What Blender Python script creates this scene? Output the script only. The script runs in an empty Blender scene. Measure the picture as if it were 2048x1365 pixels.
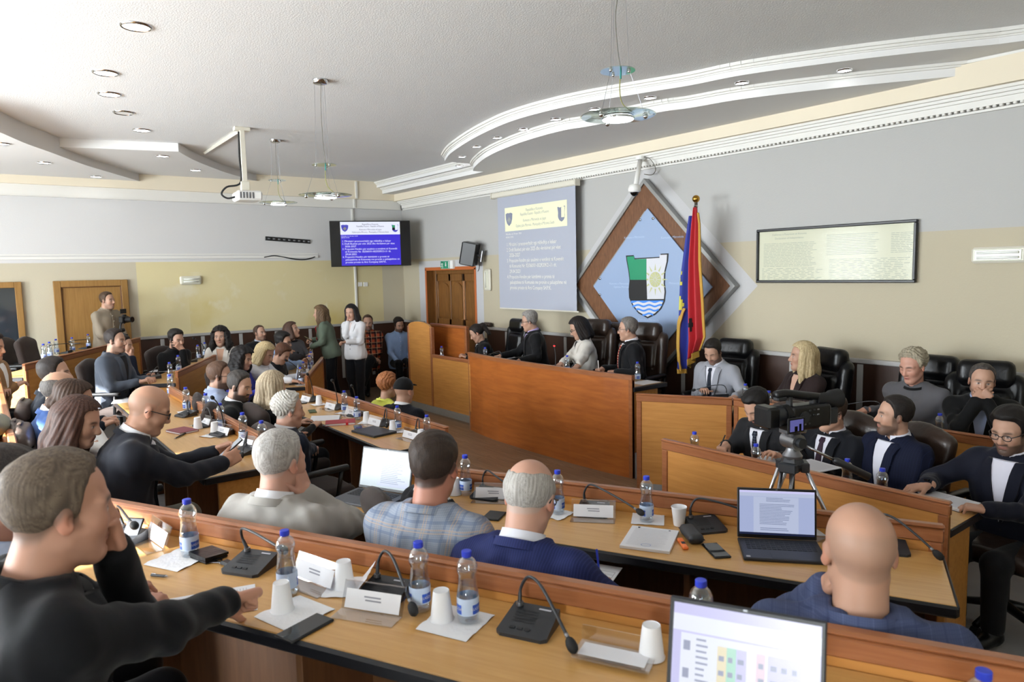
import bpy, math, random
import numpy as np
from mathutils import Vector, Matrix, Euler
random.seed(7); np.random.seed(7)
SC = bpy.context.scene
COL = SC.collection

# ------------------------------------------------------------------ camera
F_PX, CX, CY = 1415.0, 1024.0, 682.5
HC = 2.2
def _nz(v):
    v = np.array(v, float); return v/np.linalg.norm(v)
_mX = _nz([-49-CX, 566-CY, F_PX]); _pY = _nz([2909-CX, 501-CY, F_PX])
_pY = _nz(_pY-_mX*_pY.dot(_mX))
RW = np.array([-_mX, _pY, np.cross(-_mX, _pY)])          # world = RW @ cam(x right, y down, z forward)
CAM = np.array([0.0, 0.0, HC])
def ray(px, py): return RW@np.array([(px-CX)/F_PX, (py-CY)/F_PX, 1.0])
def az(px, py, z): r = ray(px, py); return CAM+r*(z-HC)/r[2]
def ax(px, py, x): r = ray(px, py); return CAM+r*x/r[0]
def ay(px, py, y): r = ray(px, py); return CAM+r*y/r[1]
def ad(px, py, d): return CAM+ray(px, py)*d
def proj(p):
    c = RW.T@(np.array(p, float)-CAM); return CX+F_PX*c[0]/c[2], CY+F_PX*c[1]/c[2], c[2]
cam = bpy.data.cameras.new('camera'); camo = bpy.data.objects.new('camera', cam); COL.objects.link(camo)
_r, _u, _b = RW@[1, 0, 0], RW@[0, -1, 0], RW@[0, 0, -1]
camo.matrix_world = Matrix(((_r[0], _u[0], _b[0], 0), (_r[1], _u[1], _b[1], 0), (_r[2], _u[2], _b[2], HC), (0, 0, 0, 1)))
cam.sensor_width = 36.0; cam.lens = F_PX/2048*36; cam.clip_start = 0.05; cam.clip_end = 100
cam.dof.use_dof = True; cam.dof.focus_distance = 5.0; cam.dof.aperture_fstop = 4.5
SC.camera = camo

# ------------------------------------------------------------------ light, exposure
SC.view_settings.view_transform = 'Standard'; SC.view_settings.look = 'None'
SC.view_settings.exposure = 0.08; SC.view_settings.gamma = 1.0; SC.view_settings.use_curve_mapping = False
SC.cycles.use_denoising = True
SC.cycles.max_bounces = 10; SC.cycles.diffuse_bounces = 5; SC.cycles.transparent_max_bounces = 24
SC.cycles.sample_clamp_indirect = 6.0; SC.cycles.caustics_reflective = False; SC.cycles.caustics_refractive = False
WORLD = bpy.data.worlds.new('world'); SC.world = WORLD; WORLD.use_nodes = True
_bg = WORLD.node_tree.nodes['Background']; _bg.inputs[0].default_value = (0.90, 0.95, 1.0, 1); _bg.inputs[1].default_value = 48.0
sun = bpy.data.lights.new('sun', 'SUN'); sun.energy = 64.0; sun.angle = 0.012; sun.color = (1.0, 0.985, 0.965)
suno = bpy.data.objects.new('sun', sun); COL.objects.link(suno)
SUN_DIR = Vector((0.02, 0.93, -0.345)).normalized()          # the way sunlight travels, in through the window wall
suno.rotation_euler = SUN_DIR.to_track_quat('-Z', 'Y').to_euler(); suno.location = (-6, -14, 7)
XL, XR, YB, YF = -12.6, 3.4, 6.82, -4.6                        # room: left wall, right wall, back wall, window wall
ZC, ZS1, ZS2 = 3.95, 3.84, 3.73
WINDOWS = [(-10.3, -8.8), (-8.1, -6.6), (-6.0, -4.6), (-4.2, -2.95), (2.0, 3.1)]  # unseen; spaced to shape the sun patches, last one added to light the right
WZ0, WZ1 = 0.95, 3.2
for _i, (_a, _c) in enumerate(WINDOWS):
    L = bpy.data.lights.new('window_daylight', 'AREA'); L.shape = 'RECTANGLE'; L.size = _c-_a; L.size_y = WZ1-WZ0
    L.energy = 40; L.cycles.is_portal = True
    o = bpy.data.objects.new('window_daylight', L); COL.objects.link(o); o.location = ((_a+_c)/2, YF-0.16, (WZ0+WZ1)/2)
    o.rotation_euler = (math.radians(90), 0, 0)                # looks along +y into the room

# ------------------------------------------------------------------ helpers
def lin(c):
    if isinstance(c, str):
        c = c.lstrip('#'); c = [int(c[i:i+2], 16)/255 for i in (0, 2, 4)]
    elif max(c) > 1: c = [v/255 for v in c]
    return tuple(v/12.92 if v <= .04045 else ((v+.055)/1.055)**2.4 for v in c)+(1.0,)

class MB:
    def __init__(s): s.v = []; s.f = []; s.m = []
    def add(s, vs, fs, mi=0):
        n = len(s.v); s.v += [tuple(map(float, p)) for p in vs]; s.f += [tuple(i+n for i in f) for f in fs]; s.m += [mi]*len(fs); return s
    def box(s, x0, x1, y0, y1, z0, z1, mi=0, M=None):
        vs = [(x, y, z) for x in (x0, x1) for y in (y0, y1) for z in (z0, z1)]
        if M is not None: vs = [M@Vector(p) for p in vs]
        return s.add(vs, [(0, 1, 3, 2), (4, 6, 7, 5), (0, 4, 5, 1), (2, 3, 7, 6), (0, 2, 6, 4), (1, 5, 7, 3)], mi)
    def bbox(s, x0, x1, y0, y1, z0, z1, b=.005, mi=0, M=None):
        """box with chamfered edges"""
        b = min(b, (x1-x0)/2.01, (y1-y0)/2.01, (z1-z0)/2.01)
        vs = []; idx = {}
        X, Y, Z = (x0, x1), (y0, y1), (z0, z1)
        for i in (0, 1):
            for j in (0, 1):
                for k in (0, 1):
                    sx, sy, sz = (1, -1)[i], (1, -1)[j], (1, -1)[k]
                    for a in range(3):
                        d = [b*sx, b*sy, b*sz]; d[a] = 0
                        idx[(i, j, k, a)] = len(vs); vs.append((X[i]+d[0], Y[j]+d[1], Z[k]+d[2]))
        fs = []
        for i in (0, 1): q = [idx[(i, j, k, 0)] for j, k in ((0, 0), (1, 0), (1, 1), (0, 1))]; fs.append(q if i else q[::-1])
        for j in (0, 1): q = [idx[(i, j, k, 1)] for i, k in ((0, 0), (0, 1), (1, 1), (1, 0))]; fs.append(q if j else q[::-1])
        for k in (0, 1): q = [idx[(i, j, k, 2)] for i, j in ((0, 0), (1, 0), (1, 1), (0, 1))]; fs.append(q if k else q[::-1])
        for j in (0, 1):
            for k in (0, 1):
                fs.append([idx[(0, j, k, 1)], idx[(1, j, k, 1)], idx[(1, j, k, 2)], idx[(0, j, k, 2)]])
        for i in (0, 1):
            for k in (0, 1):
                fs.append([idx[(i, 0, k, 0)], idx[(i, 1, k, 0)], idx[(i, 1, k, 2)], idx[(i, 0, k, 2)]])
        for i in (0, 1):
            for j in (0, 1):
                fs.append([idx[(i, j, 0, 0)], idx[(i, j, 1, 0)], idx[(i, j, 1, 1)], idx[(i, j, 0, 1)]])
        for i in (0, 1):
            for j in (0, 1):
                for k in (0, 1): fs.append([idx[(i, j, k, a)] for a in range(3)])
        if M is not None: vs = [M@Vector(p) for p in vs]
        return s.add(vs, fs, mi)
    def prism(s, poly, z0, z1, mi=0):
        n = len(poly)
        vs = [(p[0], p[1], z0) for p in poly]+[(p[0], p[1], z1) for p in poly]
        fs = [tuple(range(n))[::-1], tuple(range(n, 2*n))]+[(i, (i+1) % n, n+(i+1) % n, n+i) for i in range(n)]
        return s.add(vs, fs, mi)
    def lathe(s, prof, n=20, mi=0, c=(0, 0, 0), cap=True):
        vs = []; fs = []
        for r, z in prof:
            for k in range(n):
                a = 2*math.pi*k/n; vs.append((c[0]+r*math.cos(a), c[1]+r*math.sin(a), c[2]+z))
        for i in range(len(prof)-1):
            for k in range(n): fs.append((i*n+k, i*n+(k+1) % n, (i+1)*n+(k+1) % n, (i+1)*n+k))
        if cap:
            if prof[0][0] > 1e-6: fs.append(tuple(range(n))[::-1])
            if prof[-1][0] > 1e-6: fs.append(tuple(range((len(prof)-1)*n, len(prof)*n)))
        return s.add(vs, fs, mi)
    def tube(s, pts, r, n=8, mi=0, cap=True):
        pts = [Vector(p) for p in pts]; m = len(pts)
        rs = r if hasattr(r, '__len__') else [r]*m
        vs = []; fs = []; up = None
        for i, p in enumerate(pts):
            t = (pts[min(i+1, m-1)]-pts[max(i-1, 0)]).normalized()
            if up is None: up = Vector((0, 0, 1)) if abs(t.z) < .9 else Vector((1, 0, 0))
            a = t.cross(up)
            if a.length < 1e-5: a = t.orthogonal()
            a.normalize(); b = a.cross(t).normalized(); up = b
            for k in range(n):
                an = 2*math.pi*k/n; vs.append(p+(a*math.cos(an)+b*math.sin(an))*rs[i])
        for i in range(m-1):
            for k in range(n): fs.append((i*n+k, i*n+(k+1) % n, (i+1)*n+(k+1) % n, (i+1)*n+k))
        if cap: fs += [tuple(range(n))[::-1], tuple(range((m-1)*n, m*n))]
        return s.add(vs, fs, mi)
    def sphere(s, c, r, n=14, m=9, mi=0, sc=(1, 1, 1)):
        prof = []
        vs = [(c[0], c[1], c[2]-r*sc[2])]
        for i in range(1, m):
            th = math.pi*i/m
            for k in range(n):
                a = 2*math.pi*k/n; vs.append((c[0]+r*sc[0]*math.sin(th)*math.cos(a), c[1]+r*sc[1]*math.sin(th)*math.sin(a), c[2]-r*sc[2]*math.cos(th)))
        vs.append((c[0], c[1], c[2]+r*sc[2]))
        fs = [(0, 1+(k+1) % n, 1+k) for k in range(n)]
        for i in range(m-2):
            for k in range(n): a, b = 1+i*n+k, 1+i*n+(k+1) % n; fs.append((a, b, b+n, a+n))
        e = len(vs)-1; o = 1+(m-2)*n
        fs += [(e, o+k, o+(k+1) % n) for k in range(n)]
        return s.add(vs, fs, mi)
    def quad(s, a, b, c, d, mi=0): return s.add([a, b, c, d], [(0, 1, 2, 3)], mi)
    def mesh(s, name, smooth=False, angle=None):
        me = bpy.data.meshes.new(name); me.from_pydata(s.v, [], s.f)
        if any(s.m): me.polygons.foreach_set('material_index', s.m)
        if smooth: me.polygons.foreach_set('use_smooth', [True]*len(me.polygons))
        me.update()
        if smooth and angle: me.set_sharp_from_angle(angle=math.radians(angle))
        return me
def fixn(me):
    import bmesh
    bm = bmesh.new(); bm.from_mesh(me); bmesh.ops.recalc_face_normals(bm, faces=bm.faces); bm.to_mesh(me); bm.free(); return me
def obj(name, data, mats=None, parent=None, smooth=False, angle=None, loc=None, rot=None, fix=False):
    me = data.mesh(name, smooth, angle) if isinstance(data, MB) else data
    if fix or isinstance(data, MB): fixn(me)
    if mats is not None and not len(me.materials):
        for m in (mats if isinstance(mats, (list, tuple)) else [mats]): me.materials.append(M[m] if isinstance(m, str) else m)
    o = bpy.data.objects.new(name, me); COL.objects.link(o)
    if parent is not None: o.parent = parent
    if loc is not None: o.location = loc
    if rot is not None: o.rotation_euler = rot
    return o
def tag(o, label, cat, group=None):
    o['label'] = label; o['category'] = cat
    if group: o['group'] = group
    return o
def thing(name, label, cat, loc=(0, 0, 0), rz=0.0, group=None):
    o = bpy.data.objects.new(name, None); COL.objects.link(o); o.location = loc; o.rotation_euler = (0, 0, rz); o.empty_display_size = .05
    return tag(o, label, cat, group)
def struct(name, data, mats, parent=None, **k):
    o = obj(name, data, mats, parent, **k)
    if parent is None: o['kind'] = 'structure'
    return o
def dup(root, loc=None, rot=None, label=None, group=None, parent=None):
    r = root.copy(); COL.objects.link(r)
    if parent is not None: r.parent = parent
    if loc is not None: r.location = loc
    if rot is not None: r.rotation_euler = rot
    if label: r['label'] = label
    if group: r['group'] = group
    for ch in root.children:
        c = ch.copy(); COL.objects.link(c); c.parent = r
        for g in ch.children:
            d = g.copy(); COL.objects.link(d); d.parent = c
    return r

# ------------------------------------------------------------------ materials
M = {}
def _principled(name):
    m = bpy.data.materials.new(name); m.use_nodes = True; M[name] = m
    return m, m.node_tree.nodes, m.node_tree.links, m.node_tree.nodes['Principled BSDF']
def mat(name, col, rough=.5, metal=0, bump=0, bscale=200, var=0, vscale=3, emit=None, estr=0, spec=None, coat=0, alpha=1, detail=3, transmission=0, sheen=0):
    m, N, L, P = _principled(name)
    P.inputs['Base Color'].default_value = lin(col); P.inputs['Roughness'].default_value = rough; P.inputs['Metallic'].default_value = metal
    if spec is not None: P.inputs['Specular IOR Level'].default_value = spec
    if coat: P.inputs['Coat Weight'].default_value = coat; P.inputs['Coat Roughness'].default_value = .15
    if sheen: P.inputs['Sheen Weight'].default_value = sheen; P.inputs['Sheen Roughness'].default_value = .4
    if emit: P.inputs['Emission Color'].default_value = lin(emit); P.inputs['Emission Strength'].default_value = estr
    if alpha < 1: P.inputs['Alpha'].default_value = alpha
    if transmission: P.inputs['Transmission Weight'].default_value = transmission
    tc = N.new('ShaderNodeTexCoord')
    if var:
        n = N.new('ShaderNodeTexNoise'); n.inputs['Scale'].default_value = vscale; n.inputs['Detail'].default_value = 4
        L.new(tc.outputs['Object'], n.inputs['Vector'])
        mr = N.new('ShaderNodeMapRange'); mr.inputs[3].default_value = 1-var; mr.inputs[4].default_value = 1+var
        mx = N.new('ShaderNodeMix'); mx.data_type = 'RGBA'; mx.blend_type = 'MULTIPLY'; mx.inputs[0].default_value = 1
        mx.inputs[6].default_value = lin(col); L.new(n.outputs[0], mr.inputs[0]); L.new(mr.outputs[0], mx.inputs[7]); L.new(mx.outputs[2], P.inputs['Base Color'])
    if bump:
        n = N.new('ShaderNodeTexNoise'); n.inputs['Scale'].default_value = bscale; n.inputs['Detail'].default_value = detail
        L.new(tc.outputs['Object'], n.inputs['Vector'])
        b = N.new('ShaderNodeBump'); b.inputs['Strength'].default_value = bump; b.inputs['Distance'].default_value = .01
        L.new(n.outputs[0], b.inputs['Height']); L.new(b.outputs[0], P.inputs['Normal'])
    return m
def wood(name, c1, c2, rough=.38, sx=1.2, sy=14, sz=14, coat=.0, spec=.4):
    m, N, L, P = _principled(name)
    tc = N.new('ShaderNodeTexCoord'); mp = N.new('ShaderNodeMapping'); mp.inputs['Scale'].default_value = (sx, sy, sz)
    n = N.new('ShaderNodeTexNoise'); n.inputs['Scale'].default_value = 3.0; n.inputs['Detail'].default_value = 6; n.inputs['Distortion'].default_value = .5
    r = N.new('ShaderNodeValToRGB'); r.color_ramp.elements[0].position = .3; r.color_ramp.elements[1].position = .7
    r.color_ramp.elements[0].color = lin(c1); r.color_ramp.elements[1].color = lin(c2)
    L.new(tc.outputs['Object'], mp.inputs[0]); L.new(mp.outputs[0], n.inputs['Vector']); L.new(n.outputs[0], r.inputs[0]); L.new(r.outputs[0], P.inputs['Base Color'])
    P.inputs['Roughness'].default_value = rough; P.inputs['Specular IOR Level'].default_value = spec
    if coat: P.inputs['Coat Weight'].default_value = coat; P.inputs['Coat Roughness'].default_value = .2
    return m
def clear(name, tint, gloss=.12, rough=.05):
    """clear plastic or glass without refraction noise: see-through plus a sharp reflection that grows at grazing angles"""
    m = bpy.data.materials.new(name); m.use_nodes = True; M[name] = m; N = m.node_tree.nodes; L = m.node_tree.links
    N.remove(N['Principled BSDF']); out = N['Material Output']
    t = N.new('ShaderNodeBsdfTransparent'); t.inputs[0].default_value = tuple(tint)+(1,)
    g = N.new('ShaderNodeBsdfGlossy'); g.inputs['Roughness'].default_value = rough; g.inputs[0].default_value = (1, 1, 1, 1)
    lw = N.new('ShaderNodeLayerWeight'); lw.inputs[0].default_value = .35
    mr = N.new('ShaderNodeMapRange'); mr.inputs[3].default_value = gloss*.45; mr.inputs[4].default_value = min(.9, gloss*4.5)
    mx = N.new('ShaderNodeMixShader'); L.new(lw.outputs['Facing'], mr.inputs[0]); L.new(mr.outputs[0], mx.inputs[0]); L.new(t.outputs[0], mx.inputs[1]); L.new(g.outputs[0], mx.inputs[2]); L.new(mx.outputs[0], out.inputs[0])
    return m
def vcol(name, rough=.5, bump=0, bscale=300, sss=0, spec=.4, aniso=False):
    """reads the mesh's own colour attribute (skin, lips, brows, stubble, hair tone)"""
    m, N, L, P = _principled(name)
    a = N.new('ShaderNodeAttribute'); a.attribute_name = 'Col'; L.new(a.outputs['Color'], P.inputs['Base Color'])
    P.inputs['Roughness'].default_value = rough; P.inputs['Specular IOR Level'].default_value = spec
    if bump:
        tc = N.new('ShaderNodeTexCoord'); n = N.new('ShaderNodeTexNoise'); n.inputs['Scale'].default_value = bscale; L.new(tc.outputs['Object'], n.inputs['Vector'])
        b = N.new('ShaderNodeBump'); b.inputs['Strength'].default_value = bump; b.inputs['Distance'].default_value = .004
        L.new(n.outputs[0], b.inputs['Height']); L.new(b.outputs[0], P.inputs['Normal'])
    return m
def plaid(name, base, lines, rough=.8, bump=.15):
    """woven check: lines = [(colour, period, width, strength)] drawn along both cloth directions"""
    m, N, L, P = _principled(name)
    tc = N.new('ShaderNodeTexCoord'); sp = N.new('ShaderNodeSeparateXYZ'); L.new(tc.outputs['Object'], sp.inputs[0])
    cur = N.new('ShaderNodeRGB'); cur.outputs[0].default_value = lin(base); cur = cur.outputs[0]
    for col, per, wid, st, axes, off in lines:
        for axn in axes:
            ad_ = N.new('ShaderNodeMath'); ad_.operation = 'ADD'; ad_.inputs[1].default_value = 10+off; L.new(sp.outputs[axn], ad_.inputs[0])
            mo = N.new('ShaderNodeMath'); mo.operation = 'MODULO'; mo.inputs[1].default_value = per; L.new(ad_.outputs[0], mo.inputs[0])
            lt = N.new('ShaderNodeMath'); lt.operation = 'LESS_THAN'; lt.inputs[1].default_value = wid; L.new(mo.outputs[0], lt.inputs[0])
            mu = N.new('ShaderNodeMath'); mu.operation = 'MULTIPLY'; mu.inputs[1].default_value = st; L.new(lt.outputs[0], mu.inputs[0])
            mx = N.new('ShaderNodeMix'); mx.data_type = 'RGBA'; mx.inputs[7].default_value = lin(col); L.new(mu.outputs[0], mx.inputs[0]); L.new(cur, mx.inputs[6]); cur = mx.outputs[2]
    L.new(cur, P.inputs['Base Color']); P.inputs['Roughness'].default_value = rough; P.inputs['Specular IOR Level'].default_value = .2
    n = N.new('ShaderNodeTexNoise'); n.inputs['Scale'].default_value = 12; L.new(tc.outputs['Object'], n.inputs['Vector'])
    b = N.new('ShaderNodeBump'); b.inputs['Strength'].default_value = bump; b.inputs['Distance'].default_value = .02; L.new(n.outputs[0], b.inputs['Height']); L.new(b.outputs[0], P.inputs['Normal'])
    return m

# walls and ceiling
mat('ceiling_plaster', '#e4e4e3', .95, bump=.32, bscale=80, detail=4, spec=.1)
mat('soffit_paint', '#e3e2e0', .8, bump=.08, bscale=90, spec=.2)
mat('trim_white', '#e0ded8', .55, spec=.3)
mat('beam_cream', '#e3d8c2', .75, var=.02, vscale=1.2, spec=.2)
mat('rail_grey', '#a9a7a4', .5)
mat('wainscot', '#3b2418', .45, var=.15, vscale=5)
mat('floor_dark', '#6d5a48', .5, var=.1)
wood('floor_plank', '#6d543e', '#8b6f55', .4, 1.0, 16, 16)
mat('stone_step', '#8d8a84', .7, var=.12, vscale=30, bump=.1, bscale=120)
mat('tier_carpet', '#8b8b8c', .6, var=.12, vscale=8, bump=.2, bscale=300)
# furniture
wood('wood_top', '#c0904f', '#cd9f60', .3, 1.1, 16, 16, coat=.25)
wood('wood_rim', '#8c5431', '#9f6540', .33, 1.2, 18, 18, coat=.25)
wood('wood_panel', '#b37a3c', '#c68c4a', .36, 1.0, 13, 13, coat=.15)
wood('wood_head', '#9c5626', '#b4692f', .34, .9, 5, 7, coat=.2)
wood('wood_door', '#6b4420', '#83592c', .4, 12, 12, 1.2)
wood('wood_door_left', '#8a6534', '#9a7440', .42, 14, 14, 1.0)
wood('wood_dark', '#5a3a22', '#6b472b', .5, 14, 14, 1.2)
wood('wood_diamond', '#5f3f2a', '#7a5439', .4, 18, 3, 1.0)
mat('edge_black', '#16161a', .35)
mat('metal_grey', '#8f9094', .35, .9)
mat('chrome', '#d5d6d8', .12, 1)
mat('silver_trim', '#9a9a98', .4, .75)
mat('brass', '#b98d3c', .25, 1)
mat('plastic_white', '#e9e8e4', .35)
mat('plastic_offwhite', '#d8d3c4', .4)
mat('plastic_black', '#0d0d0f', .38)
mat('plastic_dark', '#2a2c30', .42)
mat('rubber', '#0e0e10', .7)
mat('leather_black', '#0a0a0c', .32, bump=.25, bscale=30, var=.1, vscale=20, spec=.32)
mat('leather_brown', '#32241c', .33, bump=.25, bscale=30, spec=.5)
mat('fabric_brown', '#2b1f1a', .85, bump=.2, bscale=300, sheen=.15)
mat('vinyl_brown', '#4c3f39', .38, bump=.15, bscale=40)
# ================================================================== room shell
def wall_mat(name, rules, base, rough=.85, stain=None):
    """flat wall paint: rules = list of (colour, function building a 0/1 mask socket); object coords are metres"""
    m, N, L, P = _principled(name)
    tc = N.new('ShaderNodeTexCoord'); sp = N.new('ShaderNodeSeparateXYZ'); L.new(tc.outputs['Object'], sp.inputs[0])
    def math_(op, a, b=None):
        n = N.new('ShaderNodeMath'); n.operation = op
        for i, v in enumerate((a, b)):
            if v is None: continue
            if isinstance(v, (int, float)): n.inputs[i].default_value = v
            else: L.new(v, n.inputs[i])
        return n.outputs[0]
    ctx = dict(x=sp.outputs[0], y=sp.outputs[1], z=sp.outputs[2], m=math_)
    cur = N.new('ShaderNodeRGB'); cur.outputs[0].default_value = lin(base); cur = cur.outputs[0]
    for col, fn in rules:
        mx = N.new('ShaderNodeMix'); mx.data_type = 'RGBA'; mx.inputs[7].default_value = lin(col); L.new(fn(ctx, N, L, tc), mx.inputs[0]); L.new(cur, mx.inputs[6]); cur = mx.outputs[2]
    L.new(cur, P.inputs['Base Color']); P.inputs['Roughness'].default_value = rough; P.inputs['Specular IOR Level'].default_value = .2
    n = N.new('ShaderNodeTexNoise'); n.inputs['Scale'].default_value = 70; n.inputs['Detail'].default_value = 4; L.new(tc.outputs['Object'], n.inputs['Vector'])
    b = N.new('ShaderNodeBump'); b.inputs['Strength'].default_value = .12; b.inputs['Distance'].default_value = .01; L.new(n.outputs[0], b.inputs['Height']); L.new(b.outputs[0], P.inputs['Normal'])
    return m
ZB = 2.47
def below(z): return lambda c, N, L, tc: c['m']('LESS_THAN', c['z'], z)
def box_mask(**k):
    def f(c, N, L, tc):
        out = None
        for key, (a, b) in k.items():
            t = c['m']('MULTIPLY', c['m']('GREATER_THAN', c[key], a), c['m']('LESS_THAN', c[key], b)); out = t if out is None else c['m']('MULTIPLY', out, t)
        return out
    return f
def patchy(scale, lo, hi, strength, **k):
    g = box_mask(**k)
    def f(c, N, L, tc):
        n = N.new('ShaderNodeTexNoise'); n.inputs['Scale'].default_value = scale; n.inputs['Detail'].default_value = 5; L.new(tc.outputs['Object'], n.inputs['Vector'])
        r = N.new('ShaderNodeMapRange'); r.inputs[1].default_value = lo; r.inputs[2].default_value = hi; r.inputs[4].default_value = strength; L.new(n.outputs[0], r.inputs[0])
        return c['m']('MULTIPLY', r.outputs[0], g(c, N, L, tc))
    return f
EMB_C = (ay(1298, 358, YB)[0], (ay(1158, 572, YB)[2]+ay(1485, 570, YB)[2])/2)
EMB_H = ay(1298, 358, YB)[2]-EMB_C[1]
EMB_W = (ay(1485, 570, YB)[0]-ay(1158, 572, YB)[0])/2
def dia(c, N, L, tc):
    m = c['m']; a = m('DIVIDE', m('ABSOLUTE', m('SUBTRACT', c['x'], EMB_C[0])), EMB_W+.22); b = m('DIVIDE', m('ABSOLUTE', m('SUBTRACT', c['z'], EMB_C[1])), EMB_H+.2)
    return m('LESS_THAN', m('ADD', a, b), 1.0)
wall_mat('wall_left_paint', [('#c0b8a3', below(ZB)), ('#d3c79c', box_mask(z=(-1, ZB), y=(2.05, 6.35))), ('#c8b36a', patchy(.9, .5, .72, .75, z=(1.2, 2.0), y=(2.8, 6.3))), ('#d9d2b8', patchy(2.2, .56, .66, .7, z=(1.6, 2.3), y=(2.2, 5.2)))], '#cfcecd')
wall_mat('wall_back_paint', [('#b6ad97', below(ZB)), ('#bcbbbb', dia), ('#bcbcbe', box_mask(x=(-11.98, -9.83), z=(0, 2.42)))], '#b2b1ae')
wall_mat('wall_plain', [('#d9d0b2', below(ZB))], '#d6d4d0')
# floor and tiers
struct('floor', MB().box(XL-.2, XR+.2, YF-.2, YB+.2, -.12, 0), 'floor_dark')
FLOOR = bpy.data.objects['floor']
_pl = MB().bbox(-.6, .6, -.094, .094, -.002, .008, .003).mesh('plank'); fixn(_pl); _pl.materials.append(M['floor_plank'])
for r in range(27):
    y = 2.75+r*.19
    if y > 5.5: break
    for c_ in range(9):
        x = -11.4+c_*1.203+(r % 3)*.4
        if x > -3.2: continue
        o = bpy.data.objects.new('plank', _pl); COL.objects.link(o); o.parent = FLOOR; o.location = (x, y, 0)
for r in range(8):
    for c_ in range(3):
        o = bpy.data.objects.new('plank', _pl); COL.objects.link(o); o.parent = FLOOR; o.location = (-.9+c_*1.203+(r % 2)*.5, 1.9+r*.19+.02, .002)
def tier(name, poly, z):
    return struct(name, MB().prism(poly, 0.0, z), 'tier_carpet')
T1, T2, T3, TR = .12, .27, .42, .12
tier('floor_tier_low', [(XL, 5.0), (-9.9, 3.98), (-8.1, 3.05), (-7.5, 2.90), (-4.6, 2.90), (-4.3, 2.4), (-4.3, YF), (XL, YF)], T1)
tier('floor_tier_middle', [(XL, 3.6), (-10.9, 2.97), (-8.5, 1.74), (-7.7, 1.52), (-4.35, 1.50), (-3.75, 1.74), (-.98, 3.16), (-.6, 2.4), (1.4, 2.9), (1.4, YF), (XL+.01, YF)], T2)
tier('floor_tier_high', [(XL, 2.25), (-12.0, 1.95), (-9.25, .36), (-8.1, .13), (-3.9, .125), (.35, 2.38), (XR, 2.6), (XR, YF+.01), (XL+.02, YF+.01)], T3)
tier('floor_tier_right', [(-3.3, 3.72), (1.5, 3.72), (1.5, YB), (-4.62, YB), (-4.62, 5.02), (-3.88, 5.46), (-3.3, 5.46)], TR)
struct('floor_dais', MB().prism([(-8.15, 5.36), (-7.3, 5.26), (-5.9, 5.26), (-5.02, 5.36), (-4.63, 5.6), (-4.63, YB), (-8.3, YB)], 0, .27), 'tier_carpet')
struct('floor_stone_step', MB().prism([(-10.45, 5.6), (-8.05, 5.6), (-8.05, YB), (-10.45, YB)], 0, .10), 'stone_step')
# walls
DX0, DX1, DZ = ay(852, 540, YB)[0], ay(950, 537, YB)[0], 2.27
wb = MB(); t = .25
wb.box(XL-t, DX0, YB, YB+t, 0, 4.1); wb.box(DX1, XR+t, YB, YB+t, 0, 4.1); wb.box(DX0, DX1, YB, YB+t, DZ, 4.1)
struct('wall_back', wb, 'wall_back_paint')
struct('wall_left', MB().box(XL-t, XL, YF-t, YB, 0, 4.1), 'wall_left_paint')
struct('wall_right', MB().box(XR, XR+t, YF-t, YB, 0, 4.1), 'wall_plain')
wf = MB(); xs = [XL]+[v for w in WINDOWS for v in w]+[XR]
for i in range(0, len(xs), 2): wf.box(xs[i], xs[i+1], YF-.3, YF, 0, 4.1)
for a, b in WINDOWS: wf.box(a, b, YF-.3, YF, 0, WZ0); wf.box(a, b, YF-.3, YF, WZ1, 4.1)
struct('wall_front', wf, 'wall_plain')
clear('window_glass', (.97, .98, .98), .1, .02)
for i, (a, b) in enumerate(WINDOWS):
    fr = MB(); w = .06; y0, y1 = YF-.12, YF-.06
    for (p, q, r_, s_) in ((a, a+w, WZ0, WZ1), (b-w, b, WZ0, WZ1), (a, b, WZ0, WZ0+w), (a, b, WZ1-w, WZ1), ((a+b)/2-w/2, (a+b)/2+w/2, WZ0, WZ1)): fr.box(p, q, y0, y1, r_, s_)
    wn = struct('window_%d' % (i+1), fr, 'plastic_white')
    obj('pane', MB().box(a+w, (a+b)/2-w/2, YF-.095, YF-.085, WZ0+w, WZ1-w), 'window_glass', wn)
    obj('pane', MB().box((a+b)/2+w/2, b-w, YF-.095, YF-.085, WZ0+w, WZ1-w), 'window_glass', wn)
# ceiling and its dropped curved soffits
struct('ceiling', MB().box(XL-t, XR+t, YF-t, YB+t, ZC, ZC+.15), 'ceiling_plaster')
def img(pts, ox, k=2.926, oy=0): return [(ox+a/k, oy+b/k) for a, b in pts]
def smooth_curve(pts, n=6):
    P = [Vector(p) for p in pts]; out = []
    for i in range(len(P)-1):
        p0, p1, p2, p3 = P[max(i-1, 0)], P[i], P[i+1], P[min(i+2, len(P)-1)]
        for k in range(n):
            t = k/n; out.append(.5*((2*p1)+(p2-p0)*t+(2*p0-5*p1+4*p2-p3)*t*t+(3*p1-p0-3*p2+p3)*t**3))
    return out+[P[-1]]
def onz(pts, z): return [tuple(az(a, b, z)[:2]) for a, b in pts]
f1 = onz(img([(612, 945), (640, 905), (700, 860), (800, 800), (950, 730), (1100, 680), (1300, 630), (1500, 590), (1800, 540), (2048, 500)], 680)+img([(400, 440), (900, 370), (1400, 310), (1900, 258)], 1348), ZS1)
f2 = onz(img([(778, 1000), (790, 975), (850, 925), (950, 875), (1100, 820), (1300, 765), (1480, 735), (1850, 660), (2048, 632)], 680)+img([(400, 580), (900, 520), (1400, 470), (1715, 440)], 1348), ZS2)
f1s = [tuple(p) for p in smooth_curve([Vector((p[0], p[1], 0)) for p in f1])]; f2s = [tuple(p) for p in smooth_curve([Vector((p[0], p[1], 0)) for p in f2])]
s1 = onz([(759, 369), (892, 343)], ZS1); s2 = onz([(784, 383), (945, 348)], ZS2)
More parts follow.
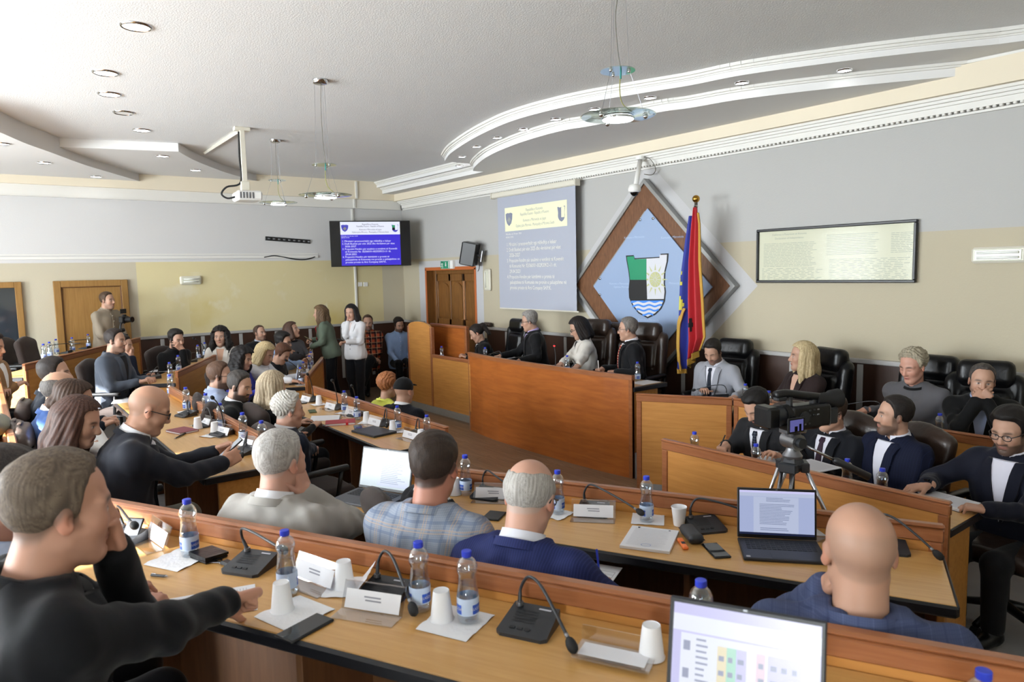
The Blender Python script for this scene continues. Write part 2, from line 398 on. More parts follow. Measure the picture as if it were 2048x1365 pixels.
edge1 = [(XL, s1[1][1]), (f1s[0][0]-.02, s1[1][1])]+f1s+[(-1.3, YB)]
edge2 = [(XL, s2[1][1]+.02), (f2s[0][0]-.02, s2[1][1]+.02)]+f2s+[(-1.9, YB-.1)]
def fascia(name, edge, z0, z1, closing, trims):
    so = struct(name, MB().prism(list(edge)+closing, z0, z1), ['soffit_paint'])
    for (dz0, dz1, off) in trims:                       # stepped plaster beading along the upper edge
        mb = MB(); e = edge
        for i in range(len(e)-1):
            a, b = Vector(e[i][:2]), Vector(e[i+1][:2]); d = b-a
            if d.length < 1e-4: continue
            n = Vector((d.y, -d.x)).normalized()*off
            mb.add([(a.x, a.y, dz0), (b.x, b.y, dz0), (b.x+n.x, b.y+n.y, dz0), (a.x+n.x, a.y+n.y, dz0), (a.x, a.y, dz1), (b.x, b.y, dz1), (b.x+n.x, b.y+n.y, dz1), (a.x+n.x, a.y+n.y, dz1)], [(0, 1, 2, 3), (4, 7, 6, 5), (0, 4, 5, 1), (2, 6, 7, 3), (1, 5, 6, 2), (0, 3, 7, 4)])
        obj('beading', mb, 'trim_white', so)
    return so
fascia('ceiling_soffit_curved_upper', edge1, ZS1, ZC-.001, [(XR, YB-.001), (XR, YB), (XL, YB)], [(ZC-.03, ZC-.002, .05), (ZC-.05, ZC-.03, .028), (ZC-.062, ZC-.05, .012)])
fascia('ceiling_soffit_curved_lower', edge2, ZS2, ZS1-.001, [(XR, YB-.1), (XR, YB), (XL, YB)], [(ZS1-.026, ZS1-.002, .045), (ZS1-.042, ZS1-.026, .024)])
A = onz(img([(-260, 690), (-120, 730), (0, 775), (150, 840), (290, 890), (480, 960), (660, 1015), (840, 1068)], 0), ZS2)
B = onz(img([(1045, 888), (1120, 930), (1200, 965), (1350, 1020), (1540, 1068)], 0), ZS1)
As = [tuple(p) for p in smooth_curve([Vector((p[0], p[1], 0)) for p in A])]; Bs = [tuple(p) for p in smooth_curve([Vector((p[0], p[1], 0)) for p in B])]
j0 = onz(img([(290, 858)], 0), ZS1)[0]
struct('ceiling_soffit_left_lower', MB().prism(As+[(XL, As[-1][1]), (XL, YF), (-7.0, YF)], ZS2, ZC-.001), 'soffit_paint')
struct('ceiling_soffit_left_upper', MB().prism([(j0[0]-.1, j0[1]-.3), j0]+Bs+[(XL, Bs[-1][1]), (XL, 1.0)], ZS1, ZC-.0015), 'soffit_paint')
# cream beam, crown mouldings
bm = struct('trim_1', MB().box(XL, XR, YB-.20, YB, 3.60, ZS2+.08), 'beam_cream')
bm2 = struct('trim_2', MB().box(XL, XL+.10, YF, YB-.20, 3.61, ZC), 'beam_cream')
cr = MB()
for (y, z0, z1) in ((.14, 3.575, 3.60), (.11, 3.55, 3.575), (.075, 3.525, 3.55), (.05, 3.47, 3.525), (.03, 3.43, 3.45)): cr.box(XL+.1, XR, YB-y, YB, z0, z1)
tr = struct('trim_3', cr, 'trim_white')
dn = MB()
for i in range(330): x = XL+.2+i*.048; dn.bbox(x, x+.028, YB-.052, YB, 3.452, 3.472, .006)
d = obj('dentil_row', dn, 'trim_white', tr); d['kind'] = 'stuff'
struct('trim_4', MB().box(XL, XL+.05, YF, YB-.05, 3.45, 3.61).box(XL, XL+.065, YF, YB-.05, 3.44, 3.452), 'trim_white')
# left wall trunking strips
struct('trim_5', MB().bbox(XL, XL+.022, YF+.1, 5.06, 2.52, 2.565, .004).bbox(XL, XL+.012, YF+.1, 5.06, 2.58, 2.60, .002), 'trim_white')
_y = ax(712, 600, XL)[1]
struct('trim_6', MB().bbox(XL, XL+.03, _y-.02, _y+.02, 1.27, 2.45, .004).bbox(XL, XL+.03, _y-.03, _y+.01, 3.0, 3.43, .004).bbox(XL+.05, XL+.08, _y, _y+.04, 3.44, 3.62, .004).bbox(XL+.1, XL+.13, _y+.03, _y+.07, 3.62, 3.93, .004), 'trim_white')
# wainscot and rail
RZ = 1.235
wl = struct('trim_7', MB().box(XL, XL+.03, 2.02, YB, 0, RZ), 'wainscot')
for i in range(24):
    y = 2.35+i*.62
    if y > YB-.1: break
    obj('batten', MB().bbox(XL+.03, XL+.037, y-.03, y+.03, .25, RZ-.01, .002), 'rail_grey', wl)
obj('rail', MB().bbox(XL, XL+.05, 2.02, YB, RZ, RZ+.045, .006), 'rail_grey', wl)
wr = struct('trim_8', MB().box(DX1+.35, XR, YB-.03, YB, 0, RZ).box(XL, DX0-.08, YB-.03, YB, 0, RZ), 'wainscot')
for i in range(20):
    x = DX1+.9+i*.72
    obj('batten', MB().bbox(x-.03, x+.03, YB-.038, YB-.03, .25, RZ-.01, .002), 'rail_grey', wr)
obj('rail', MB().bbox(DX1+.35, XR, YB-.05, YB, RZ, RZ+.045, .006), 'rail_grey', wr)
obj('rail', MB().bbox(XL, DX0-.08, YB-.05, YB, RZ, RZ+.045, .006), 'rail_grey', wr)
# left wall door, and the framed glass door at the far left
def frame_rect(mb, y0, y1, z0, z1, w, x0, x1, b=.006):
    mb.bbox(x0, x1, y0, y0+w, z0, z1, b); mb.bbox(x0, x1, y1-w, y1, z0, z1, b); mb.bbox(x0, x1, y0+w, y1-w, z1-w, z1, b); return mb
y0, y1 = ax(105, 565, XL)[1], ax(254, 562, XL)[1]
d1 = struct('door_1', frame_rect(MB(), y0, y1, T1, 2.20, .095, XL, XL+.06), 'wood_door_left')
obj('leaf', MB().bbox(XL, XL+.025, y0+.09, y1-.09, T1, 2.11, .004), 'wood_door_left', d1)
obj('stop', frame_rect(MB(), y0+.09, y1-.09, T1, 2.112, .02, XL+.02, XL+.045), 'wood_dark', d1)
obj('door_handle', MB().tube([(XL+.025, y0+.16, 1.25), (XL+.08, y0+.16, 1.25), (XL+.085, y0+.28, 1.25)], .01), 'metal_grey', d1, smooth=True)
mat('dark_glass', '#30363d', .06, spec=.9)
yr = ax(42, 566, XL)[1]
d2 = struct('door_2', frame_rect(MB(), yr-1.25, yr, T1, 2.20, .085, XL, XL+.06), 'wood_door_left')
obj('glass', MB().box(XL, XL+.02, yr-1.17, yr-.08, T1, 2.12), 'dark_glass', d2)
# panelled double door in the back wall
mat('door_edge_paint', '#b4602c', .6)
mb = MB(); e = .05
mb.bbox(DX0-e*.6, DX0+e*.4, YB-.012, YB+.01, 0, DZ, .004); mb.bbox(DX1-e*.4, DX1+e*.6, YB-.012, YB+.01, 0, DZ, .004); mb.bbox(DX0-e*.6, DX1+e*.6, YB-.012, YB+.01, DZ-.03, DZ+.03, .004)
d3 = struct('door_3', mb, 'door_edge_paint')
obj('reveal', MB().box(DX0, DX0+.02, YB, YB+.22, 0, DZ).box(DX1-.02, DX1, YB, YB+.22, 0, DZ).box(DX0, DX1, YB, YB+.22, DZ-.02, DZ), 'wood_door', d3)
obj('frame', MB().bbox(DX0+.02, DX0+.10, YB+.15, YB+.22, 0, DZ-.02, .006).bbox(DX1-.10, DX1-.02, YB+.15, YB+.22, 0, DZ-.02, .006).bbox(DX0+.1, DX1-.1, YB+.15, YB+.22, DZ-.10, DZ-.02, .006), 'wood_door', d3)
def leaf(x0, x1, cols):
    lf = obj('leaf', MB().box(x0, x1, YB+.19, YB+.24, 0, DZ-.1), 'wood_door', d3); w = (x1-x0)/cols
    st = MB()
    for c_ in range(cols+1): x = x0+c_*w; st.bbox(max(x0, x-.035), min(x1, x+.035), YB+.165, YB+.19, 0, DZ-.1, .005)
    for z in (.05, 1.27, DZ-.17): st.bbox(x0, x1, YB+.165, YB+.19, z-.06, z+.07, .005)
    obj('stiles', st, 'wood_door', lf)
    for c_ in range(cols):
        a, b = x0+c_*w+.05, x0+(c_+1)*w-.05
        for (z0, z1, arch) in ((.14, 1.18, False), (1.37, DZ-.26, True)):
            if arch:
                r = (b-a)/2; p = [(a, z0), (b, z0)]+[(a+r+r*math.cos(q*math.pi/10), z1-.12+.12*math.sin(q*math.pi/10)) for q in range(11)]
            else: p = [(a, z0), (b, z0), (b, z1), (a, z1)]
            n = len(p); vs = [(q[0], YB+.17, q[1]) for q in p]+[(q[0], YB+.192, q[1]) for q in p]
            pm = MB().add(vs, [tuple(range(n)), tuple(range(n, 2*n))[::-1]]+[(i, (i+1) % n, n+(i+1) % n, n+i) for i in range(n)])
            obj('panel', pm, 'wood_door', lf)
xm = DX0+(DX1-DX0)*.62
leaf(DX0+.1, xm-.012, 2); leaf(xm+.012, DX1-.1, 1)
obj('handle', MB().tube([(xm-.05, YB+.165, 1.1), (xm-.05, YB+.11, 1.1), (xm-.16, YB+.105, 1.1)], .011), 'brass', d3, smooth=True)

# ================================================================== ceiling lights
mat('lamp_disc', '#ffffff', .4, emit='#fbfcff', estr=9.0)
mat('lamp_disc_off', '#e4e3e1', .4)
def downlight(px, py, z, r, label, on=True):
    p = az(px, py, z); t_ = thing('ceiling_light', label, 'ceiling light', (p[0], p[1], z), 0, 'recessed ceiling lights')
    obj('trim_ring', MB().lathe([(r*.86, -.004), (r*.9, -.014), (r, -.010), (r*1.04, -.001)], 28, cap=False), 'chrome', t_, smooth=True)
    obj('diffuser', MB().lathe([(0.0, -.0065), (r*.87, -.0065), (r*.87, -.001)], 28, cap=False), 'lamp_disc' if on else 'lamp_disc_off', t_)
names = ['large round ceiling light nearest the top left of the picture', 'second of the four lit round lights leading from the picture top to the left wall', 'third lit round light on the flat ceiling towards the left wall', 'unlit round ceiling light in the row on the flat ceiling', 'last lit round light on the flat ceiling before the left soffit']
for (px, py, on), nm in zip([(272, 52, 1), (211, 145, 1), (219, 188, 1), (247, 225, 0), (283, 260, 1)], names): downlight(px, py, ZC, .1, nm, on)
for (px, py), nm in zip([(325, 312), (391, 340)], ['round light in the small left soffit step nearer the window side', 'round light in the small left soffit step nearer the projector pole']): downlight(px, py, ZS1, .085, nm)
for (px, py), nm in zip([(88, 325), (192, 353), (3, 287)], ['round light in the low left soffit above the plain wooden door', 'round light in the low left soffit nearest the cream wall band', 'round light in the low left soffit cut by the left picture edge']): downlight(px, py, ZS2, .085, nm)
ords = ['first', 'second', 'third', 'fourth', 'fifth', 'sixth', 'seventh', 'eighth', 'ninth', 'tenth']
for i, (px, py) in enumerate([(1689, 140), (1484, 165), (1300, 195), (1189, 218), (1111, 238), (1046, 258), (994, 275), (953, 293), (924, 313), (919, 331)]):
    downlight(px, py, ZS1, .062, '%s small spotlight from the right along the curved soffit band' % ords[i])
clear('pendant_glass', (.80, .88, .85), .16, .04)
mat('cord_yellow', '#8c8a45', .6); mat('cord_grey', '#6d6a62', .6); mat('cord_teal', '#2f8f86', .6)
def z_at(x, y, py):
    lo, hi = 1.0, 4.2
    for _ in range(40):
        m_ = (lo+hi)/2
        if proj((x, y, m_))[1] > py: lo = m_
        else: hi = m_
    return (lo+hi)/2
def pendant(x, y, zl, zs, R, label):
    t_ = thing('pendant_light', label, 'pendant light', (x, y, ZC), random.random(), 'glass disc pendant lights')
    zl -= ZC; zs -= ZC
    obj('canopy', MB().lathe([(0, -.035), (.055, -.035), (.065, -.03), (.067, -.005), (.07, 0)], 24), 'chrome', t_, smooth=True)
    obj('upper_glass', MB().lathe([(.03, zs-.003), (R*.46, zs-.003), (R*.46, zs+.003), (.03, zs+.003)], 32), 'pendant_glass', t_)
    obj('lower_glass', MB().lathe([(R*.44, zl), (R*.97, zl+.012), (R, zl+.016), (R*.97, zl+.02), (R*.44, zl+.008)], 40), 'pendant_glass', t_)
    obj('lamp', MB().lathe([(0, zl-.012), (R*.40, zl-.012), (R*.415, zl-.006)], 32, cap=False), 'lamp_disc', t_)
    obj('lamp_housing', MB().lathe([(R*.415, zl-.008), (R*.43, zl+.012), (R*.36, zl+.03), (0, zl+.03)], 32, cap=False), 'chrome', t_, smooth=True)
    w = MB(); kn = MB()
    for k in range(3):
        a = 2.1*k; c_, s_ = math.cos(a), math.sin(a)
        w.tube([(.05*c_, .05*s_, -.02), (R*.3*c_, R*.3*s_, zs)], .0012, 5); w.tube([(R*.3*c_, R*.3*s_, zs), (R*.72*c_, R*.72*s_, zl)], .0012, 5)
        kn.sphere((R*.3*c_, R*.3*s_, zs-.008), .011, 8, 6); kn.sphere((R*.72*c_, R*.72*s_, zl), .016, 10, 7)
    obj('wires', w, 'metal_grey', t_); obj('knobs', kn, 'chrome', t_, smooth=True)
    pts = [Vector((.01, 0, -.03)), Vector((-.012, .006, -.03+(zs+.03)*.3)), Vector((.0, 0, -.03+(zs+.03)*.7)), Vector((.02, 0, zs))]
    obj('cord', MB().tube(smooth_curve(pts), .003, 6), 'cord_grey', t_, smooth=True)
    obj('inner_cord', MB().tube(smooth_curve([Vector((.02, 0, zs)), Vector((.012, 0, zs*.6+zl*.4)), Vector((.03, .01, zs*.3+zl*.7)), Vector((.10, .02, zl+.03))]), .0035, 6), 'cord_yellow', t_, smooth=True)
    obj('cord_clip', MB().tube([(.02, 0, zs+.01), (.018, 0, zs-.05)], .006, 6), 'cord_teal', t_)
p = az(640, 160, ZC); R_ = 105/2*proj((p[0], p[1], 3.1))[2]/F_PX
pendant(p[0], p[1], z_at(p[0], p[1], 394), z_at(p[0], p[1], 330), R_, 'glass disc pendant light with yellow cord left of the curved soffit')
p = az(550, 280, ZC)
pendant(p[0], p[1], z_at(p[0], p[1], 408), z_at(p[0], p[1], 361), R_, 'glass disc pendant light hanging beside the white projector')
dd = F_PX*2*R_/151; p = ad(1236, 237, dd); q = ad(1236, 142, dd)
pendant(p[0], p[1], p[2], z_at(p[0], p[1], 142), R_, 'large nearest glass disc pendant light in front of the curved soffit')
# projector on its ceiling pole
p = az(483, 255, ZC); zb = z_at(p[0], p[1], 372)-ZC
t_ = thing('projector', 'white ceiling projector on a long white pole with black cables', 'projector', (p[0], p[1], ZC), math.atan2(ay(1075, 480, YB)[1]-p[1], ay(1075, 480, YB)[0]-p[0]))
obj('ceiling_plate', MB().bbox(-.09, .09, -.05, .05, -.04, 0, .006), 'plastic_offwhite', t_)
obj('pole', MB().bbox(-.028, .028, -.028, .028, zb, -.03, .004), 'plastic_offwhite', t_)
obj('bracket', MB().bbox(-.05, .05, -.035, .035, zb-.06, zb+.05, .006).box(-.09, .09, -.06, .06, zb-.07, zb-.06), 'plastic_offwhite', t_)
bd = obj('body', MB().bbox(-.12, .16, -.17, .17, zb-.18, zb-.07, .02), 'plastic_white', t_)
gr = MB()
for k in range(5): gr.bbox(-.08+k*.03, -.06+k*.03, .168, .173, zb-.16, zb-.09, .001)
for k in range(5): gr.bbox(-.1+k*.035, -.078+k*.035, -.173, -.168, zb-.16, zb-.09, .001)
obj('vents', gr, 'metal_grey', bd); obj('lens', MB().tube([(.15, .05, zb-.125), (.175, .05, zb-.125)], .035, 16), 'plastic_black', bd, smooth=True)
obj('cables', MB().tube(smooth_curve([Vector((-.035, 0, -.05)), Vector((-.04, .01, zb*.5)), Vector((-.045, 0, zb+.04)), Vector((-.2, .02, zb-.02)), Vector((-.26, .03, zb-.1)), Vector((-.2, .02, zb-.15)), Vector((-.11, 0, zb-.13))]), .011, 8), 'rubber', t_, smooth=True)
q0 = az(410, 319, ZS1)
cv = MB().tube([(p[0], p[1], ZC-.02), (q0[0], q0[1], ZC-.02)], .022, 4)
tag(obj('cable_conduit', cv, 'plastic_offwhite'), 'white cable conduit running across the ceiling from the projector pole', 'conduit')

# ================================================================== things on the walls
def text_mesh(body, size, align='LEFT', font=None):
    cu = bpy.data.curves.new('lettering', 'FONT'); cu.body = body; cu.size = size; cu.align_x = align; cu.resolution_u = 2
    o = bpy.data.objects.new('lettering', cu); COL.objects.link(o)
    me = bpy.data.meshes.new_from_object(o.evaluated_get(bpy.context.evaluated_depsgraph_get())); bpy.data.objects.remove(o); bpy.data.curves.remove(cu)
    me.name = 'lettering'; return me
mat('paint_purple', '#3d2fb5', .5); mat('ink_dark', '#2b2b35', .6)
def emis(name, col, s):
    m, N, L, P = _principled(name); P.inputs['Base Color'].default_value = (0, 0, 0, 1); P.inputs['Emission Color'].default_value = lin(col); P.inputs['Emission Strength'].default_value = s; P.inputs['Roughness'].default_value = .25
    return m
emis('scr_purple', '#3a2ad0', 1.0); emis('scr_white', '#e4e8fb', 1.0); emis('scr_text', '#f2f2ff', 1.0); emis('scr_dark', '#30303a', .9); emis('scr_green', '#2f9a66', .9); emis('scr_black', '#101012', .5); emis('scr_sand', '#8f8a80', .9); emis('scr_blue', '#4a4ac0', .9)
mat('screen_black', '#0b0b0d', .12)
SHIELD = [(0.0, .965), (.18, .97), (.18, .92), (.815, .945), (.815, .99), (1.0, 1.0), (.985, .88), (.925, .70), (.915, .535), (.94, .40), (.915, .26), (.83, .14), (.695, .055), (.51, 0.0), (.29, .08), (.155, .19), (.07, .32), (.06, .45), (.085, .58), (.055, .735), (.012, .89)]
def local_plate(parent, polys, z, mats, name='print'):
    """flat printed shapes on the parent's own local xy plane"""
    for i, (poly, mi) in enumerate(polys):
        obj(name, MB().add([(a, b, z+.0004*i) for a, b in poly], [tuple(range(len(poly)))]), mats[mi], parent)
def shield_small(parent, x, y, w, h, z, outline, green, black, white, blue):
    S = lambda pts: [(x+a*w, y+b*h) for a, b in pts]
    local_plate(parent, [(S(SHIELD), outline), (S([(.06, .93), (.49, .92), (.49, .6), (.10, .6)]), green), (S([(.10, .6), (.49, .6), (.49, .28), (.10, .28)]), black), (S([(.5, .92), (.95, .95), (.9, .7), (.9, .28), (.5, .28)]), white), (S([(.12, .26), (.88, .26), (.8, .15), (.51, .03), (.2, .15)]), blue)], z, {k: k for k in (outline, green, black, white, blue)}, 'emblem')
def crest_small(parent, x, y, w, h, z, body, motif):
    S = lambda pts: [(x+a*w, y+b*h) for a, b in pts]
    local_plate(parent, [(S([(0, .92), (.25, 1), (.5, .97), (.75, 1), (1, .92), (.95, .5), (.8, .2), (.5, 0), (.2, .2), (.05, .5)]), body), (S([(.5, .7), (.75, .48), (.6, .35), (.5, .18), (.4, .35), (.22, .42)]), motif)], z, {k: k for k in (body, motif)}, 'crest')
LINES = [('1. Miratimi i procesverbalit nga mbledhja e kaluar', 0), ('2. Draft Buxheti për vitin 2025 dhe vlerësimet për vitet', 0), ('2026-2027', 1), ('3. Propozim-Vendim për anulimin e vendimit të Kuvendit', 0), ('të Komunës Nr. 02/060/01-0029209/21-3 i dt.', 1), ('29.04.2021', 1), ('4. Propozim-Vendim për këmbimin e pronës të', 0), ('paluajtshme të Komunës me pronën e paluajtshme në', 1), ('pronësi private të Arsi Company SH.P.K.', 1)]
HEAD = [('Republika e Kosovës', .78), ('Republika Kosovo - Republic of Kosovo', .62), ('Komuna e Mitrovicës së Jugut', .36), ('Opština Južna Mitrovica - Municipality of Mitrovica South', .16)]
def slide(parent, w, h, hh, bg, head, tx, htx, shield_cols, crest_cols, z=.002):
    """the projected page, centred on the parent's local origin: header strip with two crests, then the agenda"""
    if bg: obj('page', MB().add([(-w/2, -h/2, z), (w/2, -h/2, z), (w/2, h/2, z), (-w/2, h/2, z)], [(0, 1, 2, 3)]), bg, parent)
    obj('page_header', MB().add([(-w/2, h/2-hh, z+.0006), (w/2, h/2-hh, z+.0006), (w/2, h/2, z+.0006), (-w/2, h/2, z+.0006)], [(0, 1, 2, 3)]), head, parent)
    def line(s, sz, x, y, m_, al='LEFT', sx=1.0, wmax=None):
        me = text_mesh(s, sz, al)
        n = len(me.vertices); co = np.zeros(n*3); me.vertices.foreach_get('co', co); co = co.reshape(-1, 3)
        if wmax:
            k = wmax/max(1e-6, co[:, 0].max()-co[:, 0].min()); co[:, 0] *= k
        co[:, 0] += x; co[:, 1] += y; co[:, 2] = z+.0014; me.vertices.foreach_set('co', co.ravel()); me.update()
        obj('lettering', me, m_, parent)
    for (s, v), wm in zip(HEAD, (.27, .46, .37, .62)): line(s, hh*.17, 0, h/2-hh+hh*v-.02*hh, htx, 'CENTER', wmax=w*wm)
    line('Mbledhja, dt. 30 tetor 2024', h*.026, -w/2+.012*w, h/2-hh-h*.04, tx, wmax=w*.27); line('REND DITE', h*.026, -w/2+.012*w, h/2-hh-h*.075, tx, wmax=w*.13)
    wid = [.81, .88, .185, .92, .77, .185, .78, .91, .68]
    for i, ((s, ind), wv) in enumerate(zip(LINES, wid)):
        line(s, h*.058, -w/2+w*(.02+.045*ind), h/2-hh-h*(.165+.0605*i), tx, wmax=w*wv)
    shield_small(parent, w/2-.14*w, h/2-hh*.82, .115*w, hh*.6, z+.0016, *shield_cols)
    crest_small(parent, -w/2+.015*w, h/2-hh*.78, .12*w, hh*.56, z+.0016, *crest_cols)
def face_frame(o, origin, xdir, zup=(0, 0, 1)):
    """local x = xdir, local y = up, local z = towards the room"""
    X = Vector(xdir).normalized(); Yv = Vector(zup); Yv = (Yv-X*Yv.dot(X)).normalized(); Z = X.cross(Yv)
    o.matrix_world = Matrix(((X.x, Yv.x, Z.x, origin[0]), (X.y, Yv.y, Z.y, origin[1]), (X.z, Yv.z, Z.z, origin[2]), (0, 0, 0, 1)))
# television
hh_ = .825; pl, pr = ad(660.5, 487, F_PX*hh_/91.5), ad(821, 488, F_PX*hh_/89)
W_ = np.linalg.norm((pr-pl)[:2]); c_ = (pl+pr)/2
tv = thing('television', 'wide flat television on the far wall showing a purple agenda page', 'television'); face_frame(tv, c_, (pr[0]-pl[0], pr[1]-pl[1], 0))
obj('casing', MB().bbox(-W_/2, W_/2, -hh_/2, hh_/2, -.06, -.004, .01), 'plastic_black', tv); obj('bezel', MB().bbox(-W_/2, W_/2, -hh_/2, hh_/2, -.006, 0, .002), 'screen_black', tv)
obj('bracket', MB().bbox(-.2, .2, -.18, .18, -.16, -.06, .01).tube([(0, 0, -.1), (-.05, 0, -.52)], .03, 8), 'plastic_black', tv)
slide(tv, W_*.742, hh_*.955, hh_*.28, 'scr_purple', 'scr_white', 'scr_text', 'scr_dark', ('scr_blue', 'scr_green', 'scr_black', 'scr_white', 'scr_blue'), ('scr_blue', 'scr_sand'))
# projection screen
ys = YB-.14; tl, tr_, br_, bl_ = ay(996, 396, ys), ay(1152, 372, ys), ay(1155, 622, ys), ay(1001, 616, ys)
x0, x1 = (tl[0]+bl_[0])/2, (tr_[0]+br_[0])/2; z0, z1 = (br_[2]+bl_[2])/2, (tl[2]+tr_[2])/2
ps = thing('projection_screen', 'pull-down white projection screen showing a pale agenda page', 'screen'); face_frame(ps, ((x0+x1)/2, ys, (z0+z1)/2), (1, 0, 0))
w_, h_ = x1-x0, z1-z0
mat('screen_cloth', '#a9adba', .6); mat('proj_head', '#dcdcba', .6, emit='#dcdcb8', estr=.2); mat('proj_text', '#e0dfd6', .6, emit='#e0dfd6', estr=.25); mat('proj_ink', '#9a9d9a', .6); mat('proj_ink2', '#7f8497', .6)  # projected page: projector light put into the colours and a faint glow
cl = MB(); n_ = 12
for i in range(n_):
    a, b = -w_/2+w_*i/n_, -w_/2+w_*(i+1)/n_; fa, fb = [.012*((2*(v+w_/2)/w_-1)**4) for v in (a, b)]
    cl.add([(a, -h_/2, fa), (b, -h_/2, fb), (b, h_/2, fb), (a, h_/2, fa), (a, -h_/2, fa-.002), (b, -h_/2, fb-.002), (b, h_/2, fb-.002), (a, h_/2, fa-.002)], [(0, 1, 2, 3), (7, 6, 5, 4)])
obj('cloth', cl, 'screen_cloth', ps, smooth=True)
obj('roller_case', MB().bbox(-w_/2-.13, w_/2+.02, h_/2, h_/2+.085, -.045, .045, .015), 'plastic_offwhite', ps)
obj('end_cap', MB().bbox(-w_/2-.145, -w_/2-.13, h_/2-.005, h_/2+.09, -.05, .05, .005).bbox(w_/2+.02, w_/2+.035, h_/2-.005, h_/2+.09, -.05, .05, .005), 'plastic_offwhite', ps)
obj('bottom_bar', MB().bbox(-w_/2-.005, w_/2+.03, -h_/2-.02, -h_/2, -.006, .014, .004), 'plastic_offwhite', ps)
slide_w = w_*.80
slide(ps, slide_w, h_*.80, h_*.21, None, 'proj_head', 'proj_text', 'proj_ink', ('proj_ink2', 'proj_ink2', 'proj_ink2', 'proj_head', 'proj_ink2'), ('proj_ink2', 'proj_ink'), z=.008)
# diamond emblem
ye = YB-.07
em = thing('wall_emblem', 'big diamond wooden board with a green, black and white town shield', 'emblem'); face_frame(em, (EMB_C[0], ye, EMB_C[1]), (1, 0, 0))
def D_(s, z, h=None): return [(-EMB_W*s, 0, z), (0, -EMB_H*s, z), (EMB_W*s, 0, z), (0, EMB_H*s, z)]
def dring(s0, s1, za, zb):
    mb = MB(); a, b = D_(s0, za), D_(s1, za); c, d = D_(s0, zb), D_(s1, zb)
    for i in range(4):
        j = (i+1) % 4; mb.add([a[i], a[j], b[j], b[i], c[i], c[j], d[j], d[i]], [(3, 2, 1, 0), (4, 5, 6, 7), (0, 1, 5, 4), (7, 6, 2, 3)])
    return mb
obj('frame', dring(.955, 1.0, -.065, .03), 'silver_trim', em)
obj('wooden_board', dring(.60, .956, -.065, .005), 'wood_diamond', em); obj('inner_frame', dring(.66, .70, -.02, .012), 'silver_trim', em)
pt, plf, prt = [ay(a, b, ye-.03) for a, b in ((1294, 417), (1187, 574), (1424, 574))]
pw, ph = (prt[0]-plf[0])/2, pt[2]-(plf[2]+prt[2])/2; pc = ((plf[0]+prt[0])/2-EMB_C[0], (plf[2]+prt[2])/2-EMB_C[1])
mat('emblem_blue', '#93a7c6', .25, coat=.3); mat('shield_green', '#1f8b63', .4); mat('shield_black', '#17181c', .4); mat('shield_white', '#cfd0d6', .4); mat('shield_blue', '#3f86df', .4); mat('shield_sun', '#b9bb86', .5); mat('emblem_faint', '#a3b5cf', .4)
obj('panel', MB().prism([(pc[0]-pw, pc[1]), (pc[0], pc[1]-ph), (pc[0]+pw, pc[1]), (pc[0], pc[1]+ph)], .012, .03), 'emblem_blue', em)
def epx(pts): return [((lambda q: (q[0]-EMB_C[0], q[2]-EMB_C[1]))(ay(1130+a/3.592, 300+b/3.592, ye-.03))) for a, b in pts]
sh = epx([(443, 763), (497, 760), (497, 782), (685, 772), (685, 750), (740, 748), (737, 800), (718, 880), (715, 960), (722, 1020), (715, 1085), (690, 1140), (650, 1180), (595, 1206), (530, 1170), (490, 1120), (465, 1060), (462, 1000), (468, 940), (460, 870), (447, 800)])
cxs, czs = sum(p[0] for p in sh)/len(sh), sum(p[1] for p in sh)/len(sh)
def pl(name, pts, z0, z1, m_): obj(name, MB().prism(pts, z0, z1), m_, em)
pl('shield_outline', [(cxs+(a-cxs)*1.03, czs+(b-czs)*1.02) for a, b in sh], .030, .034, 'shield_black')
S2 = [(cxs+(a-cxs)*.965, czs+(b-czs)*.975) for a, b in sh]; pl('shield_field', S2, .034, .036, 'shield_white')
xm_ = epx([(588, 900)])[0][0]
pl('shield_green', [S2[0], S2[1], S2[2], (xm_, S2[2][1]), epx([(588, 934)])[0], epx([(470, 934)])[0], S2[-2], S2[-1]], .036, .038, 'shield_green')
pl('shield_black', epx([(470, 934), (588, 934), (593, 1078), (473, 1078), (467, 1040), (464, 1000)]), .036, .038, 'shield_black')
pl('shield_bar', epx([(471, 1074), (715, 1072), (715, 1082), (473, 1084)]), .036, .0385, 'shield_black')
for k in range(4):
    y0 = 1082+k*31; wl_ = [.0, .0, 12, 48][k]; xa, xb = 478+k*k*9, 708-k*k*8; top, bot = [], []
    for i in range(17):
        u = i/16; xx = xa+(xb-xa)*u; wv = 6*math.sin(xx/240*2*math.pi*3+1.0); top.append((xx, y0+(0 if k == 0 else wv))); bot.append((xx, y0+13+wv))
    pl('shield_wave', epx(top+bot[::-1]), .036, .038, 'shield_blue')
sc_ = epx([(651, 932)])[0]
pl('shield_sun', [(sc_[0]+.095*math.cos(a*math.pi/10), sc_[1]+.095*math.sin(a*math.pi/10)) for a in range(20)], .036, .038, 'shield_sun')
ry = MB()
for k in range(12):
    a = k*math.pi/6; ca, sa = math.cos(a), math.sin(a)
    ry.add([(sc_[0]+.115*ca-.013*sa, sc_[1]+.115*sa+.013*ca, .037), (sc_[0]+.115*ca+.013*sa, sc_[1]+.115*sa-.013*ca, .037), (sc_[0]+.20*ca, sc_[1]+.20*sa, .037)], [(0, 1, 2)])
obj('shield_rays', ry, 'shield_sun', em)
pet = MB()
for k in range(12):
    a = k*math.pi/6; pet.tube([(sc_[0]+.015*math.cos(a), sc_[1]+.015*math.sin(a), .0385), (sc_[0]+.09*math.cos(a), sc_[1]+.09*math.sin(a), .0385)], .003, 4)
obj('shield_petal_lines', pet, 'shield_white', em)
bo = MB()
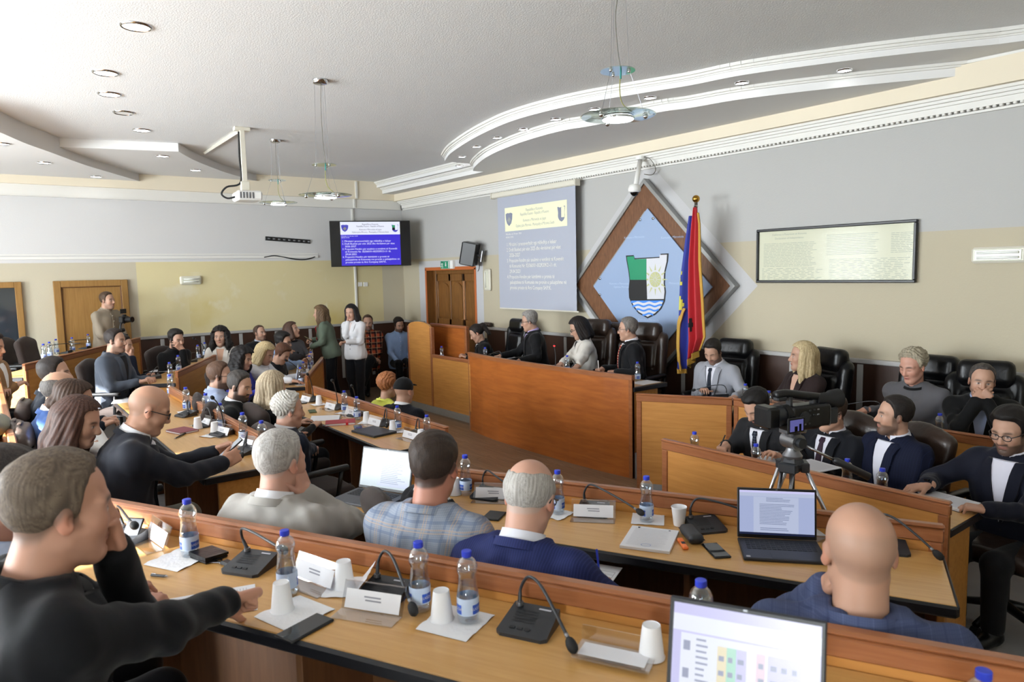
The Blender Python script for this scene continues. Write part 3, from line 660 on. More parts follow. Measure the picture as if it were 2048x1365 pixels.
for a, b in ((543, 503), (636, 493), (254, 926), (254, 1042)): q = epx([(a, b)])[0]; bo.tube([(q[0], q[1], .03), (q[0], q[1], .045)], .016, 10)
obj('bolts', bo, 'chrome', em, smooth=True)
for (a, b, s) in ((320, 968, 'Komuna e Mitrovicës'), (350, 992, 'Opština Mitrovica'), (425, 640, 'Komuna e Mitrovicës'), (690, 640, 'Komuna e Mitrovicës'), (745, 966, 'Mitrovicës'), (525, 1225, 'Komuna e Mitrovicës')):
    me = text_mesh(s, .040); q = epx([(a, b)])[0]; me.transform(Matrix.Translation((q[0], q[1], .0305))); obj('lettering', me, 'emblem_faint', em)
# framed document
yd = YB-.03; a, b, c_, d_ = [ay(p[0], p[1], yd) for p in ((1514, 460.4), (1836, 438), (1832, 566), (1514, 566))]
x0, x1 = (a[0]+d_[0])/2, (b[0]+c_[0])/2; z0, z1 = (c_[2]+d_[2])/2, (a[2]+b[2])/2; w_, h_ = x1-x0, z1-z0
fd = thing('framed_document', 'long black framed document with faded printed text under glass', 'picture frame'); face_frame(fd, ((x0+x1)/2, yd, (z0+z1)/2), (1, 0, 0))
fm = MB(); q = .028
for bx in ((-w_/2, w_/2, h_/2-q, h_/2), (-w_/2, w_/2, -h_/2, -h_/2+q), (-w_/2, -w_/2+q, -h_/2+q, h_/2-q), (w_/2-q, w_/2, -h_/2+q, h_/2-q)): fm.bbox(*bx, -.02, .022, .006)
obj('frame', fm, 'plastic_black', fd); mat('paper_aged', '#d9d5c0', .8); mat('ink_faint', '#a3a79c', .8)
obj('paper', MB().box(-w_/2+q, w_/2-q, -h_/2+q, h_/2-q, -.015, .0), 'paper_aged', fd)
tx = MB(); rnd = random.Random(3)
for (xa, xb, za, zb) in ((-.45, -.10, .22, -.2), (-.46, -.06, -.24, -.44), (-.02, .27, .32, -.02), (.0, .46, -.10, -.44), (.36, .48, .30, -.02)):
    z = za
    while z > zb:
        x = xa
        while x < xb-.02:
            l_ = rnd.uniform(.01, .05); tx.add([(x*w_, z*h_, .0006), ((x+l_)*w_, z*h_, .0006), ((x+l_)*w_, z*h_+.004, .0006), (x*w_, z*h_+.004, .0006)], [(0, 1, 2, 3)]); x += l_+rnd.uniform(.004, .03 if za < 0 else .006)
        z -= .028
o_ = obj('printed_text', tx, 'ink_faint', fd); o_['kind'] = 'stuff'
for s, zz in (('Deklarata e Pavarësisë së Kosovës', .37), ('Declaration of Independence', .30)):
    me = text_mesh(s, .028, 'CENTER'); me.transform(Matrix.Translation((-.27*w_, zz*h_, .0008))); obj('lettering', me, 'ink_faint', fd)
clear('frame_glass', (.97, .98, .97), .006, .12); obj('glass', MB().box(-w_/2+q, w_/2-q, -h_/2+q, h_/2-q, .006, .008), 'frame_glass', fd)
# emergency wall lamps
mat('lamp_cover', '#d9d6c6', .3, coat=.4); mat('lamp_tube', '#efeee9', .3)
def wall_lamp(c_, xdir, w, h, label):
    t_ = thing('wall_lamp', label, 'wall lamp', group='emergency wall lamps'); face_frame(t_, c_, xdir)
    obj('casing', MB().bbox(-w/2, w/2, -h/2, h/2, 0, .05, .018), 'plastic_offwhite', t_)
    obj('reflector', MB().bbox(-w/2+.03, w/2-.03, -h/2+.025, h/2-.025, .05, .056, .003), 'lamp_cover', t_)
    obj('tube', MB().tube([(-w/2+.05, h*.14, .066), (w/2-.05, h*.14, .066)], .011, 10).tube([(-w/2+.05, -h*.16, .066), (w/2-.05, -h*.16, .066)], .011, 10), 'lamp_tube', t_, smooth=True)
    obj('cover', MB().bbox(-w/2+.02, w/2-.02, -h/2+.015, h/2-.015, .05, .085, .012), 'frame_glass', t_)
c_ = ax(380.5, 561, XL); wall_lamp(c_, (0, 1, 0), .33, .14, 'pale horizontal emergency lamp on the yellow far wall above the wainscot')
c_ = ay(2000, 510, YB); wall_lamp(c_, (1, 0, 0), .40, .135, 'pale horizontal emergency lamp cut by the right picture edge')
c_ = ay(978, 560, YB)
t_ = thing('wall_lamp', 'pale upright emergency lamp between the brown door and the projection screen', 'wall lamp', group='emergency wall lamps'); face_frame(t_, c_, (0, 0, 1), (-1, 0, 0))
w, h = .36, .17
obj('casing', MB().bbox(-w/2, w/2, -h/2, h/2, 0, .05, .018), 'plastic_offwhite', t_); obj('reflector', MB().bbox(-w/2+.03, w/2-.03, -h/2+.025, h/2-.025, .05, .056, .003), 'lamp_cover', t_)
obj('tube', MB().tube([(-w/2+.05, .02, .066), (w/2-.05, .02, .066)], .011, 10), 'lamp_tube', t_, smooth=True); obj('cover', MB().bbox(-w/2+.02, w/2-.02, -h/2+.015, h/2-.015, .05, .085, .012), 'frame_glass', t_)
# exit sign
mat('sign_green', '#1f7a58', .4, emit='#1f7a58', estr=.25); c_ = ay(891, 530, YB-.06)
t_ = thing('exit_sign', 'green emergency exit sign with a running figure above the door', 'sign'); face_frame(t_, c_, (1, 0, 0))
w, h = .34, .145
obj('box', MB().bbox(-w/2, w/2+.06, -h/2, h/2, -.06, 0, .006), 'plastic_white', t_); obj('face', MB().box(-w/2+.005, w/2-.03, -h/2+.005, h/2-.005, 0, .002), 'sign_green', t_)
pic = MB(); z = .003
pic.box(.10, .125, -.06, .06, z, z+.001); pic.add([(0, .045, z), (.02, .045, z), (.02, 0, z), (.035, 0, z), (.01, -.035, z), (-.015, 0, z), (0, 0, z)], [(0, 1, 2, 3, 4, 5, 6)])
pic.lathe([(0, z), (.012, z)], 10, c=(-.105, .048, 0)); 
for pts in ([(-.11, .03), (-.115, -.01)], [(-.115, -.01), (-.085, -.03), (-.095, -.055)], [(-.115, -.01), (-.135, -.035), (-.155, -.035)], [(-.11, .025), (-.085, .005)], [(-.11, .025), (-.14, .01)]): pic.tube([(q[0], q[1], z) for q in pts], .006, 5)
obj('pictogram', pic, 'plastic_white', t_)
# loudspeaker
c_ = ay(940, 508, YB-.22)
t_ = thing('loudspeaker', 'black wall loudspeaker tilted down above the brown door', 'loudspeaker', c_, math.radians(-60)); t_.rotation_euler = (math.radians(-12), math.radians(4), math.radians(-50))
obj('cabinet', MB().bbox(-.13, .13, -.12, .12, -.19, .19, .012), 'plastic_black', t_); obj('grille', MB().bbox(-.12, .12, -.132, -.119, -.18, .18, .006), 'rubber', t_)
obj('bracket', MB().tube([(0, .1, 0), (.02, .22, 0)], .02, 8).bbox(-.04, .06, .2, .23, -.1, .1, .01), 'metal_grey', t_)
obj('cable', MB().tube(smooth_curve([Vector((.03, .13, .05)), Vector((.10, .16, -.02)), Vector((.06, .2, -.12)), Vector((.10, .22, -.2)), Vector((.07, .2, -.25))]), .006, 6), 'rubber', t_, smooth=True)
# ceiling camera on a pole
p1, p2 = ay(1281, 318, YB-.14), ay(1268, 392, YB-.55)
t_ = thing('surveillance_camera', 'white dome camera on a slanted pole before the diamond board', 'camera', p1)
v = Vector(p2-p1)
obj('pole', MB().tube([(0, 0, 0), v*.86], .03, 12), 'plastic_white', t_, smooth=True); obj('mount', MB().tube([(0, 0, .03), (0, 0, -.01)], .06, 14), 'plastic_white', t_)
obj('housing', MB().lathe([(.03, .1), (.06, .09), (.075, .05), (.075, .02), (.06, .005)], 20, c=tuple(v*.92)), 'plastic_white', t_, smooth=True); obj('dome', MB().sphere(tuple(v*.92+Vector((0, 0, .01))), .052, 16, 10), 'screen_black', t_, smooth=True)
obj('cable', MB().tube(smooth_curve([Vector((.03, 0, .02)), Vector((.14, .02, -.02)), Vector((.2, .05, -.14)), Vector((.12, .08, -.2)), Vector((.04, .02, -.19))]), .005, 6), 'cord_grey', t_, smooth=True)
# sockets and a cable slot on the far wall
for (px, py), nm in (((720, 569), 'small white wall socket nearest the cable strip'), ((731, 569), 'small white wall socket further from the cable strip')):
    c_ = ax(px, py, XL); t_ = thing('wall_socket', nm, 'socket', group='wall sockets'); face_frame(t_, c_, (0, 1, 0))
    obj('plate', MB().bbox(-.045, .045, -.04, .04, 0, .012, .004), 'plastic_white', t_); obj('insert', MB().lathe([(.024, .008), (.024, .013), (.018, .009), (0, .009)], 16), 'plastic_offwhite', t_)
a, b = ax(530, 477, XL), ax(620, 484, XL)
t_ = thing('wall_bracket', 'thin black slotted wall bracket left of the television', 'bracket'); face_frame(t_, (a+b)/2, (0, b[1]-a[1], b[2]-a[2])); L_ = np.linalg.norm(b-a)
obj('rail', MB().bbox(-L_/2, L_/2, -.035, .035, 0, .025, .006), 'plastic_black', t_)
sl_ = MB()
for k in range(9): sl_.bbox(-L_/2+.04+k*L_/9, -L_/2+.08+k*L_/9, -.012, .012, .024, .029, .002)
obj('slots', sl_, 'metal_grey', t_)['kind'] = 'stuff'
pts = [Vector(ax(a_, b_, XL+.015)) for a_, b_ in ((528, 515), (548, 512), (570, 515), (592, 519), (612, 519), (630, 514))]
tag(obj('wall_cable', MB().tube(smooth_curve(pts), .012, 6), 'rubber', smooth=True), 'loose dark cable sagging along the far wall under the bracket', 'cable')
# ================================================================== signed-distance modelling (soft shapes)
class RC:                                                   # round cone between two points
    def __init__(s, a, b, ra, rb): s.a, s.b, s.ra, s.rb = np.array(a, float), np.array(b, float), ra, rb
    def bounds(s): r = max(s.ra, s.rb); return np.minimum(s.a, s.b)-r, np.maximum(s.a, s.b)+r
    def ev(s, x, y, z):
        ba = s.b-s.a; L = max(ba.dot(ba), 1e-9)
        h = np.clip(((x-s.a[0])*ba[0]+(y-s.a[1])*ba[1]+(z-s.a[2])*ba[2])/L, 0, 1)
        return np.sqrt((x-s.a[0]-ba[0]*h)**2+(y-s.a[1]-ba[1]*h)**2+(z-s.a[2]-ba[2]*h)**2)-(s.ra+(s.rb-s.ra)*h)
class EL:                                                   # ellipsoid, optional rotation matrix (columns = its axes)
    def __init__(s, c, r, R=None): s.c, s.r, s.R = np.array(c, float), np.array(r, float), R
    def bounds(s): m = s.r if s.R is None else np.full(3, s.r.max()); return s.c-m, s.c+m
    def ev(s, x, y, z):
        x, y, z = x-s.c[0], y-s.c[1], z-s.c[2]
        if s.R is not None: R = s.R; x, y, z = R[0, 0]*x+R[1, 0]*y+R[2, 0]*z, R[0, 1]*x+R[1, 1]*y+R[2, 1]*z, R[0, 2]*x+R[1, 2]*y+R[2, 2]*z
        k0 = np.sqrt((x/s.r[0])**2+(y/s.r[1])**2+(z/s.r[2])**2); k1 = np.sqrt((x/s.r[0]**2)**2+(y/s.r[1]**2)**2+(z/s.r[2]**2)**2)
        return k0*(k0-1)/np.maximum(k1, 1e-6)
class BX:                                                   # rounded box
    def __init__(s, c, h, r=.01, R=None): s.c, s.h, s.r_, s.R = np.array(c, float), np.array(h, float), r, R
    def bounds(s): m = s.h if s.R is None else np.full(3, np.linalg.norm(s.h)); return s.c-m, s.c+m
    def ev(s, x, y, z):
        x, y, z = x-s.c[0], y-s.c[1], z-s.c[2]
        if s.R is not None: R = s.R; x, y, z = R[0, 0]*x+R[1, 0]*y+R[2, 0]*z, R[0, 1]*x+R[1, 1]*y+R[2, 1]*z, R[0, 2]*x+R[1, 2]*y+R[2, 2]*z
        h = s.h-s.r_; a, b, c = abs(x)-h[0], abs(y)-h[1], abs(z)-h[2]
        return np.sqrt(np.maximum(a, 0)**2+np.maximum(b, 0)**2+np.maximum(c, 0)**2)+np.minimum(np.maximum(a, np.maximum(b, c)), 0)-s.r_
class FN:                                                   # any function with its bounds
    def __init__(s, f, lo, hi): s.f, s.lo, s.hi = f, np.array(lo, float), np.array(hi, float)
    def bounds(s): return s.lo, s.hi
    def ev(s, x, y, z): return s.f(x, y, z)
def rotm(yaw=0, pitch=0, roll=0):
    """degrees; pitch > 0 tips +x downwards, yaw turns +x to +y, roll tips +y upwards"""
    y, p, r = map(math.radians, (yaw, pitch, roll)); cy_, sy, cp, sp_, cr_, sr = math.cos(y), math.sin(y), math.cos(p), math.sin(p), math.cos(r), math.sin(r)
    return np.array([[cy_, -sy, 0], [sy, cy_, 0], [0, 0, 1]])@np.array([[cp, 0, sp_], [0, 1, 0], [-sp_, 0, cp]])@np.array([[1, 0, 0], [0, cr_, -sr], [0, sr, cr_]])
class Vol:
    def __init__(s, prims, vox, pad=None):
        pad = pad if pad is not None else 2.5*vox
        B = [p.bounds() for p in prims]; lo = np.min([b[0] for b in B], 0)-pad; hi = np.max([b[1] for b in B], 0)+pad
        s.lo, s.v = lo, vox; n = np.ceil((hi-lo)/vox).astype(int)+1; s.n = n
        s.ax = [(lo[i]+vox*np.arange(n[i])).astype(np.float32) for i in range(3)]; s.D = np.full(n, .25, np.float32)
    def sub(s, lo, hi):
        a = np.clip(np.floor((lo-s.lo)/s.v).astype(int), 0, s.n-1); b = np.clip(np.ceil((hi-s.lo)/s.v).astype(int)+1, 1, s.n)
        sl = tuple(slice(a[i], b[i]) for i in range(3)); return sl, s.ax[0][sl[0]][:, None, None], s.ax[1][sl[1]][None, :, None], s.ax[2][sl[2]][None, None, :]
    def add(s, p, k=.0):
        lo, hi = p.bounds(); m = max(k, 3*s.v)+.01; sl, x, y, z = s.sub(lo-m, hi+m)
        if min(s.D[sl].shape) == 0: return s
        d = p.ev(x, y, z); D = s.D[sl]
        if k > 0: h = np.maximum(k-abs(D-d), 0)/k; s.D[sl] = np.minimum(D, d)-h*h*k*.25
        else: s.D[sl] = np.minimum(D, d)
        return s
    def cut(s, p, k=.0):
        lo, hi = p.bounds(); m = k+3*s.v; sl, x, y, z = s.sub(lo-m, hi+m)
        if min(s.D[sl].shape) == 0: return s
        d = -p.ev(x, y, z); D = s.D[sl]
        if k > 0: h = np.maximum(k-abs(D-d), 0)/k; s.D[sl] = np.maximum(D, d)+h*h*k*.25
        else: s.D[sl] = np.maximum(D, d)
        return s
    def keep(s, f):                                         # intersect with a field over the whole grid
        s.D = np.maximum(s.D, f(s.ax[0][:, None, None], s.ax[1][None, :, None], s.ax[2][None, None, :])).astype(np.float32); return s
    def warp(s, f):
        s.D = (s.D+f(s.ax[0][:, None, None], s.ax[1][None, :, None], s.ax[2][None, None, :])).astype(np.float32); return s
    def mesh(s): return surface_nets(s.D, s.lo, s.v)
_OFF = np.array([[i, j, k] for i in (0, 1) for j in (0, 1) for k in (0, 1)])
_EDG = [(a, b) for a in range(8) for b in range(a+1, 8) if np.abs(_OFF[a]-_OFF[b]).sum() == 1]
def surface_nets(D, lo, vox):
    D = D.copy()
    for axn in range(3):
        sl = [slice(None)]*3
        for e in (0, -1): sl[axn] = e; D[tuple(sl)] = np.maximum(D[tuple(sl)], 1e-3)
    ins = D < 0; n = np.array(D.shape)-1
    c = np.zeros(n, np.uint8)
    for o in _OFF: c += ins[o[0]:o[0]+n[0], o[1]:o[1]+n[1], o[2]:o[2]+n[2]]
    act = np.argwhere((c > 0) & (c < 8)); 
    if len(act) == 0: return np.zeros((0, 3)), np.zeros((0, 4), int)
    idx = np.full(n, -1, np.int32); idx[act[:, 0], act[:, 1], act[:, 2]] = np.arange(len(act))
    val = np.stack([D[act[:, 0]+o[0], act[:, 1]+o[1], act[:, 2]+o[2]] for o in _OFF], 1)
    P = np.zeros((len(act), 3)); W = np.zeros(len(act))
    for a, b in _EDG:
        m = (val[:, a] < 0) != (val[:, b] < 0); t = val[:, a]/np.where(m, val[:, a]-val[:, b], 1)
        P += np.where(m[:, None], _OFF[a]+(_OFF[b]-_OFF[a])*t[:, None], 0); W += m
    V = lo+(act+P/W[:, None])*vox; Q = []
    for axn in range(3):
        u, w = [(1, 2), (2, 0), (0, 1)][axn]
        A = np.argwhere(np.take(ins, range(0, D.shape[axn]-1), axn) != np.take(ins, range(1, D.shape[axn]), axn))
        A = A[(A[:, u] > 0) & (A[:, w] > 0) & (A[:, u] < n[u]) & (A[:, w] < n[w])]
        s0 = ins[A[:, 0], A[:, 1], A[:, 2]]
        def cell(du, dw): B = A.copy(); B[:, u] += du; B[:, w] += dw; return idx[B[:, 0], B[:, 1], B[:, 2]]
        q = np.stack([cell(-1, -1), cell(0, -1), cell(0, 0), cell(-1, 0)], 1); q[~s0] = q[~s0][:, ::-1]; Q.append(q)
    return V, np.concatenate(Q)
def np_mesh(name, V, Q, col=None, smooth=True, tris=None):
    me = bpy.data.meshes.new(name); nv, nq = len(V), len(Q)
    me.vertices.add(nv); me.vertices.foreach_set('co', np.asarray(V, np.float32).ravel())
    k = Q.shape[1] if nq else 4
    me.loops.add(nq*k); me.loops.foreach_set('vertex_index', Q.ravel().astype(np.int32))
    me.polygons.add(nq); me.polygons.foreach_set('loop_start', np.arange(0, nq*k, k, dtype=np.int32)); me.polygons.foreach_set('loop_total', np.full(nq, k, np.int32))
    if smooth: me.polygons.foreach_set('use_smooth', np.ones(nq, bool))
    me.update(calc_edges=True)
    if col is not None:
        a = me.color_attributes.new('Col', 'FLOAT_COLOR', 'POINT'); a.data.foreach_set('color', np.concatenate([col, np.ones((nv, 1))], 1).astype(np.float32).ravel())
    return me

# ================================================================== desks
def desk(name, label, p0, p1, zd, fl, depth=.43, above=.15, panel='wood_panel', drop=None, front_z=0.0, seats=3, ends=(1, 1)):
    p0, p1 = Vector(p0), Vector(p1); L = (p1-p0).length; t_ = thing(name, label, 'desk', (p0.x, p0.y, fl), math.atan2(p1.y-p0.y, p1.x-p0.x), 'curved rows of council desks')
    h = zd-fl; zt = h+above; zb = front_z-fl
    obj('front_panel', MB().bbox(0, L, .006, .026, zb, zt-.02, .002), panel, t_)
    obj('top_rail', MB().bbox(-.006, L+.006, -.008, .036, zt-.018, zt, .008).bbox(-.004, L+.004, -.002, .034, zt-.075, zt-.018, .006), 'wood_rim', t_, smooth=True, angle=40)
    for x in (0, L-.05): obj('stile', MB().bbox(x, x+.05, -.002, .034, zb, zt-.075, .006), 'wood_rim', t_)
    obj('desktop', MB().bbox(.005, L-.005, .03, depth-.012, h-.036, h, .003), 'wood_top', t_)
    e = MB().bbox(.0, L, depth-.014, depth+.004, h-.044, h+.001, .009).bbox(-.004, .008, .034, depth-.01, h-.044, h+.001, .006).bbox(L-.008, L+.004, .034, depth-.01, h-.044, h+.001, .006)
    obj('edge_band', e, 'edge_black', t_, smooth=True, angle=40)
    for i in range(seats+1):
        x = .03+(L-.085)*i/seats; obj('side_panel', MB().bbox(x, x+.026, .03, depth-.09, 0, h-.036, .003), 'wood_panel' if i in (0, seats) else 'wood_dark', t_)
    obj('modesty_panel', MB().bbox(.03, L-.03, .03, .045, .12, h-.036, .002), 'wood_dark', t_)
    return t_
D1a, D1b = (.38, 2.39), (-3.93, .115)
desk('council_desk', 'long nearest wooden desk in the foreground with bottles and microphones', D1a, D1b, 1.17, T3, .475, above=.10, seats=5)
desk('council_desk', 'wooden desk with the two open laptops in the second row', (-1.188, 3.076), (-3.668, 1.80), 1.02, T2, .54, above=.115, front_z=0)
desk('council_desk', 'sunlit wooden desk along the left picture edge behind the brown chairs', (-3.97, .115), (-8.1, .115), 1.17, T3, .46, above=.11, seats=5, front_z=T2)
desk('council_desk', 'wooden desk where the bald man holds his phone', (-4.36, 1.50), (-7.75, 1.50), 1.02, T2, .52, above=.10, seats=4, front_z=T1)
desk('council_desk', 'wooden desk with the red notebook and closed laptop', (-4.70, 2.89), (-7.48, 2.89), .87, T1, .51, above=.12)
desk('council_desk', 'wooden desk on the left with five bottles before the black-shirted man', (-8.62, 1.75), (-10.95, 3.0), 1.02, T2, .47, above=.135, front_z=T1)
desk('council_desk', 'wooden desk on the left where the blonde woman in white works', (-8.2, 3.09), (-9.95, 4.0), .87, T1, .47, above=.135, seats=2)
desk('council_desk', 'rearmost left wooden desk below the man with the stabiliser camera', (-9.21, .36), (-12.0, 1.94), 1.17, T3, .45, front_z=T2)
desk('council_desk', 'wooden desk on the right behind the tripod with writing councillors', (-3.23, 3.71), (-1.42, 3.74), .87, TR, .46, front_z=0)
desk('council_desk', 'wooden desk along the right wall before the black leather chairs', (-3.89, 5.45), (-.6, 5.45), .85, TR, .43, front_z=0, seats=4)
desk('council_desk', 'short angled wooden desk between the head table and right wall desk', (-4.66, 4.99), (-3.90, 5.44), .85, TR, .43, front_z=0, seats=1)
# head table on the dais
HZ, HT = .97, 1.10
hd = thing('head_table', 'tall plain wooden head table where the chairwoman sits', 'desk', (-6.6, 5.26, 0))
fp = [(-8.12, 5.35), (-7.7, 5.28), (-7.3, 5.245), (-6.6, 5.235), (-5.9, 5.245), (-5.4, 5.28), (-5.03, 5.33)]
def strip(poly, off0, off1, z0, z1, c=(6.6, -5.26)):
    mb = MB(); P = [Vector((a+c[0], b+c[1])) for a, b in poly]
    for i in range(len(P)-1):
        a, b = P[i], P[i+1]; vs = [(q.x, q.y+o_, z) for z in (z0, z1) for q, o_ in ((a, off0), (b, off0), (b, off1), (a, off1))]
        mb.add(vs, [(3, 2, 1, 0), (4, 5, 6, 7), (0, 1, 5, 4), (2, 3, 7, 6), (1, 2, 6, 5), (3, 0, 4, 7)])
    return mb
obj('front_panel', strip(fp, .0, .025, 0, HT-.05), 'wood_head', hd)
obj('top_rail', strip(fp, -.012, .035, HT-.05, HT), 'wood_rim', hd)
for i, x in ((0, fp[0]), (1, fp[-1])): obj('stile', MB().bbox(x[0]+6.6-(0 if i == 0 else .05), x[0]+6.6+(.03 if i == 0 else 0), x[1]-5.26-.01, x[1]-5.26+.035, 0, HT-.05, .005), 'wood_rim', hd)
obj('desktop', strip(fp, .03, .52, HZ-.04, HZ), 'wood_top', hd); obj('edge_band', strip(fp, .51, .53, HZ-.046, HZ+.002), 'edge_black', hd)
obj('right_end_band', MB().bbox(1.55, 1.585, .08, .60, HZ-.046, HZ+.002, .006), 'edge_black', hd)
for x in (-1.5, -.2, 1.1, 1.52): obj('side_panel', MB().bbox(x, x+.03, .08, .48, .27, HZ-.04, .003), 'wood_panel', hd)
# side lectern left of the head table
lc = thing('lectern', 'tall wooden lectern with an arched side panel left of the head table', 'lectern', (-9.3, 5.62, .1))
arch = [(-1.0, 0), (-.30, 0), (-.30, 1.24)]+[(-.65+.35*math.cos(a*math.pi/14), 1.24+.085*math.sin(a*math.pi/14)) for a in range(1, 14)]+[(-1.0, 1.24)]
def vprism(poly, y0, y1):
    n = len(poly); return MB().add([(a, y0, b) for a, b in poly]+[(a, y1, b) for a, b in poly], [tuple(range(n)), tuple(range(n, 2*n))[::-1]]+[(i, (i+1) % n, n+(i+1) % n, n+i) for i in range(n)])
obj('arched_panel', vprism(arch, 0, .035), 'wood_panel', lc); obj('left_stile', MB().bbox(-1.03, -.98, -.006, .45, 0, 1.24, .006), 'wood_rim', lc)
obj('post', MB().bbox(-.30, -.25, -.012, .05, 0, 1.25, .006), 'wood_rim', lc)
obj('back_panel', MB().bbox(-.92, .15, .38, .41, 0, 1.24, .004), 'wood_head', lc); obj('back_rail', MB().bbox(-.93, .17, .365, .425, 1.22, 1.265, .008).bbox(.11, .17, .365, .425, 0, 1.22, .006), 'wood_rim', lc)
obj('front_panel', MB().bbox(-.25, 1.2, .0, .025, 0, .80, .004), 'wood_panel', lc); obj('front_rail', MB().bbox(-.26, 1.2, -.012, .04, .78, .83, .008), 'wood_rim', lc)
obj('writing_top', MB().bbox(-.25, 1.15, .04, .42, .72, .75, .003), 'wood_top', lc)

# ================================================================== chairs
def chair_big(leather):
    """executive chair, local front = +x, floor at z = 0"""
    t_ = thing('executive_chair', '', 'chair'); m = leather
    R = rotm(0, -8)
    def part(name, prims, k, vox=.016, m_=m, cuts=()):
        v = Vol(prims, vox)
        for p in prims: v.add(p, k)
        for c_ in cuts: v.cut(c_, .01)
        V, Q = v.mesh(); return obj(name, np_mesh(name, V, Q), m_, t_)
    part('seat', [BX((.05, 0, .45), (.27, .27, .06), .05), BX((.06, .0, .49), (.22, .22, .045), .045)], .03)
    part('backrest', [BX((-.27, 0, .80), (.055, .25, .34), .05, R), EL((-.235, 0, .62), (.06, .2, .1)), BX((-.25, .22, .80), (.06, .05, .31), .05, R), BX((-.25, -.22, .80), (.06, .05, .31), .05, R), BX((-.225, 0, .86), (.05, .16, .15), .045, R)], .03, cuts=[RC((-.19, -.17, .74), (-.19, .17, .74), .012, .012)])
    part('headrest', [BX((-.285, 0, 1.14), (.075, .19, .10), .06, R), BX((-.32, 0, 1.05), (.06, .18, .1), .05, R)], .04)
    for s in (-1, 1):
        part('armrest', [BX((.03, s*.31, .67), (.2, .035, .028), .026)], 0, m_='leather_black')
        obj('arm_bracket', MB().tube(smooth_curve([Vector((.18, s*.31, .66)), Vector((.2, s*.31, .5)), Vector((.05, s*.28, .42))]), .02, 8), 'plastic_black', t_, smooth=True); obj('arm_bracket', MB().tube([(-.16, s*.31, .66), (-.18, s*.28, .45)], .02, 8), 'plastic_black', t_, smooth=True)
    obj('column', MB().lathe([(.03, .1), (.03, .42), (.06, .42)], 12, c=(.03, 0, 0)), 'plastic_black', t_)
    for k in range(5):
        a = 2*math.pi*k/5; ca, sa = math.cos(a)*.3, math.sin(a)*.3
        g = obj('leg', MB().tube([(.03, 0, .13), (.03+ca*.6, sa*.6, .10), (.03+ca, sa, .07)], [.03, .024, .02], 8), 'plastic_black', t_, smooth=True)
        obj('caster', MB().tube([(.03+ca, sa-.02, .03), (.03+ca, sa+.02, .03)], .03, 12), 'rubber', g)
    return t_
def chair_row(fabric, ribs=False):
    """council row chair with a tall rounded back, local front = +x"""
    t_ = thing('row_chair', '', 'chair')
    def part(name, prims, k, vox=.016, m_=fabric, cuts=()):
        v = Vol(prims, vox)
        for p in prims: v.add(p, k)
        for c_ in cuts: v.cut(c_, .008)
        V, Q = v.mesh(); return obj(name, np_mesh(name, V, Q), m_, t_)
    R = rotm(0, -10)
    cuts = [RC((-.17-.03*i, -.25, .60+.13*i), (-.17-.03*i, .25, .60+.13*i), .012, .012) for i in range(4)]+[RC((-.275-.03*i, -.25, .60+.13*i), (-.275-.03*i, .25, .60+.13*i), .012, .012) for i in range(4)] if ribs else []
    part('seat', [BX((.03, 0, .44), (.25, .24, .05), .045), EL((.05, 0, .47), (.22, .22, .045))], .03)
    part('backrest', [BX((-.235, 0, .72), (.045, .225, .24), .045, R), EL((-.265, 0, .91), (.050, .21, .10), R), EL((-.225, 0, .64), (.06, .2, .14), R)], .04, cuts=cuts)
    for s in (-1, 1):
        part('armrest', [BX((.02, s*.28, .65), (.17, .03, .022), .02)], 0, m_='plastic_black')
        obj('arm_bracket', MB().tube([(.13, s*.28, .64), (.10, s*.26, .43)], .016, 8), 'plastic_black', t_, smooth=True); obj('arm_bracket', MB().tube([(-.12, s*.28, .64), (-.14, s*.25, .45)], .016, 8), 'plastic_black', t_, smooth=True)
    obj('column', MB().lathe([(.028, .09), (.028, .41), (.05, .41)], 10, c=(.02, 0, 0)), 'plastic_black', t_)
    for k in range(5):
        a = 2*math.pi*k/5; ca, sa = math.cos(a)*.27, math.sin(a)*.27
        g = obj('leg', MB().tube([(.02, 0, .12), (.02+ca, sa, .065)], [.028, .018], 8), 'plastic_black', t_, smooth=True)
        obj('caster', MB().tube([(.02+ca, sa-.018, .028), (.02+ca, sa+.018, .028)], .028, 10), 'rubber', g)
    return t_
CH = {}
def place_chair(kind, x, y, z, yaw, label, scale=1.0):
    if kind not in CH:
        CH[kind] = {'big_black': lambda: chair_big('leather_black'), 'big_brown': lambda: chair_big('leather_brown'), 'row': lambda: chair_row('fabric_brown'), 'vinyl': lambda: chair_row('vinyl_brown', True), 'low_brown': lambda: chair_row('leather_brown')}[kind]()
        c_ = CH[kind]
    else: c_ = dup(CH[kind])
    c_.location = (x, y, z); c_.rotation_euler = (0, 0, yaw); c_.scale = (scale,)*3; c_['label'] = label
    c_['group'] = 'executive leather chairs' if kind.startswith('big') else 'council row chairs'
    return c_
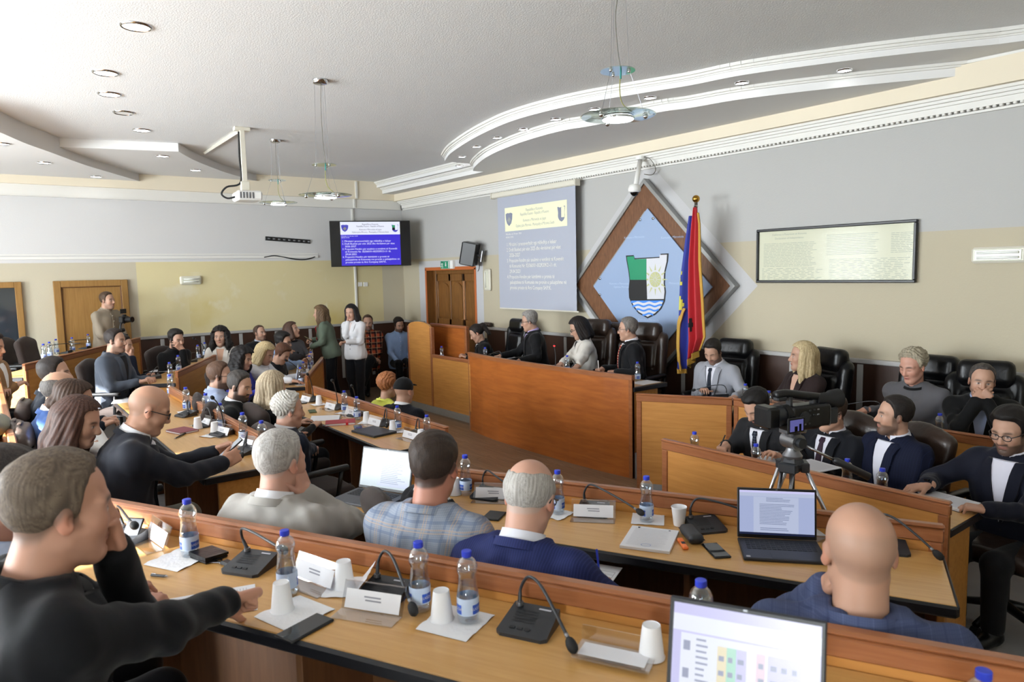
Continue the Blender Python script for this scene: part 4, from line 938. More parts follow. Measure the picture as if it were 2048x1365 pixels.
# ================================================================== people
import zlib
vcol('skin', .48, bump=.06, bscale=500, spec=.35); vcol('hair', .6, bump=.3, bscale=240, spec=.3)
SKIN = np.array(lin('#c99a7e')[:3])
def L3(c): return np.array(lin(c)[:3])
def sstep(a, b, x): t = np.clip((x-a)/(b-a), 0, 1); return t*t*(3-2*t)
def merge(chunks):
    V, Q, C, n = [], [], [], 0
    for v, q, c in chunks:
        if len(v) == 0: continue
        V.append(v); Q.append(q+n); C.append(c); n += len(v)
    return np.concatenate(V), np.concatenate(Q), np.concatenate(C)
def cloth_mat(col, rough=.8, bump=.12, kind=None):
    key = 'cloth_%s' % (col if isinstance(col, str) else '%d_%d_%d' % tuple(col))
    if key not in M: mat(key, tuple(int(v*255*(.62 if max(int(col[i:i+2], 16) for i in (1, 3, 5)) < 80 else 1)) for v in [int(col[i:i+2], 16)/255 for i in (1, 3, 5)]), rough, bump=bump, bscale=18, var=.07, vscale=9, spec=.25, sheen=.1, detail=2)
    return key
plaid('plaid_grey', '#8d949f', [('#5f6c85', .052, .010, .5, (1, 2), 0), ('#b59d86', .104, .004, .75, (1, 2), .02), ('#b59d86', .104, .004, .6, (1, 2), .03), ('#5c6a88', .0065, .0022, .25, (1, 2), 0)])
plaid('plaid_blue', '#47506e', [('#333c5b', .07, .005, .6, (1, 2), 0), ('#5a6485', .07, .004, .5, (1, 2), .035), ('#3a4362', .006, .002, .35, (1, 2), 0)])
plaid('pinstripe_navy', '#232a55', [('#323b70', .009, .003, .5, (1,), 0)]); plaid('pinstripe_dark', '#10152a', [('#202948', .016, .0015, .55, (1,), 0)])
plaid('plaid_red', '#a4482c', [('#15151a', .10, .045, .85, (1, 2), 0), ('#d9b28a', .10, .006, .7, (1, 2), .06)])
plaid('tie_red', '#a12f31', [('#d9c9a0', .03, .009, .9, (2,), 0)]); plaid('tie_dots', '#141926', [('#6f7787', .02, .003, .5, (1, 2), 0)])

class Person: pass
def arm_ik(S, W, pole, l1, l2):
    d = W-S; dist = np.linalg.norm(d); mx = (l1+l2)*.995
    if dist > mx: W = S+d/dist*mx; d = W-S; dist = mx
    dist = max(dist, abs(l1-l2)*1.05+1e-3); a = (l1*l1-l2*l2+dist*dist)/(2*dist); h = math.sqrt(max(l1*l1-a*a, 0)); u = d/np.linalg.norm(d)
    p = pole-u*pole.dot(u); p = p/max(np.linalg.norm(p), 1e-6); return S+u*a+p*h, W
def hand_prims(W, f, n, side, pose, s=1.0):
    """W wrist, f finger direction, n back of the hand; thumb on the +lat side"""
    f = f/np.linalg.norm(f); n = n-f*n.dot(f); n = n/np.linalg.norm(n); lat = np.cross(n, f)*(-1 if side > 0 else 1)
    P = lambda x, y, z: W+(f*x+lat*y+n*z)*s
    R = np.stack([f, lat, n], 1)
    pr = [BX(P(.052, -.001, 0), np.array([.046, .040, .0145])*s, .013*s, R), RC(P(-.03, 0, 0), P(.02, 0, 0), .026*s, .026*s), EL(P(.035, .022, -.008), np.array([.03, .02, .016])*s, R)]
    curls = {'flat': (12, 14, 8), 'relaxed': (28, 34, 22), 'fist': (78, 92, 55), 'hold': (42, 55, 35), 'pen': (58, 62, 30), 'spread': (16, 18, 10), 'point': (30, 35, 20), 'face': (22, 30, 20)}[pose]
    for i, (y, L, x0) in enumerate(((.030, .070, .090), (.010, .078, .096), (-.011, .072, .092), (-.031, .056, .082))):
        spread = {'spread': .16, 'flat': .07, 'face': .12}.get(pose, .03)*(1.2-.8*i); a = 0; p = P(x0-.012, y, .002); c = list(curls)
        if pose == 'pen' and i == 0: c = [45, 50, 20]
        if pose == 'point' and i == 0: c = [5, 5, 5]
        for k, fr in enumerate((.45, .31, .24)):
            a += math.radians(c[k]*(1+.08*i)); d = (f*math.cos(a)-n*math.sin(a))*math.cos(spread)+lat*math.sin(spread)*(1 if k == 0 else .4)
            q = p+d*L*fr*s*1.12; pr.append(RC(p, q, (.0098-.0012*k-.0006*i)*s, (.009-.0012*k-.0006*i)*s)); p = q
    tx = {'fist': (.6, .35, -.75), 'hold': (.75, .35, -.7), 'pen': (.85, .25, -.6)}.get(pose, (.72, .62, -.25)); p = P(.018, .028, -.004)
    d = f*tx[0]+lat*tx[1]+n*tx[2]; d /= np.linalg.norm(d); q = p+d*.044*s; pr.append(RC(p, q, .0135*s, .0115*s)); d2 = d+f*.5; d2 /= np.linalg.norm(d2); r = q+d2*.032*s; pr.append(RC(q, r, .011*s, .0098*s)); pr.append(RC(r, r+d2*.022*s, .0098*s, .008*s))
    return pr
def head_mesh(g, vox, nb, skin, beard=0, brow='#3a2a22', lips='#a8645c', stub='#4a3d38', fem=False, scalp=None, jaw=1.0, open_eyes=True):
    """head in its own frame: +x out of the face, origin between the ears. nb = base of the neck in that frame"""
    c = [EL((-.012, 0, .036), (.099, .078, .090)), EL((.028, 0, -.035), (.066, .060*jaw, .086)), RC((.004, .050*jaw, -.058), (.060, .016, -.098), .020, .020), RC((.004, -.050*jaw, -.058), (.060, -.016, -.098), .020, .020), EL((.064, 0, -.100), (.024, .024, .020)), EL((.052, .040, -.022), (.030, .025, .028)), EL((.052, -.040, -.022), (.030, .025, .028))]
    neck = RC((-.020, 0, -.045), nb, .050 if fem else .060, .052 if fem else .066)
    ears = [EL((-.006, s*.079, -.004), (.019, .009, .032), rotm(s*22, -10)) for s in (-1, 1)]
    v = Vol(c+[neck, EL((.105, 0, -.03), (.02, .02, .02))]+ears, vox)
    for p in c: v.add(p, .028)
    v.add(neck, .022)
    for s in (-1, 1):
        v.add(RC((.080, s*.012, .022), (.066, s*.050, .020), .0125 if not fem else .009, .010), .016)
        v.cut(EL((.098, s*.032, .001), (.018, .018, .011)), .010)
        v.add(EL((.0745, s*.031, .001), (.0125, .0145, .0115)), .004)
        v.add(EL((.094, s*.012, -.036), (.011, .0085, .008)), .008)
    v.add(RC((.086, 0, .014), (.107, 0, -.029), .008, .0125), .012); v.add(EL((.103, 0, -.033), (.012, .011, .010)), .008)
    v.add(EL((.086, 0, -.060), (.012, .023, .0065)), .006); v.add(EL((.084, 0, -.071), (.012, .020, .007)), .006); v.cut(RC((.098, -.016, -.0655), (.098, .016, -.0655), .0032, .0032), .004); v.cut(EL((.092, 0, -.083), (.008, .018, .005)), .008)
    for e in ears: v.add(e, .008)
    for s in (-1, 1): v.cut(EL((.004, s*.089, -.002), (.009, .007, .015)), .004)
    V, Q = v.mesh(); x, y, z = V.T; ayv = abs(y)
    C = np.tile(skin, (len(V), 1)).astype(float)
    def paint(col, w): nonlocal C; C = C*(1-w[:, None])+np.asarray(col)[None, :]*w[:, None]
    paint(skin*np.array([1.04, .82, .78]), .55*np.exp(-(((x-.06)/.03)**2+((ayv-.045)/.02)**2+((z+.03)/.022)**2))); paint(skin*np.array([1.05, .80, .74]), .6*np.exp(-(((x-.112)/.014)**2+(y/.014)**2+((z+.032)/.016)**2)))
    paint(skin*np.array([1.08, .78, .72]), .6*(ayv > .074)*(abs(x) < .035)*(abs(z) < .04))
    if beard:
        reg = sstep(.028, .045, x-.35*(z+.06)*0)*0
        m = sstep(-.045, -.062, z-.0)*sstep(-.005, .015, x)*(1-sstep(-.125, -.14, z)); m = np.maximum(m, sstep(.0, .02, x)*sstep(-.036, -.044, z)*(ayv < .030)*(x > .07)); m *= 1-.95*np.exp(-(((z+.066)/.0085)**2+(ayv/.022)**2))
        side = sstep(-.015, .0, x)*(1-sstep(.024, .04, x))*sstep(.03, .0, z)*(ayv > .05); m = np.maximum(m, side*.9)
        paint(L3(stub), np.clip(m*beard, 0, 1))
    paint(L3(lips), .95*np.exp(-(((z+.0655)/.0085)**4+(y/.023)**4))*(x > .08)); paint(L3('#5a2f2c'), .8*np.exp(-(((z+.0655)/.0022)**2+(y/.019)**4))*(x > .08))
    bw = np.exp(-(((z-.0245+.15*(ayv-.032)**2/.02)/.0062)**2+((ayv-.034)/.022)**4))*(x > .05); paint(L3(brow), .95*bw)
    for s in (-1, 1):
        e = np.exp(-(((y-s*.031)/.0125)**4+((z-.001)/.0062)**4))*(x > .072)
        if open_eyes:
            paint(L3('#d9d2cc'), .85*e); paint(L3('#2a1d18'), .95*np.exp(-(((y-s*.031)/.0072)**4+((z-.0012)/.0072)**4))*(x > .074))
        paint(L3('#3a2722'), .75*np.exp(-(((y-s*.031)/.0145)**4+((z-(.0068 if open_eyes else -.002))/.0026)**2))*(x > .068))
    paint(L3('#6b3f35'), .5*np.exp(-(((x-.1)/.008)**2+((ayv-.008)/.005)**2+((z+.042)/.004)**2)))
    if scalp is not None: paint(L3(scalp[0]), np.clip(scalp[1](x, y, z), 0, 1))
    return V, Q, C
def zline(x, lift=0.0):
    return np.interp(x, [-.13, -.085, -.045, -.022, -.008, .010, .020, .030, .045, .060, .075, .095], [-.062, -.064, -.050, -.020, .004, -.022, -.014, .052, .082, .091, .094, .096])+lift
def hair_mesh(style, vox, col, col2=None, seed=0, lift=0.0, part=0.0, nb=None, length=.3):
    rs = np.random.RandomState(seed); ph = rs.uniform(0, 6.28, 8)
    cr = EL((-.012, 0, .036), (.099, .078, .090)); prims = [EL((-.014, 0, .040), (.104, .083, .098))]; strands = 55
    if style in ('short', 'crop', 'receding'):
        top = {'short': .024, 'crop': .014, 'receding': .012}[style]; lift += {'receding': .0}.get(style, 0)
        v = Vol([EL((-.014, 0, .046), (.125, .098, .115))], vox); v.add(cr)
        def th(x, y, z): return -(.0012+((.004+(top-.004)*sstep(.02, .095, z+.18*np.maximum(x, 0)))*sstep(.0, .030, z-zline(x, lift))))
        v.warp(th)
        if style == 'short': v.add(EL((.036, part*.03, .110), (.046, .052, .022), rotm(0, 12)), .02); v.add(EL((-.02, 0, .115), (.075, .062, .026)), .02)
        def cut(x, y, z):
            zl = zline(x, lift)
            if style == 'receding': zl = zl+.05*sstep(.0, .06, x)*sstep(.015, .05, abs(y)+0*z)+.03*sstep(.02, .08, x)
            return (zl-z)*.9
        v.keep(cut); v.warp(lambda x, y, z: .0016*np.sin(140*y+60*x+ph[0])*np.sin(90*z+50*x+ph[1])); strands = 90
    elif style == 'fringe':                              # bald on top, hair left round the sides and back
        v = Vol([EL((-.014, 0, .046), (.118, .092, .108))], vox); v.add(cr); v.warp(lambda x, y, z: -(.0065-.003*sstep(.03, .07, z)+0*x*y))
        v.keep(lambda x, y, z: np.maximum((zline(x, lift)-z)*.9, (z-(.082-.34*np.maximum(x+.02, 0)-.25*np.maximum(-.06-x, 0)))*.8)+0*y); v.keep(lambda x, y, z: (x-.032)*.8+0*y*z)
        v.warp(lambda x, y, z: .0014*np.sin(150*y+60*x)*np.sin(110*z))
    elif style == 'bowl':                                # short full hair, set waves
        v = Vol([EL((-.014, 0, .05), (.142, .12, .135))], vox); v.add(cr); v.warp(lambda x, y, z: -(.002+(.008+.014*sstep(-.02, .07, z))*sstep(.0, .035, z-zline(x, lift))+0*y))
        v.keep(lambda x, y, z: (zline(x, lift-.006)-z)*.9+0*y); v.warp(lambda x, y, z: .004*np.sin(48*y+14*np.sin(21*x+ph[0])+18*np.sin(17*z+ph[1]))+.003*np.sin(70*x+12*np.sin(25*y+ph[2])+9*np.sin(30*z))); strands = 40
    elif style in ('long', 'bob', 'pony', 'updo', 'curly', 'wavy'):
        Lh = {'bob': .15, 'pony': .03, 'updo': .02}.get(style, length); cap_t = {'curly': .040, 'updo': .022, 'pony': .010, 'bob': .022, 'wavy': .024}.get(style, .018)
        v0 = [EL((-.02, 0, .03), (.16, .14, .15))]
        locks = []
        if style in ('long', 'bob', 'curly', 'wavy'):
            bulge = {'curly': .050, 'long': .022, 'wavy': .028, 'bob': .020}[style]
            for s in (-1, 1):
                locks += [RC((.012, s*.074, .03), (.022, s*(.080+bulge*.5), -.11), .026+bulge*.4, .024+bulge*.4), RC((-.045, s*.060, .02), (-.04, s*(.068+bulge*.5), -.12), .036+bulge*.5, .036+bulge*.4)]
                if Lh > .2: locks += [RC((.022, s*(.080+bulge*.5), -.11), (.035, s*(.085+bulge*.4), -.06-Lh*.75), .024+bulge*.4, .016), RC((-.04, s*(.068+bulge*.5), -.12), (-.055, s*(.062+bulge*.5), -.06-Lh), .036+bulge*.4, .026)]
            locks += [RC((-.085, 0, .02), (-.095, 0, -.12), .05+bulge*.4, .052+bulge*.3)]
            if Lh > .2: locks += [RC((-.095, 0, -.12), (-.100, 0, -.06-Lh), .052+bulge*.3, .035)]
        if style == 'pony': locks += [EL((-.125, 0, .055), (.035, .032, .032)), RC((-.14, 0, .05), (-.15, 0, -.10), .034, .026)]
        if style == 'updo': locks += [EL((-.120, 0, -.015), (.045, .055, .045)), EL((-.06, 0, .09), (.07, .07, .05))]
        v = Vol(v0+locks, vox); v.add(EL((-.012, 0, .036), (.099+cap_t, .078+cap_t, .090+cap_t)))
        v.keep(lambda x, y, z: np.minimum((zline(x, -.004+lift)-z)*.9+0*y, (.010-abs(y))*.0+(x+.0)*1.0+0*z) if style in ('long', 'bob', 'wavy', 'curly') else (zline(x, lift)-z)*.9+0*y)
        for p in locks: v.add(p, .03)
        face = FN(lambda x, y, z: np.maximum(abs(y-part)-np.interp(z, [-.3, -.02, .03, .06, .08, .097+lift, .104+lift], [.064, .062, .060, .052, .038, .010, -.01]), .020-x+0*z), (.0, -.07, -.3), (.2, .07, .12)); v.cut(face, .010)
        v.cut(FN(lambda x, y, z: np.maximum(np.maximum(abs(y)-.045, z+.10), -x-.015+0*z), (-.03, -.05, -.5), (.2, .05, -.09)), .015)
        if style == 'curly': v.warp(lambda x, y, z: .009*np.sin(75*x+ph[0]+2*np.sin(40*z))*np.sin(80*y+ph[1])*np.sin(70*z+ph[2]+2*np.sin(50*y)))
        elif style == 'wavy': v.warp(lambda x, y, z: .003*np.sin(160*np.arctan2(y, x+.03)/2+7*np.sin(22*z)+ph[0]))
        else: v.warp(lambda x, y, z: .0022*np.sin(26*np.arctan2(y, x+.02)+3*np.sin(12*z+ph[0])+ph[1]))
    elif style == 'cap':
        v = Vol([EL((-.012, 0, .055), (.12, .10, .11)), EL((.12, 0, .05), (.06, .07, .02))], vox); v.add(EL((-.014, 0, .045), (.108, .089, .098))); v.keep(lambda x, y, z: .018-z-.12*x+0*y); v.add(EL((.10, 0, .062), (.062, .066, .009), rotm(0, 12)), .006); v.add(EL((-.012, 0, .143), (.01, .01, .006)), .002)
    V, Q = v.mesh()
    if len(V) == 0: return V, Q, np.zeros((0, 3))
    x, y, z = V.T; an = np.arctan2(y, x+.02); st = .5+.5*np.sin(strands*an+5*np.sin(9*z)+2*np.sin(31*z+an*9)); st = .55*st+.45*(.5+.5*np.sin(strands*2.3*an+7*np.sin(6*z+1)))
    c1 = L3(col); c2 = L3(col2) if col2 else c1*1.5; w = st*.8
    if style == 'cap': w = 0*w
    C = c1[None, :]*(1-w[:, None])+c2[None, :]*w[:, None]
    return V, Q, C
WT = {'m': ([-.24, -.1, .1, .35, .6, .78, .88, .95, 1.0, 1.06], [.165, .185, .182, .178, .198, .206, .190, .150, .105, .075], [.12, .135, .130, .124, .128, .122, .108, .088, .075, .06]),
      'f': ([-.24, -.1, .1, .35, .6, .78, .88, .95, 1.0, 1.06], [.165, .18, .165, .142, .160, .170, .158, .122, .082, .058], [.12, .13, .118, .102, .120, .105, .088, .072, .062, .05])}
def person(label, head_px, h, fl, yaw, sex='m', s=1.04, lean=5, side=0, twist=0, head=(0, 10, 0), outfit='suit', top='#22242c', inner='#e6e6ea', tie=None, trousers=None, hair=('short', '#2b211c', None), skin='#c59b84', beard=0, glasses=None, handL=None, handR=None, belly=0.0, stand=False, short_sleeve=False, d=None, pos=None, stub='#40342f', brow='#33261f', elbowL=None, elbowR=None, knee=.42, lod=None, scalp=None, lips=None, chair=None, chair_label=None, chair_off=.0, chair_yaw=None, chair_s=1.04, shoulder=None, hoodie=False, eyes=True, collar=True, vdeep=.34, pants_vis=True, extras=None, tucked=0, legs='fwd', wide=1.0):
    """one person; local +x is the way they face, +y their left. head_px: picture position of the crown (sets the place on the floor), h: crown height over the floor fl"""
    skin = L3(skin)*.86; yr = math.radians(yaw)
    hipz = (.93 if stand else .50); Ls = .52 if sex == 'm' else .48; la = math.radians(lean); sa = math.radians(side)
    u = np.array([math.sin(la), math.sin(sa), math.cos(la)*math.cos(sa)]); u /= np.linalg.norm(u); f = np.array([math.cos(la), 0, -math.sin(la)]); f = f-u*f.dot(u); f /= np.linalg.norm(f); lat = np.cross(u, f)
    if twist: t_ = math.radians(twist); f, lat = f*math.cos(t_)+lat*math.sin(t_), lat*math.cos(t_)-f*math.sin(t_)
    hip = np.array([0, 0, hipz]); NB = hip+u*Ls
    hy, hp, hr = head; nd = u*.8+np.array([0, 0, .5])+f*(.18+.006*hp); nd /= np.linalg.norm(nd); HCn = NB+nd*.165+f*.012; RH = rotm(math.degrees(0)+hy, hp, hr)
    tl_ = HCn+RH@np.array([-.012, 0, .126])
    if d is not None and head_px is not None: h = ad(head_px[0], head_px[1], d)[2]-fl
    sc = s*float(np.clip(h/(tl_[2]*s), .95, 1.08)); top_local = tl_*sc
    # rescale vertically so that the crown lands at h
    dz = h-top_local[2]
    if head_px is not None:
        P = ad(head_px[0], head_px[1], d) if d is not None else az(head_px[0], head_px[1], fl+h)
        if d is not None: dz = P[2]-fl-top_local[2]
        cy_, sy = math.cos(yr), math.sin(yr); ox, oy = P[0]-(cy_*top_local[0]-sy*top_local[1]), P[1]-(sy*top_local[0]+cy_*top_local[1])
    else: ox, oy = pos; 
    lift = dz/sc
    hip = hip+[0, 0, lift]; NB = NB+[0, 0, lift]; HCn = HCn+[0, 0, lift]
    dist = proj((ox, oy, fl+1.0))[2]; lod = lod if lod is not None else (0 if dist < 3.3 else 1 if dist < 6.6 else 2)
    vj, vh, vb, vhand = [(.0085, .0042, .03, .0042), (.012, .0055, .035, .0055), (.016, .0066, .04, .0068)][lod]
    root = thing('person', label, 'person', (ox, oy, fl), yr, 'people in the council room')
    inv = np.array([[math.cos(yr), math.sin(yr), 0], [-math.sin(yr), math.cos(yr), 0], [0, 0, 1]])
    def W2L(p): return (inv@(np.array(p, float)-np.array([ox, oy, fl])))/sc
    tt, ww, dd = [np.array(a) for a in WT[sex]]; ww = ww*wide; dd = dd+belly*np.exp(-((tt-.22)/.22)**2)*.5; xo_b = belly*.5
    def xo(t): return .012*np.sin(np.clip(t, 0, 1)*3.1)+xo_b*np.exp(-((t-.22)/.22)**2)
    def torso_f(infl):
        def g(x, y, z):
            x, y, z = x-hip[0], y-hip[1], z-hip[2]; t = (x*u[0]+y*u[1]+z*u[2])/Ls; a = x*f[0]+y*f[1]+z*f[2]; b = x*lat[0]+y*lat[1]+z*lat[2]
            w = np.interp(t, tt, ww)+infl; dp = np.interp(t, tt, dd)+infl; q = ((abs(b)/w)**2.4+(abs(a-xo(t))/dp)**2.4)**(1/2.4)
            return np.maximum(np.maximum((q-1)*np.minimum(w, dp)*.92, (t-1.07)*Ls), (-.25-t)*Ls)
        e = np.array([.34, .34, .18]); lo = np.minimum(hip, NB)-e; hi = np.maximum(hip, NB)+np.array([.34, .34, .06]); return FN(g, lo, hi)
    def surf(t, b, off):
        w = np.interp(t, tt, ww)+.0; dp = np.interp(t, tt, dd); a = xo(t)+dp*np.maximum(1-(np.minimum(abs(b)/w, .999))**2.4, 0)**(1/2.4)+off; return hip+u*(t*Ls)+f*a+lat*b
    shw = shoulder or (.178 if sex == 'm' else .152); l1, l2 = (.285, .255) if sex == 'm' else (.262, .235)
    arms = {}
    for sd, hd, el in ((1, handL, elbowL), (-1, handR, elbowR)):
        S = NB-u*.055+lat*(sd*shw*wide)+f*.005
        hd = hd or dict(l=(.36, .12*sd, .27), pose='relaxed')
        if 'w' in hd: Wt = W2L(hd['w'])
        elif 'px' in hd: Wt = W2L(az(*hd['px']))
        elif 'face' in hd: Wt = HCn+RH@np.array(hd['face'])
        else: Wt = hip+np.array([hd['l'][0], hd['l'][1], hd['l'][2]])
        pole = np.array(el, float) if el is not None else np.array([-.35, sd*.55, -.8])
        E, Wt = arm_ik(S, Wt, pole, l1, l2); fd = Wt-E; fd /= np.linalg.norm(fd)
        ff = fd if 'dir' not in hd else (fd*.3+np.array(hd['dir'], float)); ff = ff/np.linalg.norm(ff); nn = np.array(hd.get('n', (0, 0, 1)), float)
        if abs(nn.dot(ff)) > .95: nn = np.array([0, -sd, .2])
        arms[sd] = (S, E, Wt, fd, ff, nn, hd.get('pose', 'relaxed'))
    # ---- garment on the upper body
    infl = {'suit': .016, 'shirt': .008, 'coat': .022, 'top': .004}.get(outfit, .01)
    prims = [torso_f(infl)]; k = [.0]
    rs_ = {'suit': (.074, .060, .052, .046), 'coat': (.074, .064, .056, .050), 'shirt': (.064, .054, .048, .042), 'top': (.058, .048, .043, .038)}[outfit]
    if sex == 'f': rs_ = tuple(v_*.88 for v_ in rs_)
    for sd, (S, E, Wt, fd, ff, nn, ps_) in arms.items():
        prims.append(RC(NB-u*.02+lat*(sd*.05), S, rs_[0]*.80, rs_[0])); k.append(.05)
        prims.append(RC(S, E, rs_[0]*.93, rs_[1])); k.append(.035)
        if short_sleeve: pass
        else: prims.append(RC(E, Wt-fd*(.016 if outfit != 'shirt' else .03), rs_[2]*1.04, rs_[3])); k.append(.025)
    if outfit in ('suit', 'coat') or sex == 'f': pass
    if sex == 'f': prims += [EL(surf(.60, .07, -.035), (.072, .07, .072)), EL(surf(.60, -.07, -.035), (.072, .07, .072))]; k += [.05, .05]
    v = Vol(prims, vj)
    for p, kk in zip(prims, k): v.add(p, kk)
    if short_sleeve:
        for sd, (S, E, *_r) in arms.items():
            d_ = (E-S)/np.linalg.norm(E-S); c0 = S+d_*.20; v.cut(FN(lambda x, y, z, c0=c0, d_=d_: np.maximum(-((x-c0[0])*d_[0]+(y-c0[1])*d_[1]+(z-c0[2])*d_[2]), np.sqrt((x-c0[0])**2+(y-c0[1])**2+(z-c0[2])**2)-.13), c0-.13, c0+.13))
    # neck opening
    v.cut(RC(NB+nd*.03, NB+nd*.25, .064 if sex == 'm' else .056, .07), .012)
    sdm = (zlib.crc32(label.encode()) % 997)/50.0; am = .0065 if outfit in ('suit', 'coat') else .0075
    v.warp(lambda x, y, z: am*np.sin(23*x+9*np.sin(7*y+sdm)+sdm)*np.sin(19*z+6*np.sin(11*x)+sdm*2)*np.sin(13*y+4*z+sdm))
    for sd, (S, E, *_r) in arms.items():                     # folds in the crook of the elbow
        v.warp(lambda x, y, z, E=E: .006*np.exp(-(((x-E[0])**2+(y-E[1])**2+(z-E[2])**2)/.009))*np.sin(85*(x-E[0])+70*(z-E[2])))
    V, Q = v.mesh(); gname = {'suit': 'jacket', 'coat': 'coat', 'shirt': 'shirt', 'top': 'top'}[outfit]
    tm = top if top in M else cloth_mat(top)
    obj(gname, np_mesh(gname, V*sc, Q), tm, root)
    def sheet(name, rows, m_, th=.004, n=7):
        mb = MB(); R_ = len(rows); A, B = [], []
        for (t, ya, yb, o_) in rows:
            for j in range(n):
                b = ya+(yb-ya)*j/(n-1); A.append(surf(t, b, o_+infl+.005+th)*sc); B.append(surf(t, b, o_+infl-.010)*sc)
        fs = []
        for i in range(R_-1):
            for j in range(n-1): q = (i*n+j, i*n+j+1, (i+1)*n+j+1, (i+1)*n+j); fs.append(q); fs.append(tuple(a+R_*n for a in q[::-1]))
        for i in range(R_-1):
            for j in (0, n-1): fs.append((i*n+j, (i+1)*n+j, (i+1)*n+j+R_*n, i*n+j+R_*n))
        for i in (0, R_-1):
            for j in range(n-1): fs.append((i*n+j, i*n+j+1, i*n+j+1+R_*n, i*n+j+R_*n))
        mb.add(A+B, fs); return obj(name, mb, m_, root, smooth=True, angle=50)
    def ring(name, c0, axis, fwd_, r, hgt, flare, a0, a1, m_, th=.004, lift_=0.0, n=22):
        """collar: band round the neck from angle a0 to a1 (0 = front), folding outwards"""
        axis = axis/np.linalg.norm(axis); fw = fwd_-axis*fwd_.dot(axis); fw /= np.linalg.norm(fw); sd_ = np.cross(axis, fw); mb = MB(); prof = [(r, 0), (r*.97, hgt), (r*.99+th, hgt+.003), (r+flare, hgt*.15), (r+flare-th, hgt*.1)]; m2 = len(prof); vs = []
        for i in range(n):
            a = math.radians(a0+(a1-a0)*i/(n-1)); dr = fw*math.cos(a)*1.02+sd_*math.sin(a); fr = .5-.5*math.cos(a)
            for (rr, hh2) in prof: vs.append((c0+dr*rr+axis*(hh2+lift_*fr))*sc)
        fs = [(i*m2+j, i*m2+(j+1) % m2, (i+1)*m2+(j+1) % m2, (i+1)*m2+j) for i in range(n-1) for j in range(m2)]
        fs += [tuple(range(m2)), tuple(range((n-1)*m2, n*m2))]
        mb.add(vs, fs); return obj(name, mb, m_, root, smooth=True, angle=60)
    nr = .069 if sex == 'm' else .060; cb = NB+nd*.012
    if outfit in ('suit', 'coat'):
        im = inner if inner in M else cloth_mat(inner, .75, .06)
        ts = [1.01, .95, .88, .8, .7, .6, .5, .42, vdeep]; vv = lambda t: .056*max(0, (t-vdeep)/(1-vdeep))+.003
        if sex == 'f': vv = lambda t: .048*max(0, (t-vdeep)/(1-vdeep))+.003
        sheet('shirt', [(t, -vv(t)-.007, vv(t)+.007, .001+(.010 if t > .9 else 0)) for t in ts], im)
        for sd in (-1, 1):
            sheet('lapel', [(t, sd*vv(t), sd*(vv(t)+.012+.048*math.sin(min(1, max(0, (t-vdeep)/(.86-vdeep)))*math.pi*.62)), .008+(.012 if t > .88 else .006 if t > .8 else 0)) for t in ts], tm, .006)
        ring('collar', NB+nd*.0-u*.012, nd, f, nr+.018, .030, .016, 62, 298, tm, .006, .018)
        if sex == 'm' and collar: ring('shirt_collar', cb, nd, f, nr, .038, .012, 14, 346, im, .004, .014)
        if tie:
            tmn = tie if tie in M else cloth_mat(tie, .6, .03)
            rows = [(1.0, -.016, .016, .016), (.955, -.021, .021, .020), (.93, -.013, .013, .016)]+[(t, -.017-.016*(.9-t), .017+.016*(.9-t), .010) for t in (.85, .75, .65, .55, .45, vdeep+.0)]
            sheet('tie', rows, tmn, .006)
        for t in (.25, .12): 
            c0 = surf(t, .004, infl+.002)*sc; obj('button', MB().sphere(tuple(c0), .009*sc, 8, 6, sc=(.6, 1, 1)), 'plastic_black', root)
        if not short_sleeve and sex == 'm':
            for sd, (S, E, Wt, fd, ff, nn, ps_) in arms.items(): obj('shirt_cuff', MB().tube([tuple((Wt-fd*.05)*sc), tuple((Wt-fd*.001)*sc)], [.041*sc, .039*sc], 16), im, root, smooth=True, angle=50)
    elif outfit == 'shirt':
        if collar: ring('collar', cb, nd, f, nr, .036, .014, 10, 350, tm, .004, .014)
        sheet('placket', [(t, -.016, .016, .001) for t in (.97, .85, .7, .55, .4, .25, .1)], tm, .003, 3)
        for t in (.9, .75, .6, .45, .3): c0 = surf(t, 0, infl+.006)*sc; obj('button', MB().sphere(tuple(c0), .006*sc, 6, 5), 'plastic_white', root)
    elif outfit == 'top': ring('neckline', cb-nd*.016, nd, f, nr+.020, .016, .014, 0, 359.9, inner if inner in M else cloth_mat(inner), .004, .012, 28)
    if scalp is None and hair and hair[0] in ('short', 'crop', 'bowl'):
        hl_ = hair[3].get('lift', 0) if len(hair) > 3 else 0; scalp = (hair[1], lambda x, y, z: .9*sstep(-.008, .006, z-zline(x, hl_)))
    # ---- body: one mesh of head, neck, trunk, arms, hands and legs
    chunks = []
    nbl = RH.T@(NB-u*.02-HCn)
    Vh, Qh, Ch = head_mesh(None, vh, nbl, skin, beard, brow, lips or ('#a8645c' if sex == 'f' else '#b0776c'), stub, sex == 'f', scalp, .96 if sex == 'f' else 1.0, eyes)
    chunks.append(((RH@Vh.T).T+HCn, Qh, Ch))
    for sd, (S, E, Wt, fd, ff, nn, ps_) in arms.items():
        hs = 1.0 if sex == 'm' else .9; pr = hand_prims(Wt, ff, nn, sd, ps_, hs); fa = RC(E+fd*.02, Wt, .040*hs if short_sleeve else .034*hs, .0265*hs); al = pr+[fa]
        if short_sleeve: al.append(RC(S+(E-S)*.55, E, .046, .042))
        v = Vol(al, vhand); v.add(fa)
        for i, p in enumerate(al):
            v.add(p, .010 if i < 3 or p is fa or short_sleeve and p is al[-1] else .005)
        Va, Qa = v.mesh(); Ca = np.tile(skin*np.array([1.0, .95, .93]), (len(Va), 1)); chunks.append((Va, Qa, Ca))
    kn = {}
